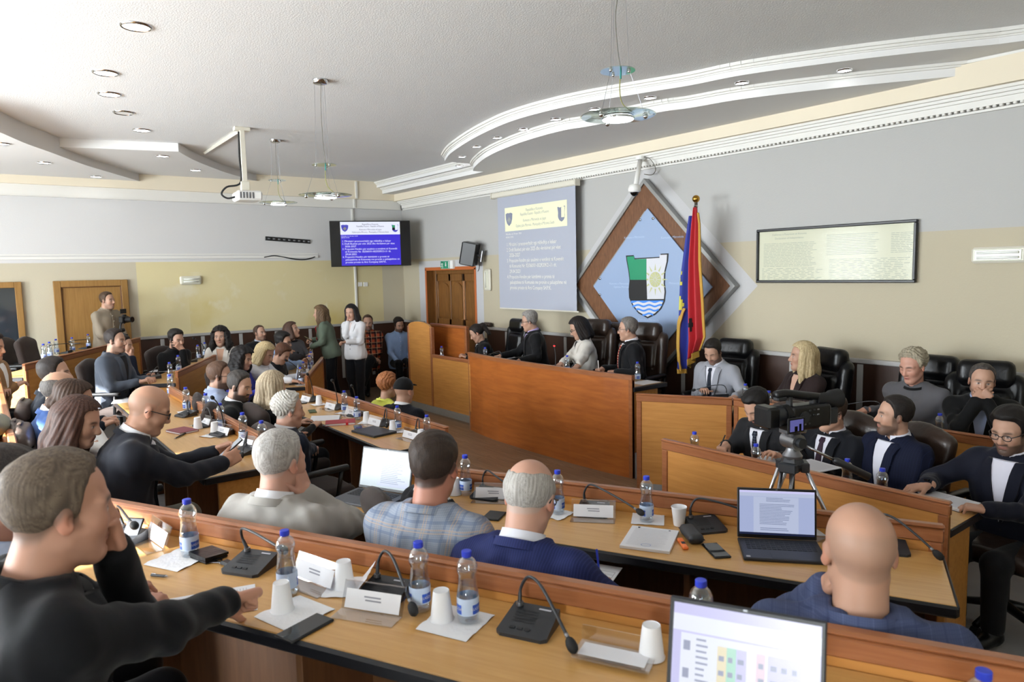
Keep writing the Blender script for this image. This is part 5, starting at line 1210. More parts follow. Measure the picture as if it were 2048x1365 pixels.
    for sd in (1, -1):
        if stand: kp, an = hip+np.array([.02, sd*.095, -.45]), np.array([-.02+.05*sd, sd*.10, .09])
        elif legs == 'cross' and sd == 1: kp = hip+np.array([knee, -.02, .10]); an = kp+np.array([.12, -.15, -.40])
        else: kp = hip+np.array([knee, sd*.11, .0]); an = np.array([knee-.02, sd*.10, .09])
        kn[sd] = (hip+np.array([0, sd*.09, -.02]), kp, an)
    core = [torso_f(-.02)]+[RC(NB-u*.02+lat*(sd*.05), a[0], .045, .045) for sd, a in arms.items()]+[RC(a[0], a[1], .042, .038) for a in arms.values()]+[RC(a[1], a[2], .034, .026) for a in arms.values()]+[RC(q[0], q[1], .065, .05) for q in kn.values()]+[RC(q[1], q[2], .048, .035) for q in kn.values()]
    v = Vol(core, vb)
    for p in core: v.add(p, .03)
    Vc, Qc = v.mesh(); chunks.append((Vc, Qc, np.tile(skin, (len(Vc), 1))))
    V, Q, C = merge(chunks); obj('body', np_mesh('body', V*sc, Q, C), 'skin', root)
    # ---- trousers and shoes
    pr = [EL(hip+np.array([.0, 0, -.05]), (.125, .165 if sex == 'm' else .155, .10))]; kk = [.0]
    for sd in (1, -1): a, b, c_ = kn[sd]; pr += [RC(a, b, .092, .070), RC(b, c_+[0, 0, .02], .068, .058)]; kk += [.05, .03]
    v = Vol(pr, max(vj, .012)*(1.3 if lod else 1.0))
    for p, q in zip(pr, kk): v.add(p, q)
    V, Q = v.mesh(); obj('trousers', np_mesh('trousers', V*sc, Q), cloth_mat(trousers or '#191b22'), root)
    for sd in (1, -1):
        c_ = kn[sd][2]; pr = [EL((c_[0]+.055, c_[1], c_[2]-.045), (.135, .045, .04)), RC(c_+[0, 0, 0], c_-[.02, 0, .04], .045, .045)]; v = Vol(pr, .014)
        for p in pr: v.add(p, .03)
        v.keep(lambda x, y, z, c_=c_: (c_[2]-.085-z)+0*x*y); V, Q = v.mesh(); obj('shoe', np_mesh('shoe', V*sc, Q), 'leather_black', root)
    # ---- hair, glasses
    if hair and hair[0] != 'bald':
        Vk, Qk, Ck = hair_mesh(hair[0], vh*1.15, hair[1], hair[2] if len(hair) > 2 else None, seed=zlib.crc32(label.encode()) % 1000, **(hair[3] if len(hair) > 3 else {}))
        if len(Vk): obj('cap' if hair[0] == 'cap' else 'hair', np_mesh('hair', ((RH@Vk.T).T+HCn)*sc, Qk, Ck), 'hair' if hair[0] != 'cap' else cloth_mat(hair[1]), root)
    if glasses:
        T = lambda p: tuple((RH@np.array(p)+HCn)*sc); mb = MB(); gm = 'spectacle_'+glasses.strip('#')
        if gm not in M: mat(gm, glasses, .35)
        for s_ in (-1, 1):
            pts = [T((.100-.25*abs(dy_)*.3, s_*.032+dy_, .0+dz_)) for dy_, dz_ in [(.024*math.cos(a*math.pi/8), .017*math.sin(a*math.pi/8)) for a in range(17)]]; mb.tube(pts, .0022*sc, 6, cap=False); mb.tube([T((.096, s_*.056, .006)), T((.06, s_*.078, .008)), T((-.01, s_*.084, .008)), T((-.022, s_*.083, -.008))], .0024*sc, 6)
        mb.tube([T((.101, -.009, .004)), T((.104, 0, .007)), T((.101, .009, .004))], .002*sc, 6); obj('glasses', mb, gm, root, smooth=True)
    q = Person(); q.root = root; q.arms = arms; q.sc = sc; q.hip = hip; q.RH = RH; q.HC = HCn; q.loc = np.array([ox, oy, fl]); q.yaw = yr
    q.world = lambda p: (np.array([[math.cos(yr), -math.sin(yr), 0], [math.sin(yr), math.cos(yr), 0], [0, 0, 1]])@(np.array(p)*sc)+np.array([ox, oy, fl]))
    q.handL, q.handR = q.world(arms[1][2]+arms[1][4]*.07), q.world(arms[-1][2]+arms[-1][4]*.07)
    if chair:
        off = .07-chair_off; cx_, cy2 = ox+math.cos(yr)*off, oy+math.sin(yr)*off
        place_chair(chair, cx_, cy2, fl, yr if chair_yaw is None else math.radians(chair_yaw), chair_label or 'chair under the %s' % label, chair_s)
    return q

def wrist_band(q, side, name, m_, r=.033, w=.012, back=.012, face=False):
    S, E, W, fd, ff, nn, ps = q.arms[side]; c = (W-fd*back)*q.sc; d = fd*w*q.sc
    o = obj(name, MB().tube([tuple(c-d/2), tuple(c+d/2)], r*q.sc, 18), m_, q.root, smooth=True, angle=40)
    if face:
        n = nn-fd*nn.dot(fd); n = n/np.linalg.norm(n); obj('watch_face', MB().tube([tuple(c+n*r*q.sc*.9), tuple(c+n*(r+.008)*q.sc)], .019*q.sc, 16), 'screen_black', o)
# ================================================================== the people in the room
def PY(label, px, Y, fl, yaw, **k): return person(label, px, ay(px[0], px[1], Y)[2]-fl, fl, yaw, **k)
def PX(label, px, X, fl, yaw, **k): return person(label, px, ax(px[0], px[1], X)[2]-fl, fl, yaw, **k)
def buzz(x, y, z): return .75*sstep(-.01, .02, z-zline(x))*(1-sstep(.03, .06, z-.0*x))
def stubble_all(x, y, z): return .45*sstep(.0, .015, z-zline(x)-.005)*(1-sstep(.055, .085, z+.3*np.maximum(x, 0)))
A = {}
# --- nearest row
A['front'] = person('man in black suit with cropped fair hair leaning on his hand in the foreground', (112, 908), 1.38, T3, 100, lean=14, head=(-4, 6, 0), top='#1b1d22', inner='#23252b', collar=False, hair=('crop', '#4a3f36', '#7d6d5c'), scalp=('#5b4c40', buzz), skin='#cf9c84', handR=dict(px=(492, 1196, 1.235), pose='fist', dir=(1, .1, -.1), n=(0, .4, 1)), handL=dict(face=(.115, .035, -.115), dir=(-.25, -.25, 1), n=(.8, .4, .2), pose='face'), elbowR=(-.1, -.6, -.6), elbowL=(.2, .5, -1), chair='row', chair_label='brown row chair under the foreground man in black')
person('man with dark hair and light blue shirt at the left picture edge', (8, 897), 1.37, T3, 98, d=1.95, outfit='shirt', top='#b4c2dc', hair=('crop', '#2a2523', '#4a4340'), skin='#b98772', chair='row', chair_label='brown row chair under the man at the left picture edge')
# --- second row, backs to us
person('grey haired man in pale grey suit seen from behind', (557, 864), 1.38, T2, 120, d=2.93, s=1.10, chair_s=.97, chair_off=-.24, lean=6, head=(-8, 4, 0), top='#a09c96', hair=('crop', '#8d8883', '#c9c6c2'), scalp=('#b9aaa0', stubble_all), skin='#cf9f8b', handR=dict(face=(.07, -.07, -.13), dir=(0, .2, 1), n=(.2, -1, 0), pose='face'), handL=dict(l=(.34, .2, .22), pose='relaxed'), elbowR=(.2, -.6, -.8), chair='row', chair_label='brown row chair under the grey suited man seen from behind')
person('man in pale grey checked jacket with dark cropped hair seen from behind', (868, 867), 1.37, T2, 120, d=2.70, s=1.10, chair_s=.97, chair_off=-.24, lean=8, head=(4, 8, 0), top='plaid_grey', inner='#1a2322', hair=('crop', '#241b16', '#3d2f26'), skin='#b87f6a', collar=False, handL=dict(l=(.38, .16, .25)), handR=dict(l=(.38, -.16, .25)), chair='row', chair_label='brown row chair under the man in the checked jacket')
A['navy'] = person('balding grey man in navy pinstriped suit writing on his lap', (1067, 920), 1.36, T2, 116, d=2.52, s=1.12, chair_s=.97, chair_off=-.24, lean=10, head=(0, 22, 0), top='pinstripe_navy', inner='#d8d8e0', hair=('fringe', '#8a857f', '#c5c1bb', dict(lift=.004)), scalp=('#a9a29a', lambda x, y, z: .5*sstep(.0, .012, z-zline(x))*(1-sstep(.05, .08, z+.2*np.maximum(x, 0)))), skin='#d0a08a', glasses='#1a1a1c', handR=dict(px=(1196, 1168, 1.0), dir=(.7, 0, -.3), pose='pen'), handL=dict(l=(.38, .1, .12), pose='relaxed'), elbowR=(.1, -.8, -.6), chair='row', chair_label='brown row chair under the man in navy pinstripes')
A['bald'] = person('bald man in blue checked jacket with his hand on his chin', (1722, 1008), 1.38, T2, 122, d=1.93, s=1.17, chair_s=.97, chair_off=-.24, lean=3, head=(10, 4, 0), top='plaid_blue', hair=('bald',), scalp=('#8c7566', stubble_all), skin='#c0947c', wide=1.06, handL=dict(face=(.075, .055, -.125), dir=(0, -.2, 1), n=(.2, 1, 0), pose='face'), handR=dict(l=(.36, -.2, .2)), elbowL=(.3, .6, -.8), collar=False, chair='row', chair_label='brown row chair under the bald man in blue check')
# --- row with the phone
A['phone'] = person('bald man with black glasses in charcoal suit looking at his phone', (312, 774), 1.31, T2, 84, lean=20, head=(0, 24, 0), top='#343744', hair=('bald',), scalp=('#9a8070', stubble_all), skin='#cc9c82', glasses='#15151c', belly=.09, wide=1.06, d=3.95, handL=dict(px=(432, 905, 1.13), dir=(1, -.25, .35), n=(0, 1, .3), pose='hold'), handR=dict(px=(448, 926, 1.11), dir=(1, .25, .45), n=(.2, -1, .3), pose='hold'), chair_off=-.08, chair='vinyl', chair_label='ribbed brown chair under the bald man with the phone', trousers='#6b6a60')
person('woman with straight dark brown hair in pale pink cardigan', (165, 797), 1.30, T2, 72, sex='f', lean=10, head=(-10, 18, 0), top='#cabdc1', outfit='top', inner='#b9a9ae', hair=('long', '#2c1c17', '#5a3c30', dict(length=.34)), chair_off=-.08, chair='vinyl', chair_label='ribbed brown chair under the woman in the pink cardigan')
person('woman with curly brown updo and white blouse resting on her hand', (152, 765), 1.27, T2, 82, sex='f', lean=12, head=(0, 10, 0), top='#e4e4e2', outfit='top', inner='#e4e4e2', hair=('updo', '#2b1e17', '#4e382a'), handR=dict(face=(.09, -.05, -.11), dir=(0, .2, 1), n=(1, -.3, 0), pose='face'), chair_off=-.08, chair='vinyl', chair_label='ribbed brown chair under the woman with the updo')
person('balding man in bright blue suit sitting in the sunlight', (117, 744), 1.33, T2, 86, lean=8, head=(0, 4, 0), top='#3d5a92', hair=('fringe', '#3a3634', '#6d6864', dict(lift=.0)), skin='#c79a80', chair_off=-.08, chair='vinyl', chair_label='ribbed brown chair under the man in the bright blue suit')
person('man with dark brushed hair and navy jacket beside the sunlit man', (103, 716), 1.34, T2, 80, lean=4, head=(-6, 0, 0), top='#1d2638', hair=('crop', '#1d1816', '#332b27'), scalp=('#6d5a4d', buzz), chair_off=-.08, chair='vinyl', chair_label='ribbed brown chair under the man in the navy jacket, second left row')
# --- left side, middle ring
person('man in dark grey blazer over a black t-shirt looking right', (228, 659), 1.42, T2, 55, d=8.0, lean=6, head=(0, 2, 0), top='#4a505b', inner='#121317', collar=False, hair=('crop', '#211b19', '#352b27'), scalp=('#7a6455', buzz), beard=.45, handR=dict(l=(.36, -.12, .24)), handL=dict(l=(.36, .1, .24)), chair='row', chair_label='brown row chair under the man in the dark grey blazer')
person('seated man in navy jacket and white shirt hidden behind the grey blazer', (246, 672), 1.33, T2, 60, d=8.7, lean=10, head=(0, 5, 0), top='#222b45', inner='#e9e9ec', vdeep=.1, hair=('crop', '#2a211c', None), handR=dict(face=(.10, -.02, -.13), dir=(.1, .3, 1), n=(1, 0, 0), pose='fist'))
person('bearded man in black shirt covering his mouth with his hand', (352, 661), 1.30, T2, 28, d=9.2, outfit='shirt', top='#131318', hair=('short', '#171310', None), beard=.95, stub='#1d1613', handL=dict(face=(.115, .0, -.10), dir=(-.2, -.8, .6), n=(1, 0, 0), pose='face'), handR=dict(l=(.32, -.1, .2)), chair='row', chair_label='black chair behind the bearded man in the black shirt')
person('woman with long black curls in white blazer facing the room', (440, 656), 1.27, T2, -28, d=9.7, sex='f', top='#ddd8d0', inner='#cfa78f', hair=('curly', '#0f0c0b', '#241c18', dict(length=.22)), head=(0, 2, 0), collar=False)
person('person in tan jacket with folded arms cut by the left edge', (-16, 668), 1.30, T3, 62, outfit='coat', top='#8b6843', inner='#e2e0dc', hair=('short', '#241c18', None), handR=dict(l=(.2, .12, .28)), handL=dict(l=(.22, -.1, .26)))
# --- left side, inner ring
person('blonde woman in white blazer bent over her laptop', (537, 688), 1.25, T1, 38, sex='f', d=8.7, lean=20, head=(0, 28, 0), top='#dcdde2', inner='#e6e6ea', hair=('bob', '#8f7850', '#d8c59c', dict(part=.02)), collar=False, handR=dict(px=(585, 762, .93), pose='flat'), handL=dict(px=(600, 752, .93), pose='flat'), lips='#9c4a48', eyes=False)
person('woman with long black curls in royal blue dress', (488, 697), 1.27, T1, 45, sex='f', d=8.3, lean=8, head=(0, 14, 0), outfit='top', top='#2a2f90', inner='#2a2f90', hair=('curly', '#0d0b0b', '#1e1818', dict(length=.28)), chair='row', chair_label='brown row chair under the woman in the royal blue dress')
person('man with glasses in light blue shirt with clasped hands', (566, 666), 1.30, T1, 52, d=9.6, lean=14, head=(0, 8, 0), outfit='shirt', top='#86a0c6', hair=('short', '#14110f', None), beard=.6, glasses='#16161a', handR=dict(px=(604, 730, .95), pose='hold', n=(0, -1, .4)), handL=dict(px=(606, 724, .97), pose='hold', n=(0, 1, .4)))
person('person with short brown hair bending down behind the blonde woman', (572, 692), 1.2, T1, 45, d=9.2, lean=18, head=(0, 35, 0), outfit='top', top='#22252f', inner='#22252f', hair=('short', '#4a2f22', '#6b4733'))
PX('man with receding hair and dark jacket against the far wall', (517, 652), -11.6, T1, 15, top='#1f2329', inner='#b9c3d6', hair=('receding', '#3a2a22', '#5a463a'), beard=.5, head=(10, -6, 0), collar=True)
PX('woman with brown bob in grey and black top looking up', (578, 646), -11.3, T1, 12, sex='f', outfit='top', top='#56565b', inner='#121214', hair=('bob', '#3d2a22', '#5f463a'), head=(35, -14, 0), lips='#8c2a35', handR=dict(px=(607, 725, 1.0), pose='relaxed'))
# --- inner ring, backs towards us
person('bearded man with glasses in pale blue jacket at the inner desk', (437, 725), 1.31, T1, 78, lean=4, head=(-12, 4, 0), top='#98a4c0', inner='#a9b3cb', hair=('crop', '#4a3528', '#6b5040'), beard=.85, stub='#3a2a22', glasses='#222226', chair_off=-.10, chair='row', chair_label='brown row chair under the man in the pale blue jacket')
person('bearded man in black suit with shaved temples turning aside', (482, 744), 1.29, T1, 66, lean=8, head=(-22, 14, 0), top='#131418', hair=('crop', '#2a2624', '#55504c'), scalp=('#8a776a', buzz), beard=.95, stub='#2f2724', chair_off=-.10, chair='row', chair_label='brown row chair under the bearded man in the black suit')
person('woman with very long straight blonde hair seen from behind', (545, 744), 1.28, T1, 98, sex='f', lean=4, head=(0, 6, 0), outfit='top', top='#15161a', inner='#15161a', hair=('long', '#7d6a55', '#d9c9aa', dict(length=.44)), chair_off=-.10, chair='row', chair_label='brown row chair under the woman with long blonde hair')
A['white'] = person('white haired man in navy suit holding a phone in his lap', (576, 787), 1.23, T1, 96, s=1.06, chair_off=-.10, lean=2, head=(-14, 6, 0), top='#1b2440', inner='#e6e6ea', hair=('bowl', '#9c978f', '#dedad2', dict(lift=.004)), skin='#cfa08a', handR=dict(px=(640, 902, .74), pose='relaxed'), handL=dict(px=(618, 872, .78), pose='hold', n=(0, 1, .3)), chair='row', chair_label='brown row chair under the white haired man in navy')
person('man in dark suit with crossed legs hidden behind the checked jacket', (874, 884), 1.24, T1, 80, lean=4, top='#15171d', hair=('crop', '#2a211c', None), legs='cross', chair='row', chair_label='row chair beside the inner desk end with a crossed leg above it', handR=dict(l=(.3, -.1, .1)), handL=dict(l=(.3, .1, .12)))
# --- in front of the inner desk
person('woman with short ginger hair in lemon yellow top seen from behind', (775, 747), 1.19, 0, 100, sex='f', lean=4, head=(0, 6, 0), outfit='top', top='#d9df66', inner='#d9df66', hair=('bowl', '#7d4a2a', '#b9794e', dict(lift=-.004)), chair_s=.82, chair_off=-.12, chair='row', chair_label='brown row chair under the woman in the yellow top')
person('man in dark suit and black cap seen from behind', (807, 758), 1.19, 0, 112, lean=5, head=(0, 4, 0), top='#1a1e2c', inner='#e3e3e6', hair=('cap', '#17181b', None), chair_s=.82, chair_off=-.12, chair='row', chair_label='brown row chair under the man in the black cap')
# --- standing and along the far wall
A['journalist'] = person('standing woman in olive jacket with red lanyard and long hair', (640, 612), 1.69, 0, 238, sex='f', stand=True, lean=12, head=(0, 4, 0), outfit='coat', top='#626e5f', inner='#16171b', vdeep=-.05, hair=('wavy', '#4a382a', '#7d6447', dict(length=.36)), s=1.0, handR=dict(l=(.34, -.16, .17), pose='hold'), handL=dict(l=(.30, .14, .08), pose='hold'))
A['blazer'] = person('standing woman in white blazer with black trousers touching her cheek', (700, 610), 1.71, 0, -62, sex='f', stand=True, lean=2, head=(8, 12, 4), top='#dadadd', inner='#c9b9b4', collar=False, hair=('long', '#120f0f', '#231d1c', dict(length=.26)), s=1.0, eyes=False, lips='#8c2f38', handR=dict(face=(.07, -.055, -.13), dir=(0, .2, 1), n=(.3, -1, 0), pose='relaxed'), handL=dict(l=(.26, .02, .18), pose='hold'), elbowR=(.25, -.1, -1))
A['camman'] = person('standing cameraman in tan shirt with a stabilised camera by the door', (212, 585), 1.79, .27, 38, d=10.6, stand=True, outfit='shirt', top='#8d8272', hair=('crop', '#3a2c22', '#5a4636'), scalp=('#8a7262', buzz), beard=.3, head=(8, 0, 0), s=1.0, handL=dict(l=(.3, .1, .06), pose='hold'), handR=dict(l=(.3, -.06, .08), pose='hold'))
PX('man in orange and black plaid shirt sitting against the far wall', (735, 631), -12.0, 0, -18, outfit='shirt', top='plaid_red', hair=('receding', '#3a2a20', '#5a4434'), beard=.7, head=(-6, 8, 0), legs='cross', trousers='#121318', handR=dict(l=(.25, .05, .1)), handL=dict(l=(.27, -.02, .12)), s=1.08)
PX('man in light blue shirt looking down beside the lectern', (797, 637), -12.0, 0, -12, outfit='shirt', top='#8fa8cf', hair=('short', '#1d1613', None), beard=.8, head=(12, 16, 6), trousers='#121318', handR=dict(l=(.3, -.1, .02)), handL=dict(l=(.26, .12, .04)), s=1.04)
# --- head table
PY('woman with dark ponytail in black jacket reading at the lectern', (946, 651), 6.0, .10, -118, sex='f', lean=14, head=(-6, 30, 0), top='#16171a', inner='#dcdce0', hair=('pony', '#17110f', '#2e2420'), eyes=False)
A['purple'] = PY('grey haired man with glasses and lilac shirt at the head table', (1057, 624), 6.02, .27, -122, lean=8, head=(-8, 10, 0), top='#15161a', inner='#b7a6d8', hair=('short', '#6f6a66', '#a9a5a0'), glasses='#17171a', handR=dict(px=(1003, 712, 1.03), pose='relaxed'), handL=dict(px=(1040, 722, 1.03), pose='relaxed'))
A['chairwoman'] = PY('chairwoman with straight dark hair and glasses in cream blazer', (1150, 637), 5.98, .27, -118, sex='f', lean=8, head=(-6, 24, 0), top='#cfcac2', inner='#17171a', collar=False, hair=('bob', '#14100f', '#2a2220', dict(length=.2)), glasses='#17171a', handR=dict(px=(1118, 732, 1.03), pose='relaxed'), handL=dict(px=(1150, 742, 1.03), pose='relaxed'), chair_yaw=-80, chair='big_brown', chair_label='brown leather chair behind the chairwoman', lips='#9c4a48')
A['redtie'] = PY('man with glasses in dark suit and red striped tie at the head table', (1256, 636), 5.98, .27, -128, lean=4, head=(-10, 4, 0), top='#14161d', inner='#e3e3ea', tie='tie_red', hair=('crop', '#57524e', '#8a8580'), glasses='#4a4a4e', handR=dict(px=(1206, 738, 1.03), pose='pen', dir=(.6, .6, -.1)), handL=dict(px=(1232, 745, 1.03), pose='relaxed', dir=(.5, -.8, 0)), chair_yaw=-80, chair='big_brown', chair_label='brown leather chair behind the man with the red tie', chair_off=.04)
# --- right wall desk
PY('man in light grey suit and dark tie reading at the right wall desk', (1421, 683), 6.12, TR, -86, lean=8, head=(6, 32, 0), top='#989aa2', inner='#dadbe4', tie='#1f2c44', hair=('crop', '#15120f', '#2a231f'), beard=.7, eyes=False, handR=dict(px=(1405, 782, .90), pose='relaxed'), handL=dict(px=(1470, 795, .90), pose='relaxed'), chair='big_black', chair_label='black leather chair behind the man in light grey', chair_off=.06)
PY('woman with long blonde hair in maroon cardigan at the right wall desk', (1608, 685), 6.15, TR, -112, sex='f', lean=2, head=(-24, 0, 0), top='#43302f', inner='#cda691', collar=False, vdeep=.5, hair=('long', '#9c8660', '#dccaa2', dict(length=.30)), chair='big_black', chair_label='black leather chair behind the blonde woman in maroon', chair_off=.02)
A['older'] = PY('older woman with short grey-blonde hair in grey top', (1822, 701), 6.10, TR, -92, sex='f', lean=6, head=(-12, 18, 0), outfit='top', top='#5a595d', inner='#101012', wide=1.25, belly=.06, hair=('bowl', '#7d7462', '#b5ab95', dict(lift=.012)), skin='#cf9c88', handR=dict(px=(1728, 822, .90), pose='fist', dir=(1, 0, -.2)), handL=dict(px=(1838, 842, .90), pose='relaxed'), eyes=False, chair='big_black', chair_label='black leather chair behind the older woman in grey', chair_off=.02)
PY('man with clasped hands under his chin in black suit on the right', (1968, 730), 6.0, TR, -74, lean=12, head=(10, 4, -4), top='#131418', inner='#a9b9dc', hair=('receding', '#2a2522', '#5a5450'), beard=.5, handR=dict(face=(.125, -.025, -.115), dir=(.1, .7, .5), n=(1, 0, .2), pose='hold'), handL=dict(face=(.135, .03, -.12), dir=(.1, -.7, .5), n=(1, 0, .2), pose='hold'), elbowL=(.3, .5, -1), elbowR=(.3, -.5, -1), chair='big_black', chair_label='black leather chair behind the man with clasped hands', chair_off=.02)
# --- right inner desk
A['writer'] = PY('dark bearded man in charcoal suit and dotted tie writing', (1503, 787), 4.42, TR, -96, lean=18, head=(-4, 34, 0), top='#2a2b30', inner='#dcdde6', tie='tie_dots', hair=('short', '#120f0e', None), beard=.95, stub='#171210', eyes=False, handR=dict(px=(1452, 890, .90), pose='pen', dir=(.7, .2, -.3)), handL=dict(px=(1560, 915, .90), pose='relaxed'), chair='low_brown', chair_label='low brown leather chair behind the writing man')
PY('man in dark suit and purple tie half hidden behind the video camera', (1664, 790), 4.62, TR, -98, lean=0, head=(-12, 4, 0), top='#161a27', inner='#dadbe6', tie='#43203c', hair=('crop', '#2e221b', '#4a382d'), glasses='#1c1c20', handR=dict(l=(.3, -.1, .16)), handL=dict(l=(.32, .1, .16)), chair='low_brown', chair_label='low brown leather chair behind the man with the purple tie')
PY('man in navy pinstriped suit and open white shirt looking left', (1795, 794), 4.60, TR, -110, lean=0, head=(-28, -2, 0), top='pinstripe_dark', inner='#dbdce8', hair=('crop', '#14100f', '#29211d'), scalp=('#6d5a4e', buzz), beard=.75, stub='#241b18', handR=dict(l=(.3, -.12, .12)), handL=dict(l=(.3, .1, .12)), chair='low_brown', chair_label='low brown leather chair behind the man in dark pinstripes')
A['reach'] = PY('man with glasses in navy suit reaching for his phone at the right', (2018, 820), 4.52, TR, -98, lean=6, head=(0, 14, 0), top='#1a2038', inner='#e0e0ee', hair=('short', '#15110f', None), glasses='#1a1a1e', beard=.8, stub='#2b211d', handR=dict(px=(1852, 972, .93), pose='spread', dir=(.6, -.6, -.2)), handL=dict(px=(1972, 1020, .90), pose='relaxed', dir=(.3, -1, 0)), elbowR=(-.1, -.8, -.5), chair='low_brown', chair_label='low brown leather chair behind the man reaching for his phone')
# --- empty chairs
def ch(kind, px, py, z, fl, yaw, label): p = az(px, py, z); place_chair(kind, p[0], p[1], fl, math.radians(yaw), label, 1.04)
ch('row', 22, 672, 1.50, T3, 62, 'empty brown row chair nearest the framed glass door'); ch('row', 52, 668, 1.50, T3, 62, 'empty brown row chair in the middle of the three by the left door'); ch('row', 94, 667, 1.50, T3, 62, 'empty brown row chair closest to the plain wooden door')
ch('row', 268, 702, 1.34, T2, 62, 'empty brown row chair just right of the grey blazer'); ch('row', 292, 690, 1.34, T2, 62, 'empty brown row chair next to the bearded man in the black shirt')
p = ay(1005, 652, 6.2); place_chair('big_black', p[0], p[1], .27, math.radians(-95), 'empty black leather chair between ponytail woman and lilac shirt', .98)
p = ay(1200, 642, 6.3); place_chair('big_brown', p[0], p[1], .27, math.radians(-95), 'empty brown leather chair right of the chairwoman')

wrist_band(A['front'], -1, 'bracelet', 'rubber', .030, .010, .0); wrist_band(A['front'], 1, 'wristwatch', 'rubber', .031, .018, .004, True); wrist_band(A['reach'], -1, 'wristwatch', 'rubber', .031, .014, .0, True); wrist_band(A['older'], 1, 'wristwatch', 'rubber', .030, .016, .004, True)
# ================================================================== things on the desks
mat('cap_blue', '#2b3fc4', .4); mat('label_paper', '#bfd0ea', .45); mat('label_blue', '#2c55b8', .45); mat('paper_white', '#e2e2e6', .85); mat('paper_grey', '#b9b9c0', .85); mat('ink_grey', '#8e8e98', .8); mat('tissue', '#ececee', .9, bump=.2, bscale=60)
mat('foam_cup', '#e8e8ea', .55); mat('book_red', '#a12b34', .5); mat('strap_red', '#c0202c', .5); mat('book_maroon', '#7c3340', .5); mat('laptop_grey', '#4e5055', .4, .3); mat('laptop_dark', '#303136', .42, .2); mat('key_black', '#1b1c20', .5); mat('orange_plastic', '#ef7a3a', .4); mat('phone_glass', '#0f1114', .06, spec=.8); mat('phone_green', '#4b5a3c', .5); mat('pen_blue', '#2238b8', .4); mat('steel', '#b9bac0', .25, 1.0)
clear('bottle_plastic', (.93, .95, .97), .16, .06); clear('water', (.90, .95, .99), .06, .02); clear('acrylic', (.95, .95, .96), .13, .05)
ORD = ['first', 'second', 'third', 'fourth', 'fifth', 'sixth', 'seventh', 'eighth', 'ninth']
def wrap_text(s, size, r, z, ang0):
    me = text_mesh(s, size, 'CENTER')
    for v in me.vertices: a = ang0+v.co.x/r; h = v.co.y; v.co = (r*math.cos(a), r*math.sin(a), z+h)
    return me
def make_bottle():
    t_ = thing('water_bottle', '', 'bottle', group='plastic water bottles')
    prof = [(.0, .004), (.024, .0), (.031, .006), (.0325, .014)]
    for i in range(9): z = .018+.008*i; prof += [(.0325, z), (.0318, z+.004)]
    prof += [(.0325, .092)]
    for i in range(6): z = .096+.007*i; r = .0322-.0045*math.sin((i+.5)/6*math.pi/2); prof += [(r, z), (r-.0012, z+.0035)]
    prof += [(.0268, .140), (.0275, .147), (.0305, .155), (.0315, .165), (.030, .175), (.0255, .186), (.0185, .194), (.0135, .198), (.0132, .205)]
    obj('plastic_shell', MB().lathe(prof, 24, cap=False), 'bottle_plastic', t_, smooth=True)
    wp = [(0, .005)]+[(max(r-.0018, .001), z) for r, z in prof[2:] if z < .163]+[(.0290, .163), (0, .163)]
    obj('water', MB().lathe(wp, 18, cap=False), 'water', t_, smooth=True)
    obj('cap', MB().lathe([(.0, .217), (.0135, .217), (.015, .2155), (.0152, .201), (.014, .199)], 20), 'cap_blue', t_, smooth=True, angle=40)
    obj('neck_ring', MB().lathe([(.0145, .194), (.0165, .1955), (.0145, .197)], 20, cap=False), 'bottle_plastic', t_)
    lb = obj('label', MB().lathe([(.0331, .030), (.0333, .031), (.0333, .080), (.0331, .081)], 24, cap=False), 'label_paper', t_, smooth=True)
    for a0 in (0, 2.1, 4.2):
        bd = MB(); n = 6; vs = [(.03345*math.cos(a0+(i/(n-1)-.5)*1.05), .03345*math.sin(a0+(i/(n-1)-.5)*1.05), z) for z in (.034, .062) for i in range(n)]; bd.add(vs, [(i, i+1, n+i+1, n+i) for i in range(n-1)]); obj('label_block', bd, 'label_blue', lb)
        obj('label_lettering', wrap_text('RUGOVË', .0115, .0336, .045, a0), 'paper_white', lb)
    return t_
_bot = None
def bottle(px, py, z, label, top=False):
    global _bot
    p = az(px, py, z+(.217 if top else 0)); p[2] = z
    if _bot is None: _bot = make_bottle(); b = _bot
    else: b = dup(_bot)
    b.location = p; b.rotation_euler = (0, 0, random.uniform(0, 6.28)); b['label'] = label; return b
def bottle_row(z, pts, where):
    for i, q in enumerate(pts): bottle(q[0], q[1], z, 'blue-capped water bottle, %s from left %s' % (ORD[i], where), len(q) > 2)
bottle_row(1.17, [(381, 1112), (576, 1190), (841, 1220), (937, 1243), (1402, 1160, 1), (1968, 1341, 1)], 'on the nearest desk')
bottle_row(1.02, [(932, 990), (1116, 1028), (1293, 1043)], 'on the second desk with open laptops')
bottle_row(1.02, [(342, 792), (374, 823), (414, 838), (443, 862), (488, 885), (526, 905)], 'on the desk of the bald man with phone')
bottle_row(.87, [(690, 826), (715, 840), (796, 862), (855, 884)], 'on the desk with the red notebook')
bottle_row(1.02, [(341, 762), (358, 745), (376, 731), (397, 720), (411, 714)], 'on the left desk before the bearded man')
bottle_row(.87, [(602, 770), (608, 757), (620, 742), (623, 733)], 'on the desk of the blonde in white')
bottle_row(1.17, [(89, 721), (101, 716), (114, 709), (146, 705), (178, 697)], 'on the rear left desk by the door')
bottle_row(.87, [(1389, 864, 1), (1512, 888, 1), (1695, 918, 1), (1765, 937, 1)], 'on the right desk behind the tripod')
bottle_row(.85, [(1491, 768, 1), (1538, 782, 1), (1880, 827, 1)], 'on the right wall desk')
bottle_row(.97, [(970, 695, 1), (1134, 711, 1), (1275, 724, 1)], 'on the head table')
p = ay(883, 700, 5.85); bottle(883, 693, .85, 'water bottle with blue cap standing alone on the lectern', True)

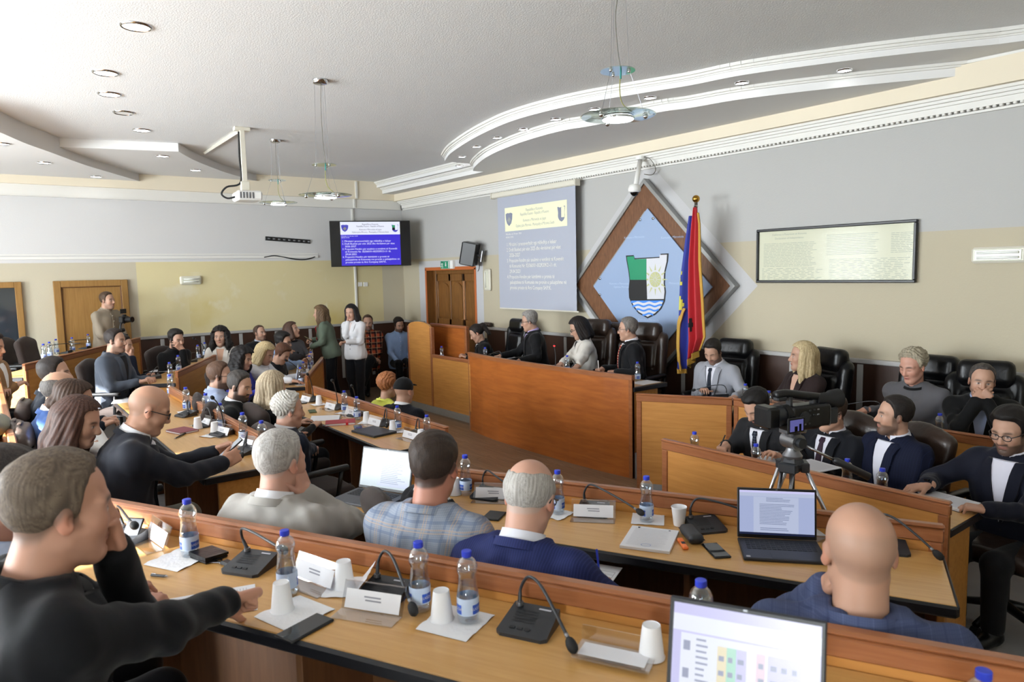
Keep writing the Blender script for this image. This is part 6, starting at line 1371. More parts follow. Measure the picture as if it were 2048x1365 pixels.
def row_rz(phi): return math.radians(phi-90)
def make_mic(bend):
    t_ = thing('desk_microphone', '', 'microphone', group='gooseneck desk microphones')
    b = MB(); X, Y0, Y1 = .078, -.062, .058
    vs = [(-X, Y0, 0), (X, Y0, 0), (X*.92, Y1, 0), (-X*.92, Y1, 0), (-X, Y0, .012), (X, Y0, .012), (X*.92, Y1, .042), (-X*.92, Y1, .042), (-X*.8, Y0-.012, 0), (X*.8, Y0-.012, 0), (X*.8, Y0-.012, .010), (-X*.8, Y0-.012, .010)]
    b.add(vs, [(3, 2, 1, 9, 8, 0), (4, 5, 6, 7), (1, 2, 6, 5), (2, 3, 7, 6), (3, 0, 4, 7), (8, 9, 10, 11), (0, 8, 11, 4), (9, 1, 5, 10), (4, 11, 10, 5)])
    base = obj('base', b, 'plastic_dark', t_)
    def top(x, y, lift): return (x, y, .012+.03*(y-Y0)/(Y1-Y0)+lift)
    for x in (-.035, -.012, .011): obj('button', MB().add([top(x-.008, -.05, .0), top(x+.008, -.05, .0), top(x+.008, -.042, .0), top(x-.008, -.042, .0), top(x-.008, -.05, .003), top(x+.008, -.05, .003), top(x+.008, -.042, .003), top(x-.008, -.042, .003)], [(4, 5, 6, 7), (0, 1, 5, 4), (1, 2, 6, 5), (2, 3, 7, 6), (3, 0, 4, 7)]), 'key_black', base)
    g = MB()
    for i in range(5): g.add([top(-.05, -.02+i*.011, .0012), top(.02, -.02+i*.011, .0012), top(.02, -.015+i*.011, .0012), top(-.05, -.015+i*.011, .0012)], [(0, 1, 2, 3)])
    o = obj('speaker_slots', g, 'key_black', base); o['kind'] = 'stuff'
    obj('maker_print', MB().add([top(.012, .040, .0008), top(.050, .040, .0008), top(.050, .046, .0008), top(.012, .046, .0008)], [(0, 1, 2, 3)]), 'paper_grey', base)
    root = Vector((-.05, .042, .04)); obj('socket', MB().tube([root, root+Vector((0, 0, .012))], .011, 12), 'metal_grey', t_); 
    pts = [root+Vector((0, 0, .008))]+[root+Vector(q) for q in bend]; sm = smooth_curve(pts, 8)
    obj('gooseneck', MB().tube(sm, [.0062 if i < 6 else .0048 for i in range(len(sm))], 8), 'plastic_dark', t_, smooth=True)
    e = sm[-1]; d = (sm[-1]-sm[-4]).normalized(); obj('collar', MB().tube([e-d*.012, e], .006, 10), 'metal_grey', t_, smooth=True)
    obj('foam', MB().tube([e, e+d*.006, e+d*.016, e+d*.030, e+d*.040, e+d*.046], [.005, .011, .0145, .0150, .012, .004], 12), 'rubber', t_, smooth=True)
    return t_
BEND = {'down': [(.0, .01, .05), (.03, .0, .092), (.08, -.03, .088), (.15, -.09, .045), (.20, -.13, .005)], 'flat': [(-.02, .0, .05), (.0, -.02, .09), (.08, -.06, .10), (.18, -.11, .10), (.25, -.14, .095)], 'mid': [(.0, .0, .05), (.03, -.01, .09), (.10, -.06, .085), (.20, -.11, .055), (.27, -.15, .03)], 'up': [(.0, .0, .06), (.01, -.02, .14), (.05, -.07, .21), (.09, -.12, .25)]}
_mic = {}
def mic(px, py, z, phi, bend, label, dr=0, push=0):
    p = az(px, py, z); p[2] = z; p[0] -= math.cos(math.radians(phi))*push; p[1] -= math.sin(math.radians(phi))*push
    if bend not in _mic: _mic[bend] = make_mic(BEND[bend]); m_ = _mic[bend]
    else: m_ = dup(_mic[bend])
    m_.location = p; m_.rotation_euler = (0, 0, row_rz(phi)+dr); m_['label'] = label; return m_
def mic_row(z, phi, pts, where, push=0):
    for i, (a, b, c_, d_) in enumerate(pts): mic(a, b, z, phi, c_, 'gooseneck microphone, %s from left %s' % (ORD[i], where), d_, push)
mic_row(1.17, 118, [(246, 1084, 'flat', .0), (503, 1136, 'flat', .1), (768, 1194, 'down', .05), (1060, 1256, 'down', .0)], 'on the nearest desk')
mic_row(1.02, 118, [(985, 988, 'mid', .0), (1193, 1020, 'mid', .15), (1414, 1050, 'mid', .62), (1772, 1090, 'down', .1)], 'on the second desk with open laptops', .05)
mic_row(1.02, 90, [(383, 831, 'mid', .3), (422, 850, 'down', .6), (456, 868, 'up', .3), (500, 905, 'down', .2)], 'on the desk of the bald man with phone', .04)
mic_row(.87, 90, [(626, 802, 'up', .3), (675, 818, 'up', .3), (714, 832, 'up', .3), (768, 850, 'down', .2), (832, 872, 'down', .2)], 'on the desk with the red notebook')
mic_row(1.02, 62, [(310, 757, 'down', .5), (362, 738, 'mid', .2), (386, 724, 'mid', .2), (404, 716, 'up', .2)], 'on the left desk before the bearded man')
mic_row(.87, 62, [(592, 768, 'up', .0), (613, 748, 'up', .0)], 'on the desk of the blonde in white')
mic_row(1.17, 62, [(132, 707, 'flat', 0), (170, 698, 'flat', 0)], 'on the rear left desk by the door')
mic_row(.97, -90, [(1000, 722, 'mid', .4), (1108, 742, 'up', .3), (1148, 750, 'mid', 2.6)], 'on the head table')
mic_row(.85, -90, [(1440, 795, 'mid', 1.0), (1748, 832, 'mid', .6)], 'on the right wall desk')
mat('mic_red', '#e02020', .4, emit='#ff2020', estr=3.0)
_m = [o for o in bpy.data.objects if o.name.startswith('desk_microphone') and 'second from left on the head table' in o.get('label', '')][0]
e_ = Vector(BEND['up'][-1])+Vector((-.05, .042, .04)); obj('speaking_light', MB().lathe([(.006, 0), (.0125, .004), (.0125, .010), (.006, .014)], 14, c=tuple(e_)), 'mic_red', _m)

def name_stand(px, py, z, phi, label, kind='stand', dr=0.0, text=True, card=True):
    p = az(px, py, z); p[2] = z; t_ = thing('name_stand', label, 'name plate', p, row_rz(phi)+dr, 'clear acrylic name stands')
    w, h = .105, .085
    if kind == 'stand':
        s_ = math.sin(math.radians(22)); c_ = math.cos(math.radians(22))
        P = lambda x, q, o_: (x, .012+q*s_+o_*c_, .004+q*c_-o_*s_)
        obj('panel', MB().add([P(-w, 0, 0), P(w, 0, 0), P(w, h, 0), P(-w, h, 0), P(-w, 0, .005), P(w, 0, .005), P(w, h, .005), P(-w, h, .005)], [(0, 1, 2, 3), (7, 6, 5, 4), (0, 4, 5, 1), (2, 6, 7, 3), (1, 5, 6, 2), (3, 7, 4, 0)]), 'acrylic', t_)
        if card:
            cd = obj('card', MB().add([P(-w*.9, .004, -.0012), P(w*.9, .004, -.0012), P(w*.9, h*.72, -.0012), P(-w*.9, h*.72, -.0012), P(-w*.9, .004, -.0004), P(w*.9, .004, -.0004), P(w*.9, h*.72, -.0004), P(-w*.9, h*.72, -.0004)], [(0, 1, 2, 3), (7, 6, 5, 4)]), 'paper_white', t_)
        obj('foot', MB().bbox(-w, w, -.05, .014, 0, .004, .001), 'acrylic', t_)
        obj('edge', MB().tube([P(-w, h, .0025), P(w, h, .0025)], .0026, 5), 'acrylic', t_)
        if card and text:
            tx = MB()
            for (x0, x1, q) in ((-.03, .028, .040), (-.025, .03, .030)):
                tx.add([P(x0, q, -.0018), P(x1, q, -.0018), P(x1, q+.0045, -.0018), P(x0, q+.0045, -.0018)], [(0, 1, 2, 3)])
            obj('printed_name', tx, 'ink_grey', cd)
    else:                                              # tipped over, lying on its back
        obj('panel', MB().bbox(-w, w, -.045, .045, .012, .017, .001), 'acrylic', t_); obj('card', MB().bbox(-w*.86, w*.86, -.034, .03, .0175, .0182, .0002), 'paper_white', t_)
        obj('foot', MB().add([(-w, .042, .0), (w, .042, .0), (w, .046, .0), (-w, .046, .0), (-w, .05, .055), (w, .05, .055), (w, .054, .055), (-w, .054, .055)], [(0, 1, 2, 3), (4, 5, 6, 7), (0, 4, 5, 1), (2, 6, 7, 3), (1, 5, 6, 2), (3, 7, 4, 0)]), 'acrylic', t_); obj('edge', MB().tube([(-w, -.045, .012), (w, -.045, .012)], .003, 5), 'acrylic', t_)
for i, (a, b, k_, dr) in enumerate([(302, 1090, 'stand', -.35), (618, 1172, 'stand', -.2), (738, 1232, 'stand', .1), (1228, 1322, 'flat', .0)]): name_stand(a, b, 1.17, 118, 'clear name stand, %s from left on the nearest desk' % ORD[i], k_, dr)
for i, (a, b, k_) in enumerate([(985, 1003, 'stand'), (1186, 1040, 'stand'), (1648, 1078, 'stand')]): name_stand(a, b, 1.02, 118, 'clear name stand, %s from left on the second desk with open laptops' % ORD[i], k_, .25)
for i, (a, b) in enumerate([(402, 853), (438, 872), (484, 897)]): name_stand(a, b, 1.02, 90, 'clear name stand, %s from left on the desk of the bald man with phone' % ORD[i], 'stand', .25)
for i, (a, b) in enumerate([(607, 805), (656, 820), (697, 833), (744, 853), (815, 880)]): name_stand(a, b, .87, 90, 'clear name stand, %s from left on the desk with the red notebook' % ORD[i], 'stand', .1)

def cup(px, py, z, label, up=False):
    p = az(px, py, z); p[2] = z+.002; t_ = thing('foam_cup', label, 'cup', p, 0, 'white disposable cups')
    pr = [(.0235, .0), (.0245, .003), (.034, .083), (.0365, .086), (.0355, .089), (.033, .086), (.0235, .006), (0, .006)]
    if not up: pr = [(r, .089-z_) for r, z_ in pr][::1]
    obj('wall', MB().lathe(pr, 28, cap=False), 'foam_cup', t_, smooth=True, angle=60)
    if not up: obj('base_disc', MB().lathe([(0, .0875), (.0228, .0875), (.0235, .0895), (.024, .080)], 28), 'foam_cup', t_)
    else: obj('base_disc', MB().lathe([(0, .001), (.0228, .001), (.0235, .0)], 28), 'foam_cup', t_)
for i, (a, b) in enumerate([(565, 1222), (689, 1176), (884, 1240), (1303, 1316)]): cup(a, b, 1.17, 'upturned white cup, %s from left on the nearest desk' % ORD[i])
cup(1358, 1052, 1.02, 'upright white cup beside the bottle on the second desk', True); cup(910, 990, 1.02, 'upturned white cup behind the man in the checked jacket')
for i, (a, b) in enumerate([(396, 858), (430, 868)]): cup(a, b, 1.02, 'upturned white cup, %s from left on the desk of the bald man with phone' % ORD[i])
for i, (a, b) in enumerate([(638, 809), (733, 844), (786, 863), (842, 882)]): cup(a, b, .87, 'upturned white cup, %s from left on the desk with the red notebook' % ORD[i])
cup(615, 752, .87, 'small white cup among the bottles of the blonde in white')
def napkin(px, py, z, label, w=.15, rz=0.0, fold=False):
    p = az(px, py, z); p[2] = z+.001; n = 10; vs, fs = [], []; rs = random.Random(px)
    for i in range(n):
        for j in range(n):
            x, y = (i/(n-1)-.5)*w, (j/(n-1)-.5)*w; r = max(abs(x), abs(y))/(w/2); hz = .0012+.010*max(0, r-.55)*abs(math.sin(x*60+rs.random())*math.cos(y*55))
            if fold and i > n-4: hz += .02*(i-(n-4))
            vs.append((x, y, hz))
    for i in range(n-1):
        for j in range(n-1): a = i*n+j; fs.append((a, a+1, a+n+1, a+n))
    k = len(vs); vs += [(a, b, c_-.001) for a, b, c_ in vs]; fs += [tuple(q+k for q in f[::-1]) for f in fs]
    o = obj('napkin', MB().add(vs, fs), 'tissue', smooth=True); o.location = p; o.rotation_euler = (0, 0, rz); tag(o, label, 'napkin', 'paper napkins')
for i, (a, b, r, f_) in enumerate([(360, 1120, .5, 0), (590, 1228, .3, 0), (700, 1176, .9, 1), (912, 1246, .45, 0)]): napkin(a, b, 1.17, 'crumpled white napkin, %s from left on the nearest desk' % ORD[i], .17 if i != 2 else .15, r, f_)
napkin(1296, 1040, 1.02, 'white napkin under the bottle beside the upright cup', .15, .7); napkin(1112, 1030, 1.02, 'white napkin beside the balding man in navy', .13, .3)
for i, (a, b) in enumerate([(638, 810), (690, 827), (735, 846), (793, 864), (845, 884)]): napkin(a, b, .87, 'white napkin, %s from left on the desk with the red notebook' % ORD[i], .14, i*.4)
for i, (a, b) in enumerate([(372, 825), (424, 872), (450, 866)]): napkin(a, b, 1.02, 'white napkin, %s from left on the desk of the bald man with phone' % ORD[i], .13, i*.5)
napkin(603, 771, .87, 'white napkin under the bottle of the blonde in white', .14)

def sheet_stack(px, py, z, rz, label, w=.21, h=.297, th=.004, lines=True, name='paper_sheet', curl=0.0):
    p = az(px, py, z); p[2] = z+.001; t_ = thing(name, label, 'paper', p, rz)
    obj('pages', MB().bbox(-w/2, w/2, -h/2, h/2, 0, th, .0006), 'paper_white', t_)
    if lines:
        mb = MB(); rs = random.Random(px); y = h*.40
        while y > -h*.42: mb.add([(-w*.40, y, th+.0004), (w*rs.uniform(.1, .40), y, th+.0004), (w*.36, y+.0022, th+.0004), (-w*.40, y+.0022, th+.0004)], [(0, 1, 2, 3)]); y -= .0095
        o = obj('printed_text', mb, 'paper_grey', t_); o['kind'] = 'stuff'
    return t_
ss = sheet_stack(1300, 1082, 1.02, row_rz(118)+.05, 'stapled printed papers with a stamp on the second desk', .21, .25, .012)
mb = MB()
for i in range(24): a, b = i*math.pi/12, (i+1)*math.pi/12; mb.add([(-.0+.021*math.cos(a), -.09+.016*math.sin(a), .0136), (-.0+.021*math.cos(b), -.09+.016*math.sin(b), .0136), (.019*math.cos(b), -.09+.014*math.sin(b), .0136), (.019*math.cos(a), -.09+.014*math.sin(a), .0136)], [(0, 1, 2, 3)])
mat('stamp_blue', '#7b93c4', .8); obj('stamp', mb, 'stamp_blue', ss); obj('crest', MB().add([(-.075, .112, .0138), (-.063, .112, .0138), (-.065, .10, .0138), (-.069, .096, .0138), (-.073, .10, .0138)], [(0, 1, 2, 3, 4)]), 'ink_dark', ss); obj('emblem', MB().add([(.063, .10, .0138), (.072, .10, .0138), (.072, .108, .0138), (.063, .108, .0138)], [(0, 1, 2, 3)]), 'ink_dark', ss)
sheet_stack(415, 1212, 1.17, row_rz(118)-.75, 'handwritten white sheet under the foreground man’s hand', .20, .29, .001)
sheet_stack(258, 803, 1.02, row_rz(75), 'white sheets at the corner of the bald man’s desk', .2, .28, .008)
sheet_stack(328, 742, 1.02, row_rz(62), 'white sheets on the left desk before the grey blazer', .21, .3, .004, False)
sheet_stack(1015, 716, .97, row_rz(-90)+.3, 'papers before the man with the lilac shirt', .21, .3, .006); sheet_stack(1120, 742, .97, row_rz(-90)+.1, 'papers before the chairwoman', .21, .3, .006); sheet_stack(1290, 766, .97, row_rz(-90), 'white sheet at the right end of the head table', .2, .28, .004, False)
sheet_stack(1555, 917, .87, row_rz(-90)+.2, 'papers the bearded man is writing on', .21, .3, .006); sheet_stack(1620, 935, .87, row_rz(-90)-.2, 'white papers behind the tripod legs', .25, .3, .006)
nbk = sheet_stack(1885, 1003, .87, row_rz(-90)-.15, 'open white notebook at the right end of the tripod desk', .30, .21, .012, True, 'notebook'); obj('cover', MB().bbox(-.155, .155, -.11, .11, -.003, .001, .001), 'plastic_black', nbk); obj('spine', MB().bbox(-.003, .003, -.105, .105, .006, .0125, .001), 'paper_grey', nbk); obj('ribbon', MB().bbox(-.012, .012, .08, .11, .0125, .016, .002), 'pen_blue', nbk)
# red notebook, maroon book, white leaflet
def book(px, py, z, rz, label, m_, w, h, th, strap=None):
    p = az(px, py, z); p[2] = z; t_ = thing('notebook', label, 'notebook', p, rz)
    obj('pages', MB().bbox(-w/2+.003, w/2-.003, -h/2+.003, h/2-.001, .002, th-.002, .001), 'paper_white', t_); obj('cover', MB().bbox(-w/2, w/2, -h/2, h/2, th-.003, th, .001).bbox(-w/2, w/2, -h/2, h/2, 0, .003, .001).bbox(-w/2, w/2, h/2-.002, h/2+.002, 0, th, .001), m_, t_)
    if strap: obj('strap', MB().bbox(w*.18, w*.18+.022, -h/2-.002, h/2+.003, -.001+.002, th+.002, .001), strap, t_)
book(681, 848, .87, row_rz(90)+1.15, 'red notebook with a red elastic strap on the inner desk', 'book_red', .26, .17, .022, 'strap_red')
book(364, 864, 1.02, row_rz(90)+.3, 'maroon notebook on the desk of the bald man with phone', 'book_maroon', .21, .15, .016)
lf_ = sheet_stack(652, 839, .87, row_rz(90)+1.0, 'folded white leaflet beside the red notebook', .26, .17, .003, False)
obj('raised_fold', MB().add([(-.13, -.085, .004), (.13, -.085, .004), (.13, .0, .035), (-.13, .0, .035), (.13, .085, .005), (-.13, .085, .005)], [(0, 1, 2, 3), (3, 2, 4, 5)]), 'paper_white', lf_)
def phone(loc, rot, label, m_='phone_glass', case='plastic_black', w=.072, h=.150, cat='phone'):
    t_ = thing('phone', label, cat, loc); t_.rotation_euler = rot
    obj('case', MB().bbox(-w/2, w/2, -h/2, h/2, 0, .009, .004), case, t_, smooth=True, angle=50); obj('screen', MB().bbox(-w/2+.004, w/2-.004, -h/2+.005, h/2-.005, .009, .0098, .0004), m_, t_); obj('camera_bump', MB().bbox(-w/2+.008, -w/2+.03, h/2-.04, h/2-.012, -.002, .001, .001), case, t_)
    return t_
def on(px, py, z): p = az(px, py, z); p[2] = z; return p
phone(on(610, 1260, 1.17), (0, 0, row_rz(118)-.15), 'black phone lying by the upturned cup on the nearest desk', w=.078, h=.16)
phone(on(1432, 1104, 1.02), (0, 0, row_rz(118)+.55), 'black phone left of the open dark laptop'); phone(on(625, 824, .87), (0, 0, row_rz(90)+1.3), 'olive green phone on the inner desk', 'phone_green', 'phone_green'); phone(on(716, 856, .87), (0, 0, row_rz(90)+1.2), 'dark blue phone before the closed laptop')
phone(on(988, 1034, 1.02), (0, 0, row_rz(118)+.1), 'black folded wallet phone beside the man in navy pinstripes', 'plastic_black', w=.09, h=.12)
emis('scr_phone', '#cfd6e2', .7)
A_ph = phone(on(262, 1075, 1.19), (math.radians(55), 0, row_rz(118)+.25), 'phone propped upright beside the first name stand', 'scr_phone')
q = A['phone']; c_ = (q.handL+q.handR)/2; phone((c_[0], c_[1], c_[2]+.02), (math.radians(38), 0, q.yaw-math.pi/2), 'bright screened phone in the bald man’s hands', 'scr_phone', w=.08, h=.165)
phone(on(606, 806, .87), (0, 0, row_rz(90)+1.3), 'black phone at the far left end of the inner desk')
q = A['white']; phone((q.handL[0], q.handL[1], q.handL[2]+.02), (math.radians(30), 0, q.yaw-math.pi/2), 'dark phone in the white haired man’s hand')
q = A['reach']; phone((q.handR[0], q.handR[1]-.02, .875), (0, 0, .5), 'black phone under the reaching hand at the right')
q = A['blazer']; phone(tuple(q.handL+np.array([0, 0, .02])), (math.radians(25), 0, q.yaw-math.pi/2), 'black phone held by the woman in the white blazer')
q = A['journalist']; phone(tuple(q.handR+np.array([0, 0, .02])), (math.radians(35), 0, q.yaw-math.pi/2), 'black phone held by the woman in the olive jacket')
# wallet, keys, pens, highlighter, case
t_ = thing('wallet', 'folded black leather wallet beside the first microphone', 'wallet', on(418, 1116, 1.17), row_rz(118)-.2); obj('lower_half', MB().bbox(-.055, .055, -.045, .045, 0, .010, .004), 'leather_black', t_); obj('upper_half', MB().add([(-.056, -.046, .010), (.056, -.046, .010), (.056, .046, .012), (-.056, .046, .012), (-.056, -.046, .026), (.056, -.046, .026), (.056, .046, .020), (-.056, .046, .020)], [(0, 1, 2, 3), (7, 6, 5, 4), (0, 4, 5, 1), (2, 6, 7, 3), (1, 5, 6, 2), (3, 7, 4, 0)]), 'leather_black', t_)
t_ = thing('key_ring', 'bunch of keys beside the black wallet', 'keys', on(446, 1128, 1.17), .3); obj('fob', MB().bbox(.0, .05, -.015, .02, 0, .014, .006), 'plastic_black', t_)
for a in (-.4, .1, .5): obj('key', MB().bbox(-.055, 0, -.003, .003, .002, .0045, .001, M=Matrix.Rotation(a, 4, 'Z')).bbox(-.012, .012, -.010, .010, .002, .0045, .002, M=Matrix.Rotation(a, 4, 'Z')@Matrix.Translation((.004, 0, 0))), 'steel', t_)
def pen(a, b, label, m_='plastic_black', r=.0048):
    a, b = Vector(a), Vector(b); d = (b-a).normalized(); t_ = thing('pen', label, 'pen', a); L_ = (b-a)
    obj('barrel', MB().tube([L_*.12, L_], r, 10), m_, t_, smooth=True, angle=50); obj('tip', MB().tube([Vector((0, 0, 0)), L_*.12], [r*.25, r], 10), 'steel', t_, smooth=True, angle=50); obj('clip', MB().tube([L_*.72+Vector((0, 0, r)), L_*.97+Vector((0, 0, r*1.2))], r*.3, 6), 'steel', t_)
o_ = np.array([0, 0, .006])
pen(on(424, 1232, 1.172)+o_, on(482, 1195, 1.172)+o_, 'black pen with silver tip on the handwritten sheet'); pen(on(336, 1157, 1.17)+o_, on(303, 1154, 1.17)+o_, 'black pen beside the foreground man’s elbow'); pen(on(348, 880, 1.02)+o_, on(372, 868, 1.02)+o_, 'black pen beside the maroon notebook')
q = A['writer']; pen(q.handR+np.array([-.02, -.03, -.03]), q.handR+np.array([.0, .03, .09]), 'black pen in the bearded man’s writing hand'); q = A['redtie']; pen(q.handR+np.array([0, 0, -.03]), q.handR+np.array([-.01, .0, .11]), 'white pen held upright by the man with the red tie', 'plastic_white'); q = A['navy']; pen(q.handR+np.array([-.02, .02, -.02]), q.handR+np.array([-.06, .04, .10]), 'blue pen in the hand of the man in navy pinstripes', 'pen_blue')
pp = q.handR+np.array([-.10, .02, -.035]); t_ = thing('paper_sheet', 'printed sheet on the lap of the man in navy pinstripes', 'paper', pp, row_rz(118)); obj('pages', MB().bbox(-.105, .105, -.11, .16, 0, .003, .001), 'paper_white', t_)
gl = MB()
for i in range(7): gl.box(-.09, .09, -.08+i*.03, -.0785+i*.03, .003, .0034)
for i in range(4): gl.box(-.09+i*.06, -.0885+i*.06, -.08, .10, .003, .0034)
obj('table_lines', gl, 'ink_grey', t_)
t_ = thing('highlighter', 'orange highlighter beside the printed papers', 'pen', on(1366, 1092, 1.02), row_rz(118)+.45); obj('barrel', MB().bbox(-.012, .012, -.05, .02, 0, .014, .004), 'orange_plastic', t_); obj('pen_cap', MB().bbox(-.013, .013, .02, .055, 0, .015, .004), 'orange_plastic', t_); obj('print', MB().bbox(-.008, .008, -.015, .01, .014, .0146, .0002), 'ink_dark', t_)
t_ = thing('glasses_case', 'black hard glasses case beside the orange highlighter', 'case', on(1383, 1078, 1.02), row_rz(118)+.5)
v = Vol([BX((0, 0, .022), (.034, .08, .022), .02)], .006); v.add(BX((0, 0, .022), (.034, .08, .022), .02)); V, Q = v.mesh(); obj('shell', np_mesh('shell', V, Q), 'plastic_dark', t_); obj('seam', MB().bbox(-.0345, .0345, -.0805, .0805, .021, .023, .001), 'rubber', t_)
# laptops
emis('page_blue', '#b6c2ea', .75); emis('page_pale', '#c9d3f0', .75); emis('page_bar', '#2a3358', .5); emis('page_text', '#8f9cc4', .6); emis('sheet_white', '#e8ecfb', .95); emis('sheet_lilac', '#cfcdf6', .9); emis('sheet_sand', '#ece2c2', .9); emis('sheet_mint', '#b4e2cf', .9); emis('sheet_rose', '#e6cfdd', .9); emis('sheet_line', '#a9afc9', .8); emis('page_cold', '#c3d2dc', .8)
def laptop(hinge, rz, label, body, tilt=105, w=.325, d_=.222, h_=.205, page=None, keys=True):
    """hinge: middle of the hinge line; local -y is towards the user"""
    t_ = thing('laptop', label, 'laptop', hinge, rz)
    b = obj('base', MB().bbox(-w/2, w/2, -d_, .0, .0, .015, .004), body, t_)
    if keys:
        k = MB()
        for r in range(5):
            for c_ in range(14): k.bbox(-w/2+.026+c_*.0198, -w/2+.043+c_*.0198, -.045-r*.0195, -.029-r*.0195, .015, .0168, .001)
        o = obj('keyboard', k, 'key_black', b); o['kind'] = 'stuff'
        obj('touchpad', MB().bbox(-.05, .05, -d_+.012, -d_+.07, .015, .0155, .0003), body, b); obj('sticker', MB().bbox(-w/2+.012, -w/2+.028, -d_+.01, -d_+.024, .015, .0153, .0001), 'paper_grey', b)
    ld = obj('lid', MB().bbox(-w/2, w/2, -.004, .004, 0, h_, .003), body, t_); a = math.radians(tilt-90); ld.rotation_euler = (-a, 0, 0); ld.location = (0, .004, .014)
    obj('bezel', MB().bbox(-w/2+.003, w/2-.003, -.0052, -.004, .004, h_-.003, .0004), 'plastic_black', ld)
    x0, x1, z0, z1 = -w/2+.009, w/2-.009, .016, h_-.010; y = -.0056
    def R(a0, a1, b0, b1, m_, o=0, nm='page'): obj(nm, MB().add([(x0+(x1-x0)*a0, y-o*.0002, z0+(z1-z0)*b0), (x0+(x1-x0)*a1, y-o*.0002, z0+(z1-z0)*b0), (x0+(x1-x0)*a1, y-o*.0002, z0+(z1-z0)*b1), (x0+(x1-x0)*a0, y-o*.0002, z0+(z1-z0)*b1)], [(0, 1, 2, 3)]), m_, ld)
    def rows(a0, a1, b0, b1, n, m_, seed):
        rs = random.Random(seed); mb = MB()
        for i in range(n):
            zz = z0+(z1-z0)*(b1-(b1-b0)*i/n); e_ = a0+(a1-a0)*rs.uniform(.6, 1); hh = (z1-z0)*(b1-b0)/n*.35
            mb.add([(x0+(x1-x0)*a0, y-.0008, zz-hh), (x0+(x1-x0)*e_, y-.0008, zz-hh), (x0+(x1-x0)*e_, y-.0008, zz), (x0+(x1-x0)*a0, y-.0008, zz)], [(0, 1, 2, 3)])
        o = obj('page_text', mb, m_, ld); o['kind'] = 'stuff'
    if page == 'document':
        R(0, 1, 0, 1, 'page_blue'); R(.19, .79, .04, .86, 'page_pale', 1); R(0, 1, 0, .05, 'page_bar', 2, 'taskbar'); R(0, 1, .95, 1, 'sheet_lilac', 2, 'tab_bar'); R(0, 1, .87, .95, 'page_pale', 2, 'tool_bar'); rows(.36, .70, .74, .84, 3, 'page_text', 1); rows(.27, .74, .22, .70, 14, 'page_text', 2); rows(.28, .7, .08, .16, 2, 'page_text', 5)
    elif page == 'table':
        R(0, 1, 0, 1, 'sheet_lilac'); R(.06, .96, 0, .84, 'sheet_white', 1); R(0, 1, .94, 1, 'sheet_lilac', 1, 'tab_bar'); R(0, 1, .85, .94, 'sheet_white', 1, 'tool_bar')
        for a0, a1, m_ in ((.32, .385, 'sheet_sand'), (.385, .45, 'sheet_mint'), (.45, .52, 'sheet_lilac'), (.585, .645, 'sheet_rose'), (.66, .88, 'sheet_lilac')): R(a0, a1, 0, .80, m_, 2, 'column')
        rows(.17, .27, .0, .82, 26, 'sheet_line', 3); rows(.08, .15, .2, .8, 4, 'sheet_line', 4)
        for a0 in (.33, .395, .46, .60, .68, .75, .82): rows(a0, a0+.045, .05, .75, 9, 'sheet_line', int(a0*100))
    elif page == 'pale': R(0, 1, 0, 1, 'page_cold'); R(.35, .98, .05, .93, 'page_pale', 1); rows(.42, .95, .1, .85, 16, 'page_text', 7)
    obj('webcam', MB().bbox(-.004, .004, -.006, -.005, h_-.007, h_-.003, .0005), 'metal_grey', ld)
    return t_
hA, hB = on(1476, 1078, 1.02), on(1634, 1086, 1.02); dv = hB-hA
laptop(tuple((hA+hB)/2+np.array([.455, -.89, 0])*.02), math.atan2(dv[1], dv[0]), 'open dark laptop showing a blue document page before the bald man', 'laptop_dark', 96, float(np.linalg.norm(dv[:2])), .222, .215, 'document')
w_ = .345; rz = row_rz(118)-.05
laptop(tuple(on(717, 980, 1.02)+np.array([math.cos(rz), math.sin(rz), 0])*w_/2), rz, 'open silver grey laptop showing a pale page left of the checked jacket', 'laptop_grey', 104, w_, .235, .225, 'pale')
pA, pB = ad(1341, 1192, 1.42), ad(1655, 1246, 1.30); dv = pB-pA; w_ = float(np.linalg.norm(dv[:2])); rz = math.atan2(dv[1], dv[0]); mid = (pA+pB)/2; hh = .225; rz_n = Vector((-math.sin(rz), math.cos(rz), 0))
a_ = math.radians(14); hl = max(.0, mid[2]-1.17-.014); hh = hl/math.cos(a_); hp_ = Vector(mid)-rz_n*(hh*math.sin(a_)); laptop((hp_.x, hp_.y, 1.17), rz, 'open black laptop in the foreground showing a coloured table', 'laptop_dark', 104, w_, .225, hh, 'table')
t_ = thing('laptop', 'closed dark laptop lying on the inner desk', 'laptop', on(748, 866, .87), row_rz(90)+.15); obj('base', MB().bbox(-.17, .17, -.115, .115, .0, .010, .004), 'laptop_dark', t_); obj('lid', MB().bbox(-.17, .17, -.115, .115, .0105, .018, .004), 'laptop_dark', t_)
t_ = laptop(tuple(on(592, 764, .87)), row_rz(62)+.15, 'open silver laptop of the blonde woman in white', 'metal_grey', 100, .31, .21, .2, 'pale', True)
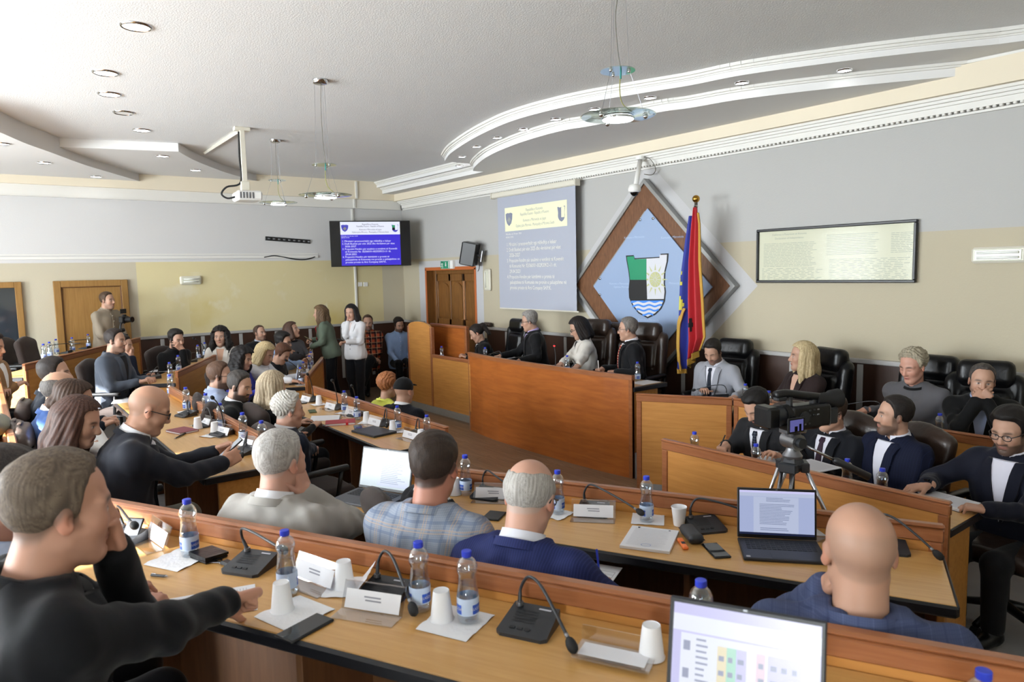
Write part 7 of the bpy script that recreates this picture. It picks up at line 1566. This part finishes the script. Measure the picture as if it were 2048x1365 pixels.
# ================================================================== video camera on its tripod
vc = ad(1592, 832, 3.6); R_d = Vector((-.40, -.25, 0)).normalized()
vyaw = math.atan2(*(lambda a, b: (b-a)[[1, 0]])(ad(1680, 815, 3.7)[:2], ad(1535, 805, 3.55)[:2]))
cmr = thing('video_camera', 'black professional video camera on the tripod', 'camera', (vc[0], vc[1], vc[2]), vyaw)
def sdf_part(name, prims, k, m_, parent, vox=.006, cuts=()):
    v = Vol(prims, vox)
    for p in prims: v.add(p, k)
    for c2 in cuts: v.cut(c2, .003)
    V, Q = v.mesh(); return obj(name, np_mesh(name, V, Q), m_, parent)
sdf_part('body', [BX((-.06, 0, 0), (.12, .05, .058), .015), BX((-.02, .0, -.02), (.10, .045, .05), .015)], .01, 'plastic_black', cmr)
obj('lens_barrel', MB().tube([(.03, 0, .008), (.10, 0, .010), (.105, 0, .01), (.15, 0, .012)], [.050, .050, .054, .054], 24), 'plastic_dark', cmr, smooth=True, angle=40)
obj('focus_ring', MB().tube([(.055, 0, .009), (.09, 0, .0095)], .0535, 28), 'rubber', cmr, smooth=True, angle=40)
obj('lens_hood', MB().bbox(.14, .215, -.062, .062, -.045, .065, .012), 'plastic_black', cmr)
obj('top_handle', MB().tube(smooth_curve([Vector((.13, 0, .115)), Vector((.06, 0, .118)), Vector((-.06, 0, .098)), Vector((-.14, 0, .085))]), [.022]*19, 10), 'plastic_black', cmr, smooth=True); obj('handle_post', MB().bbox(.03, .055, -.016, .016, .04, .115, .006).bbox(-.12, -.09, -.016, .016, .04, .10, .006), 'plastic_dark', cmr)
obj('microphone_mount', MB().bbox(.07, .13, -.02, .02, .085, .108, .006), 'plastic_dark', cmr)
obj('viewfinder', MB().tube([(-.12, 0, .075), (-.20, 0, .072), (-.215, 0, .072), (-.265, 0, .070)], [.030, .034, .044, .050], 18), 'rubber', cmr, smooth=True, angle=50)
obj('battery', MB().bbox(-.24, -.18, -.035, .035, -.055, .03, .008), 'plastic_dark', cmr); obj('battery_plate', MB().bbox(-.185, -.17, -.042, .042, -.06, .045, .004), 'metal_grey', cmr)
sdm = obj('side_screen', MB().bbox(.06, .17, .10, .112, -.055, .022, .004), 'plastic_black', cmr); sdm.rotation_euler = (0, 0, .12); obj('hinge', MB().bbox(.05, .08, .045, .105, -.03, .01, .004), 'plastic_black', cmr)
emis('vf_blue', '#6f6fb8', .6); obj('picture', MB().bbox(.072, .16, .112, .1126, -.045, .012, .0002), 'vf_blue', sdm); obj('picture_figure', MB().bbox(.085, .10, .1128, .1132, -.045, -.01, .0001).bbox(.11, .13, .1128, .1132, -.045, -.02, .0001), 'screen_black', sdm)
for i, (x, z) in enumerate([(-.10, .03), (-.075, .03), (-.05, .028), (-.10, .005), (-.075, .005), (-.05, .002), (-.02, -.04), (.005, -.042), (-.045, -.038)]): obj('control_button', MB().bbox(x, x+.014, .049, .055, z, z+.008, .002), 'metal_grey' if i % 3 == 0 else 'plastic_dark', cmr)
obj('dial', MB().tube([(-.01, .045, .0), (-.01, .056, .0)], .03, 20), 'plastic_dark', cmr)
tz = vc[2]-.075
tp = thing('tripod', 'grey metal tripod with a long pan handle carrying the video camera', 'tripod', (vc[0]-.01, vc[1]-.01, 0), vyaw)
obj('plate', MB().bbox(-.06, .06, -.035, .035, tz-.012, tz+.012, .004), 'metal_grey', tp)
obj('tilt_head', MB().tube([(0, -.05, tz-.055), (0, .05, tz-.055)], .042, 20).bbox(-.03, .03, -.03, .03, tz-.06, tz-.01, .006), 'metal_grey', tp, smooth=True, angle=40); obj('tilt_knob', MB().tube([(0, .05, tz-.055), (0, .075, tz-.055)], .026, 16), 'plastic_dark', tp)
obj('pan_base', MB().lathe([(.03, -.06), (.045, -.045), (.05, -.02), (.036, 0), (.03, .02)], 20, c=(0, 0, tz-.11)), 'metal_grey', tp, smooth=True, angle=40)
ctr = tz-.17
obj('crown', MB().lathe([(.03, -.05), (.06, -.02), (.065, .0), (.05, .03)], 6, c=(0, 0, ctr)), 'plastic_dark', tp); obj('centre_column', MB().tube([(0, 0, ctr), (0, 0, ctr-.42)], .014, 10), 'plastic_black', tp)
q1, q2 = np.array([-.03, .05, tz-.07]), np.array([-.34, .16, tz-.24]); obj('pan_handle', MB().tube([tuple(q1), tuple(q1+(q2-q1)*.5)], .007, 8), 'steel', tp, smooth=True); obj('handle_grip', MB().tube([tuple(q1+(q2-q1)*.45), tuple(q1+(q2-q1)*.5), tuple(q2)], [.012, .018, .020], 12), 'plastic_dark', tp, smooth=True)
for k_ in range(3):
    a = math.radians(30+120*k_); ca, sa = math.cos(a), math.sin(a); lg = obj('leg', MB().box(0, .001, 0, .001, 0, .001), 'steel', tp)
    tan = np.array([-sa, ca, 0]); me = MB()
    top_ = np.array([ca*.055, sa*.055, ctr-.01]); ft = np.array([ca*.58, sa*.58, .02])
    for s_ in (-1, 1): me.tube([tuple(top_+tan*.03*s_), tuple(top_+(ft-top_)*.55+tan*.022*s_)], .0095, 8)
    lg.data = me.mesh('leg', True); lg.data.materials.append(M['steel'])
    obj('lower_tube', MB().tube([tuple(top_+(ft-top_)*.45), tuple(ft)], .010, 8), 'plastic_black', lg, smooth=True); obj('lock_collar', MB().bbox(-.04, .04, -.02, .02, -.02, .02, .005, M=Matrix.Translation(Vector(top_+(ft-top_)*.55))@Matrix.Rotation(a+math.pi/2, 4, 'Z')), 'plastic_dark', lg); obj('shoulder_joint', MB().bbox(-.045, .045, -.022, .022, -.03, .02, .006, M=Matrix.Translation(Vector(top_))@Matrix.Rotation(a+math.pi/2, 4, 'Z')), 'plastic_dark', lg); obj('rubber_foot', MB().sphere(tuple(ft), .018, 8, 6), 'rubber', lg)
# handheld camera on stabiliser
q = A['camman']; c_ = (q.handL+q.handR)/2; t_ = thing('stabiliser_camera', 'black camera on a handheld stabiliser in the cameraman’s hands', 'camera', tuple(c_), q.yaw)
obj('grip', MB().tube([(0, 0, -.10), (0, 0, .08)], [.018, .02], 12), 'plastic_black', t_, smooth=True); obj('motor', MB().tube([(0, 0, .08), (0, 0, .14)], .032, 14).tube([(-.06, .03, .2), (-.06, -.03, .2)], .028, 14), 'plastic_black', t_, smooth=True, angle=40)
obj('arm', MB().tube(smooth_curve([Vector((0, 0, .13)), Vector((-.06, 0, .16)), Vector((-.09, 0, .24)), Vector((-.06, 0, .31)), Vector((0, 0, .31))]), .014, 8), 'plastic_dark', t_, smooth=True); obj('camera_body', MB().bbox(-.05, .03, -.07, .07, .31, .41, .012).bbox(-.03, .02, -.03, .03, .40, .44, .01), 'plastic_black', t_); obj('lens', MB().tube([(.03, 0, .36), (.14, 0, .36)], [.038, .042], 18), 'plastic_black', t_, smooth=True, angle=40); obj('lens_glass', MB().tube([(.14, 0, .36), (.143, 0, .36)], .034, 16), 'screen_black', t_); obj('monitor', MB().bbox(-.02, -.01, -.06, .06, .45, .52, .004), 'plastic_black', t_)
# lanyard and badge on the woman in the olive jacket, held by her clothes
q = A['journalist']; lw = lambda p: tuple(np.array(p))
nb_ = q.HC-np.array([.02, 0, .15])
t_ = thing('press_badge', 'white press badge on a red lanyard over the olive jacket', 'badge', tuple(q.loc), q.yaw)
S_ = q.sc; bd_ = np.array([q.hip[0]+.235, 0, q.hip[2]+.12])
for s_ in (-1, 1): obj('lanyard', MB().tube([tuple((nb_+np.array([-.02, s_*.06, .0]))*S_), tuple((nb_+np.array([.10, s_*.055, -.08]))*S_), tuple((np.array([q.hip[0]+.225, s_*.012, q.hip[2]+.27]))*S_), tuple((bd_+[0, 0, .06])*S_)], .008, 6), 'strap_red', t_, smooth=True)
bd = obj('card', MB().bbox(bd_[0]-.002, bd_[0]+.002, -.04, .04, bd_[2]-.06, bd_[2]+.06, .001), 'paper_white', t_); bd.scale = (S_,)*3; obj('print', MB().bbox(bd_[0]+.002, bd_[0]+.0026, -.03, .03, bd_[2]-.03, bd_[2]+.02, .0002), 'ink_dark', bd)
# coat hanging over a chair back at the left
p = az(62, 842, 1.30); t_ = thing('draped_coat', 'grey-green coat draped over the ribbed brown chair', 'coat', (p[0], p[1], T2), math.radians(86))
v = Vol([EL((-.22, 0, 1.05), (.12, .30, .06)), EL((-.3, 0, .85), (.05, .28, .3)), RC((-.2, .24, 1.0), (-.2, .27, .75), .05, .04)], .014)
for e in [EL((-.22, 0, 1.03), (.11, .28, .06)), EL((-.30, 0, .88), (.05, .26, .24)), RC((-.2, .22, 1.0), (-.22, .27, .76), .05, .04)]: v.add(e, .05)
v.warp(lambda x, y, z: .008*np.sin(34*y+6*np.sin(9*z))+0*x); V, Q = v.mesh(); obj('cloth', np_mesh('cloth', V, Q), cloth_mat('#7c7b6c'), t_); obj('coat_collar', MB().tube(smooth_curve([Vector((-.24, -.12, 1.09)), Vector((-.2, 0, 1.11)), Vector((-.24, .12, 1.09))]), .022, 8), cloth_mat('#7c7b6c'), t_, smooth=True)
# small objects by the rail
p = ay(974, 652, YB-.08)
for i in range(4): 
    o = obj('wooden_block', MB().lathe([(0, -.025), (.03, -.025), (.038, -.01), (.038, .01), (.03, .025), (0, .025)], 14), 'leather_brown', smooth=True, angle=50); o.rotation_euler = (0, math.pi/2, 0); o.location = (p[0]-.08+i*.052, p[1]+.02, RZ+.085); tag(o, '%s of four brown round blocks on the rail by the door' % ORD[i], 'block', 'brown blocks on the rail')
# ================================================================== flags
mat('flag_blue', '#26348f', .7, sheen=.2); mat('flag_red', '#b3202a', .65, sheen=.2); mat('flag_gold', '#b98f38', .6, bump=.4, bscale=200); mat('flag_yellow', '#c9c24a', .65); mat('flag_black', '#141416', .7)
fpos = ay(1392, 398, 6.45)
def flag(name, label, cx0, y0, pts, m_, extra, folds, ph, seed):
    """draped cloth: pts = [(z, x_left, x_right)] from top to bottom in metres"""
    t_ = thing(name, label, 'flag', (fpos[0], 6.45, 0)); nU, nV = 36, 46; zs = np.array([q[0] for q in pts]); xl = np.array([q[1] for q in pts]); xr = np.array([q[2] for q in pts]); V, Q, mi = [], [], []
    for j in range(nV):
        tz = j/(nV-1); z = np.interp(tz, np.linspace(0, 1, len(pts)), zs)
        for i in range(nU):
            uu = i/(nU-1); x = np.interp(tz, np.linspace(0, 1, len(pts)), xl)*(1-uu)+np.interp(tz, np.linspace(0, 1, len(pts)), xr)*uu; am = .012+.035*tz
            zz = z+(extra(uu, tz) if extra else 0); V.append((x, y0+am*math.sin(folds*uu*6.28+ph+1.2*math.sin(3*tz)), zz))
    for j in range(nV-1):
        for i in range(nU-1): a = j*nU+i; Q.append((a, a+1, a+nU+1, a+nU))
    n = len(V); mb = MB().add(V, Q); o = obj('cloth', mb, m_, t_, smooth=True); sol = o.modifiers.new('thickness', 'SOLIDIFY'); sol.thickness = .004
    return t_, V, nU, nV
def px_x(px): return (ay(px, 550, 6.42)[0]-fpos[0])
def px_z(py): return ay(1390, py, 6.42)[2]
pole = thing('flag_pole', 'silver flag pole with a golden ball between head table and right desk', 'flag pole', (fpos[0], 6.45, .12)); ztop = fpos[2]-.12
obj('pole', MB().tube([(0, 0, .02), (0, 0, ztop-.03)], .018, 14), 'metal_grey', pole, smooth=True); obj('ball', MB().sphere((0, 0, ztop), .042, 18, 12), 'brass', pole, smooth=True); obj('base', MB().lathe([(.16, 0), (.16, .02), (.05, .04), (.03, .08)], 24), 'metal_grey', pole, smooth=True, angle=40); obj('finial_rings', MB().lathe([(.02, -.16), (.026, -.15), (.02, -.14)], 12, c=(0, 0, ztop), cap=False).lathe([(.02, -.09), (.026, -.08), (.02, -.07)], 12, c=(0, 0, ztop), cap=False), 'chrome', pole)
fb, V, nU, nV = flag('flag', 'blue flag with yellow motif and gold fringe hanging on the pole', 0, -.085, [(px_z(432), px_x(1383), px_x(1390)), (px_z(480), px_x(1374), px_x(1391)), (px_z(560), px_x(1363), px_x(1388)), (px_z(640), px_x(1359), px_x(1386)), (px_z(740), px_x(1358), px_x(1377))], 'flag_blue', None, 1.3, .5, 1)
def rim(V, nU, nV, idx, w, dz, m_, parent, name='fringe'):
    mb = MB()
    for a, b in zip(idx[:-1], idx[1:]):
        A_, B_ = Vector(V[a]), Vector(V[b]); mb.add([A_+Vector((-w, -.006, 0)), B_+Vector((-w, -.006, 0)), B_+Vector((w, -.012, dz)), A_+Vector((w, -.012, dz)), A_+Vector((-w, .006, 0)), B_+Vector((-w, .006, 0)), B_+Vector((w, .002, dz)), A_+Vector((w, .002, dz))], [(0, 1, 2, 3), (7, 6, 5, 4), (0, 4, 5, 1), (2, 6, 7, 3)])
    obj(name, mb, m_, parent)
rim(V, nU, nV, [j*nU+nU//2+int(6*math.sin(j*.3)) for j in range(30, nV)], .022, -.03, 'flag_gold', fb); rim(V, nU, nV, list(range((nV-1)*nU, nV*nU)), .004, -.05, 'flag_gold', fb)
for (ja, jb, ia, ib) in ((20, 24, 4, 16), (27, 31, 2, 20)):
    mb = MB(); rs = random.Random(ja)
    for j in range(ja, jb):
        for i in range(ia+rs.randint(0, 4), ib-rs.randint(0, 6)): a = j*nU+i; mb.add([Vector(V[k_])+Vector((0, -.006, 0)) for k_ in (a, a+1, a+nU+1, a+nU)], [(0, 1, 2, 3)])
    obj('motif', mb, 'flag_yellow', fb)
fr, V, nU, nV = flag('flag', 'red flag with black motif and gold fringe hanging on the pole', 0, -.10, [(px_z(416), px_x(1393), px_x(1400)), (px_z(450), px_x(1389), px_x(1404)), (px_z(520), px_x(1384), px_x(1405)), (px_z(600), px_x(1383), px_x(1410)), (px_z(672), px_x(1384), px_x(1413)), (px_z(700), px_x(1384), px_x(1402))], 'flag_red', lambda u_, t_: -.14*(1-u_)*max(0, t_-.6)/.4, 2.0, 1.0, 2)
rim(V, nU, nV, [j*nU+nU-1 for j in range(3, nV)], .018, 0, 'flag_gold', fr); rim(V, nU, nV, list(range((nV-1)*nU, nV*nU)), .004, -.07, 'flag_gold', fr)
mb = MB()
for (j, i0, i1) in ((31, 9, 12), (32, 8, 13), (33, 10, 12)):
    for i in range(i0, i1): a = j*nU+i; mb.add([Vector(V[k_])+Vector((0, -.008, 0)) for k_ in (a, a+1, a+nU+1, a+nU)], [(0, 1, 2, 3)])
obj('motif', mb, 'flag_black', fr)
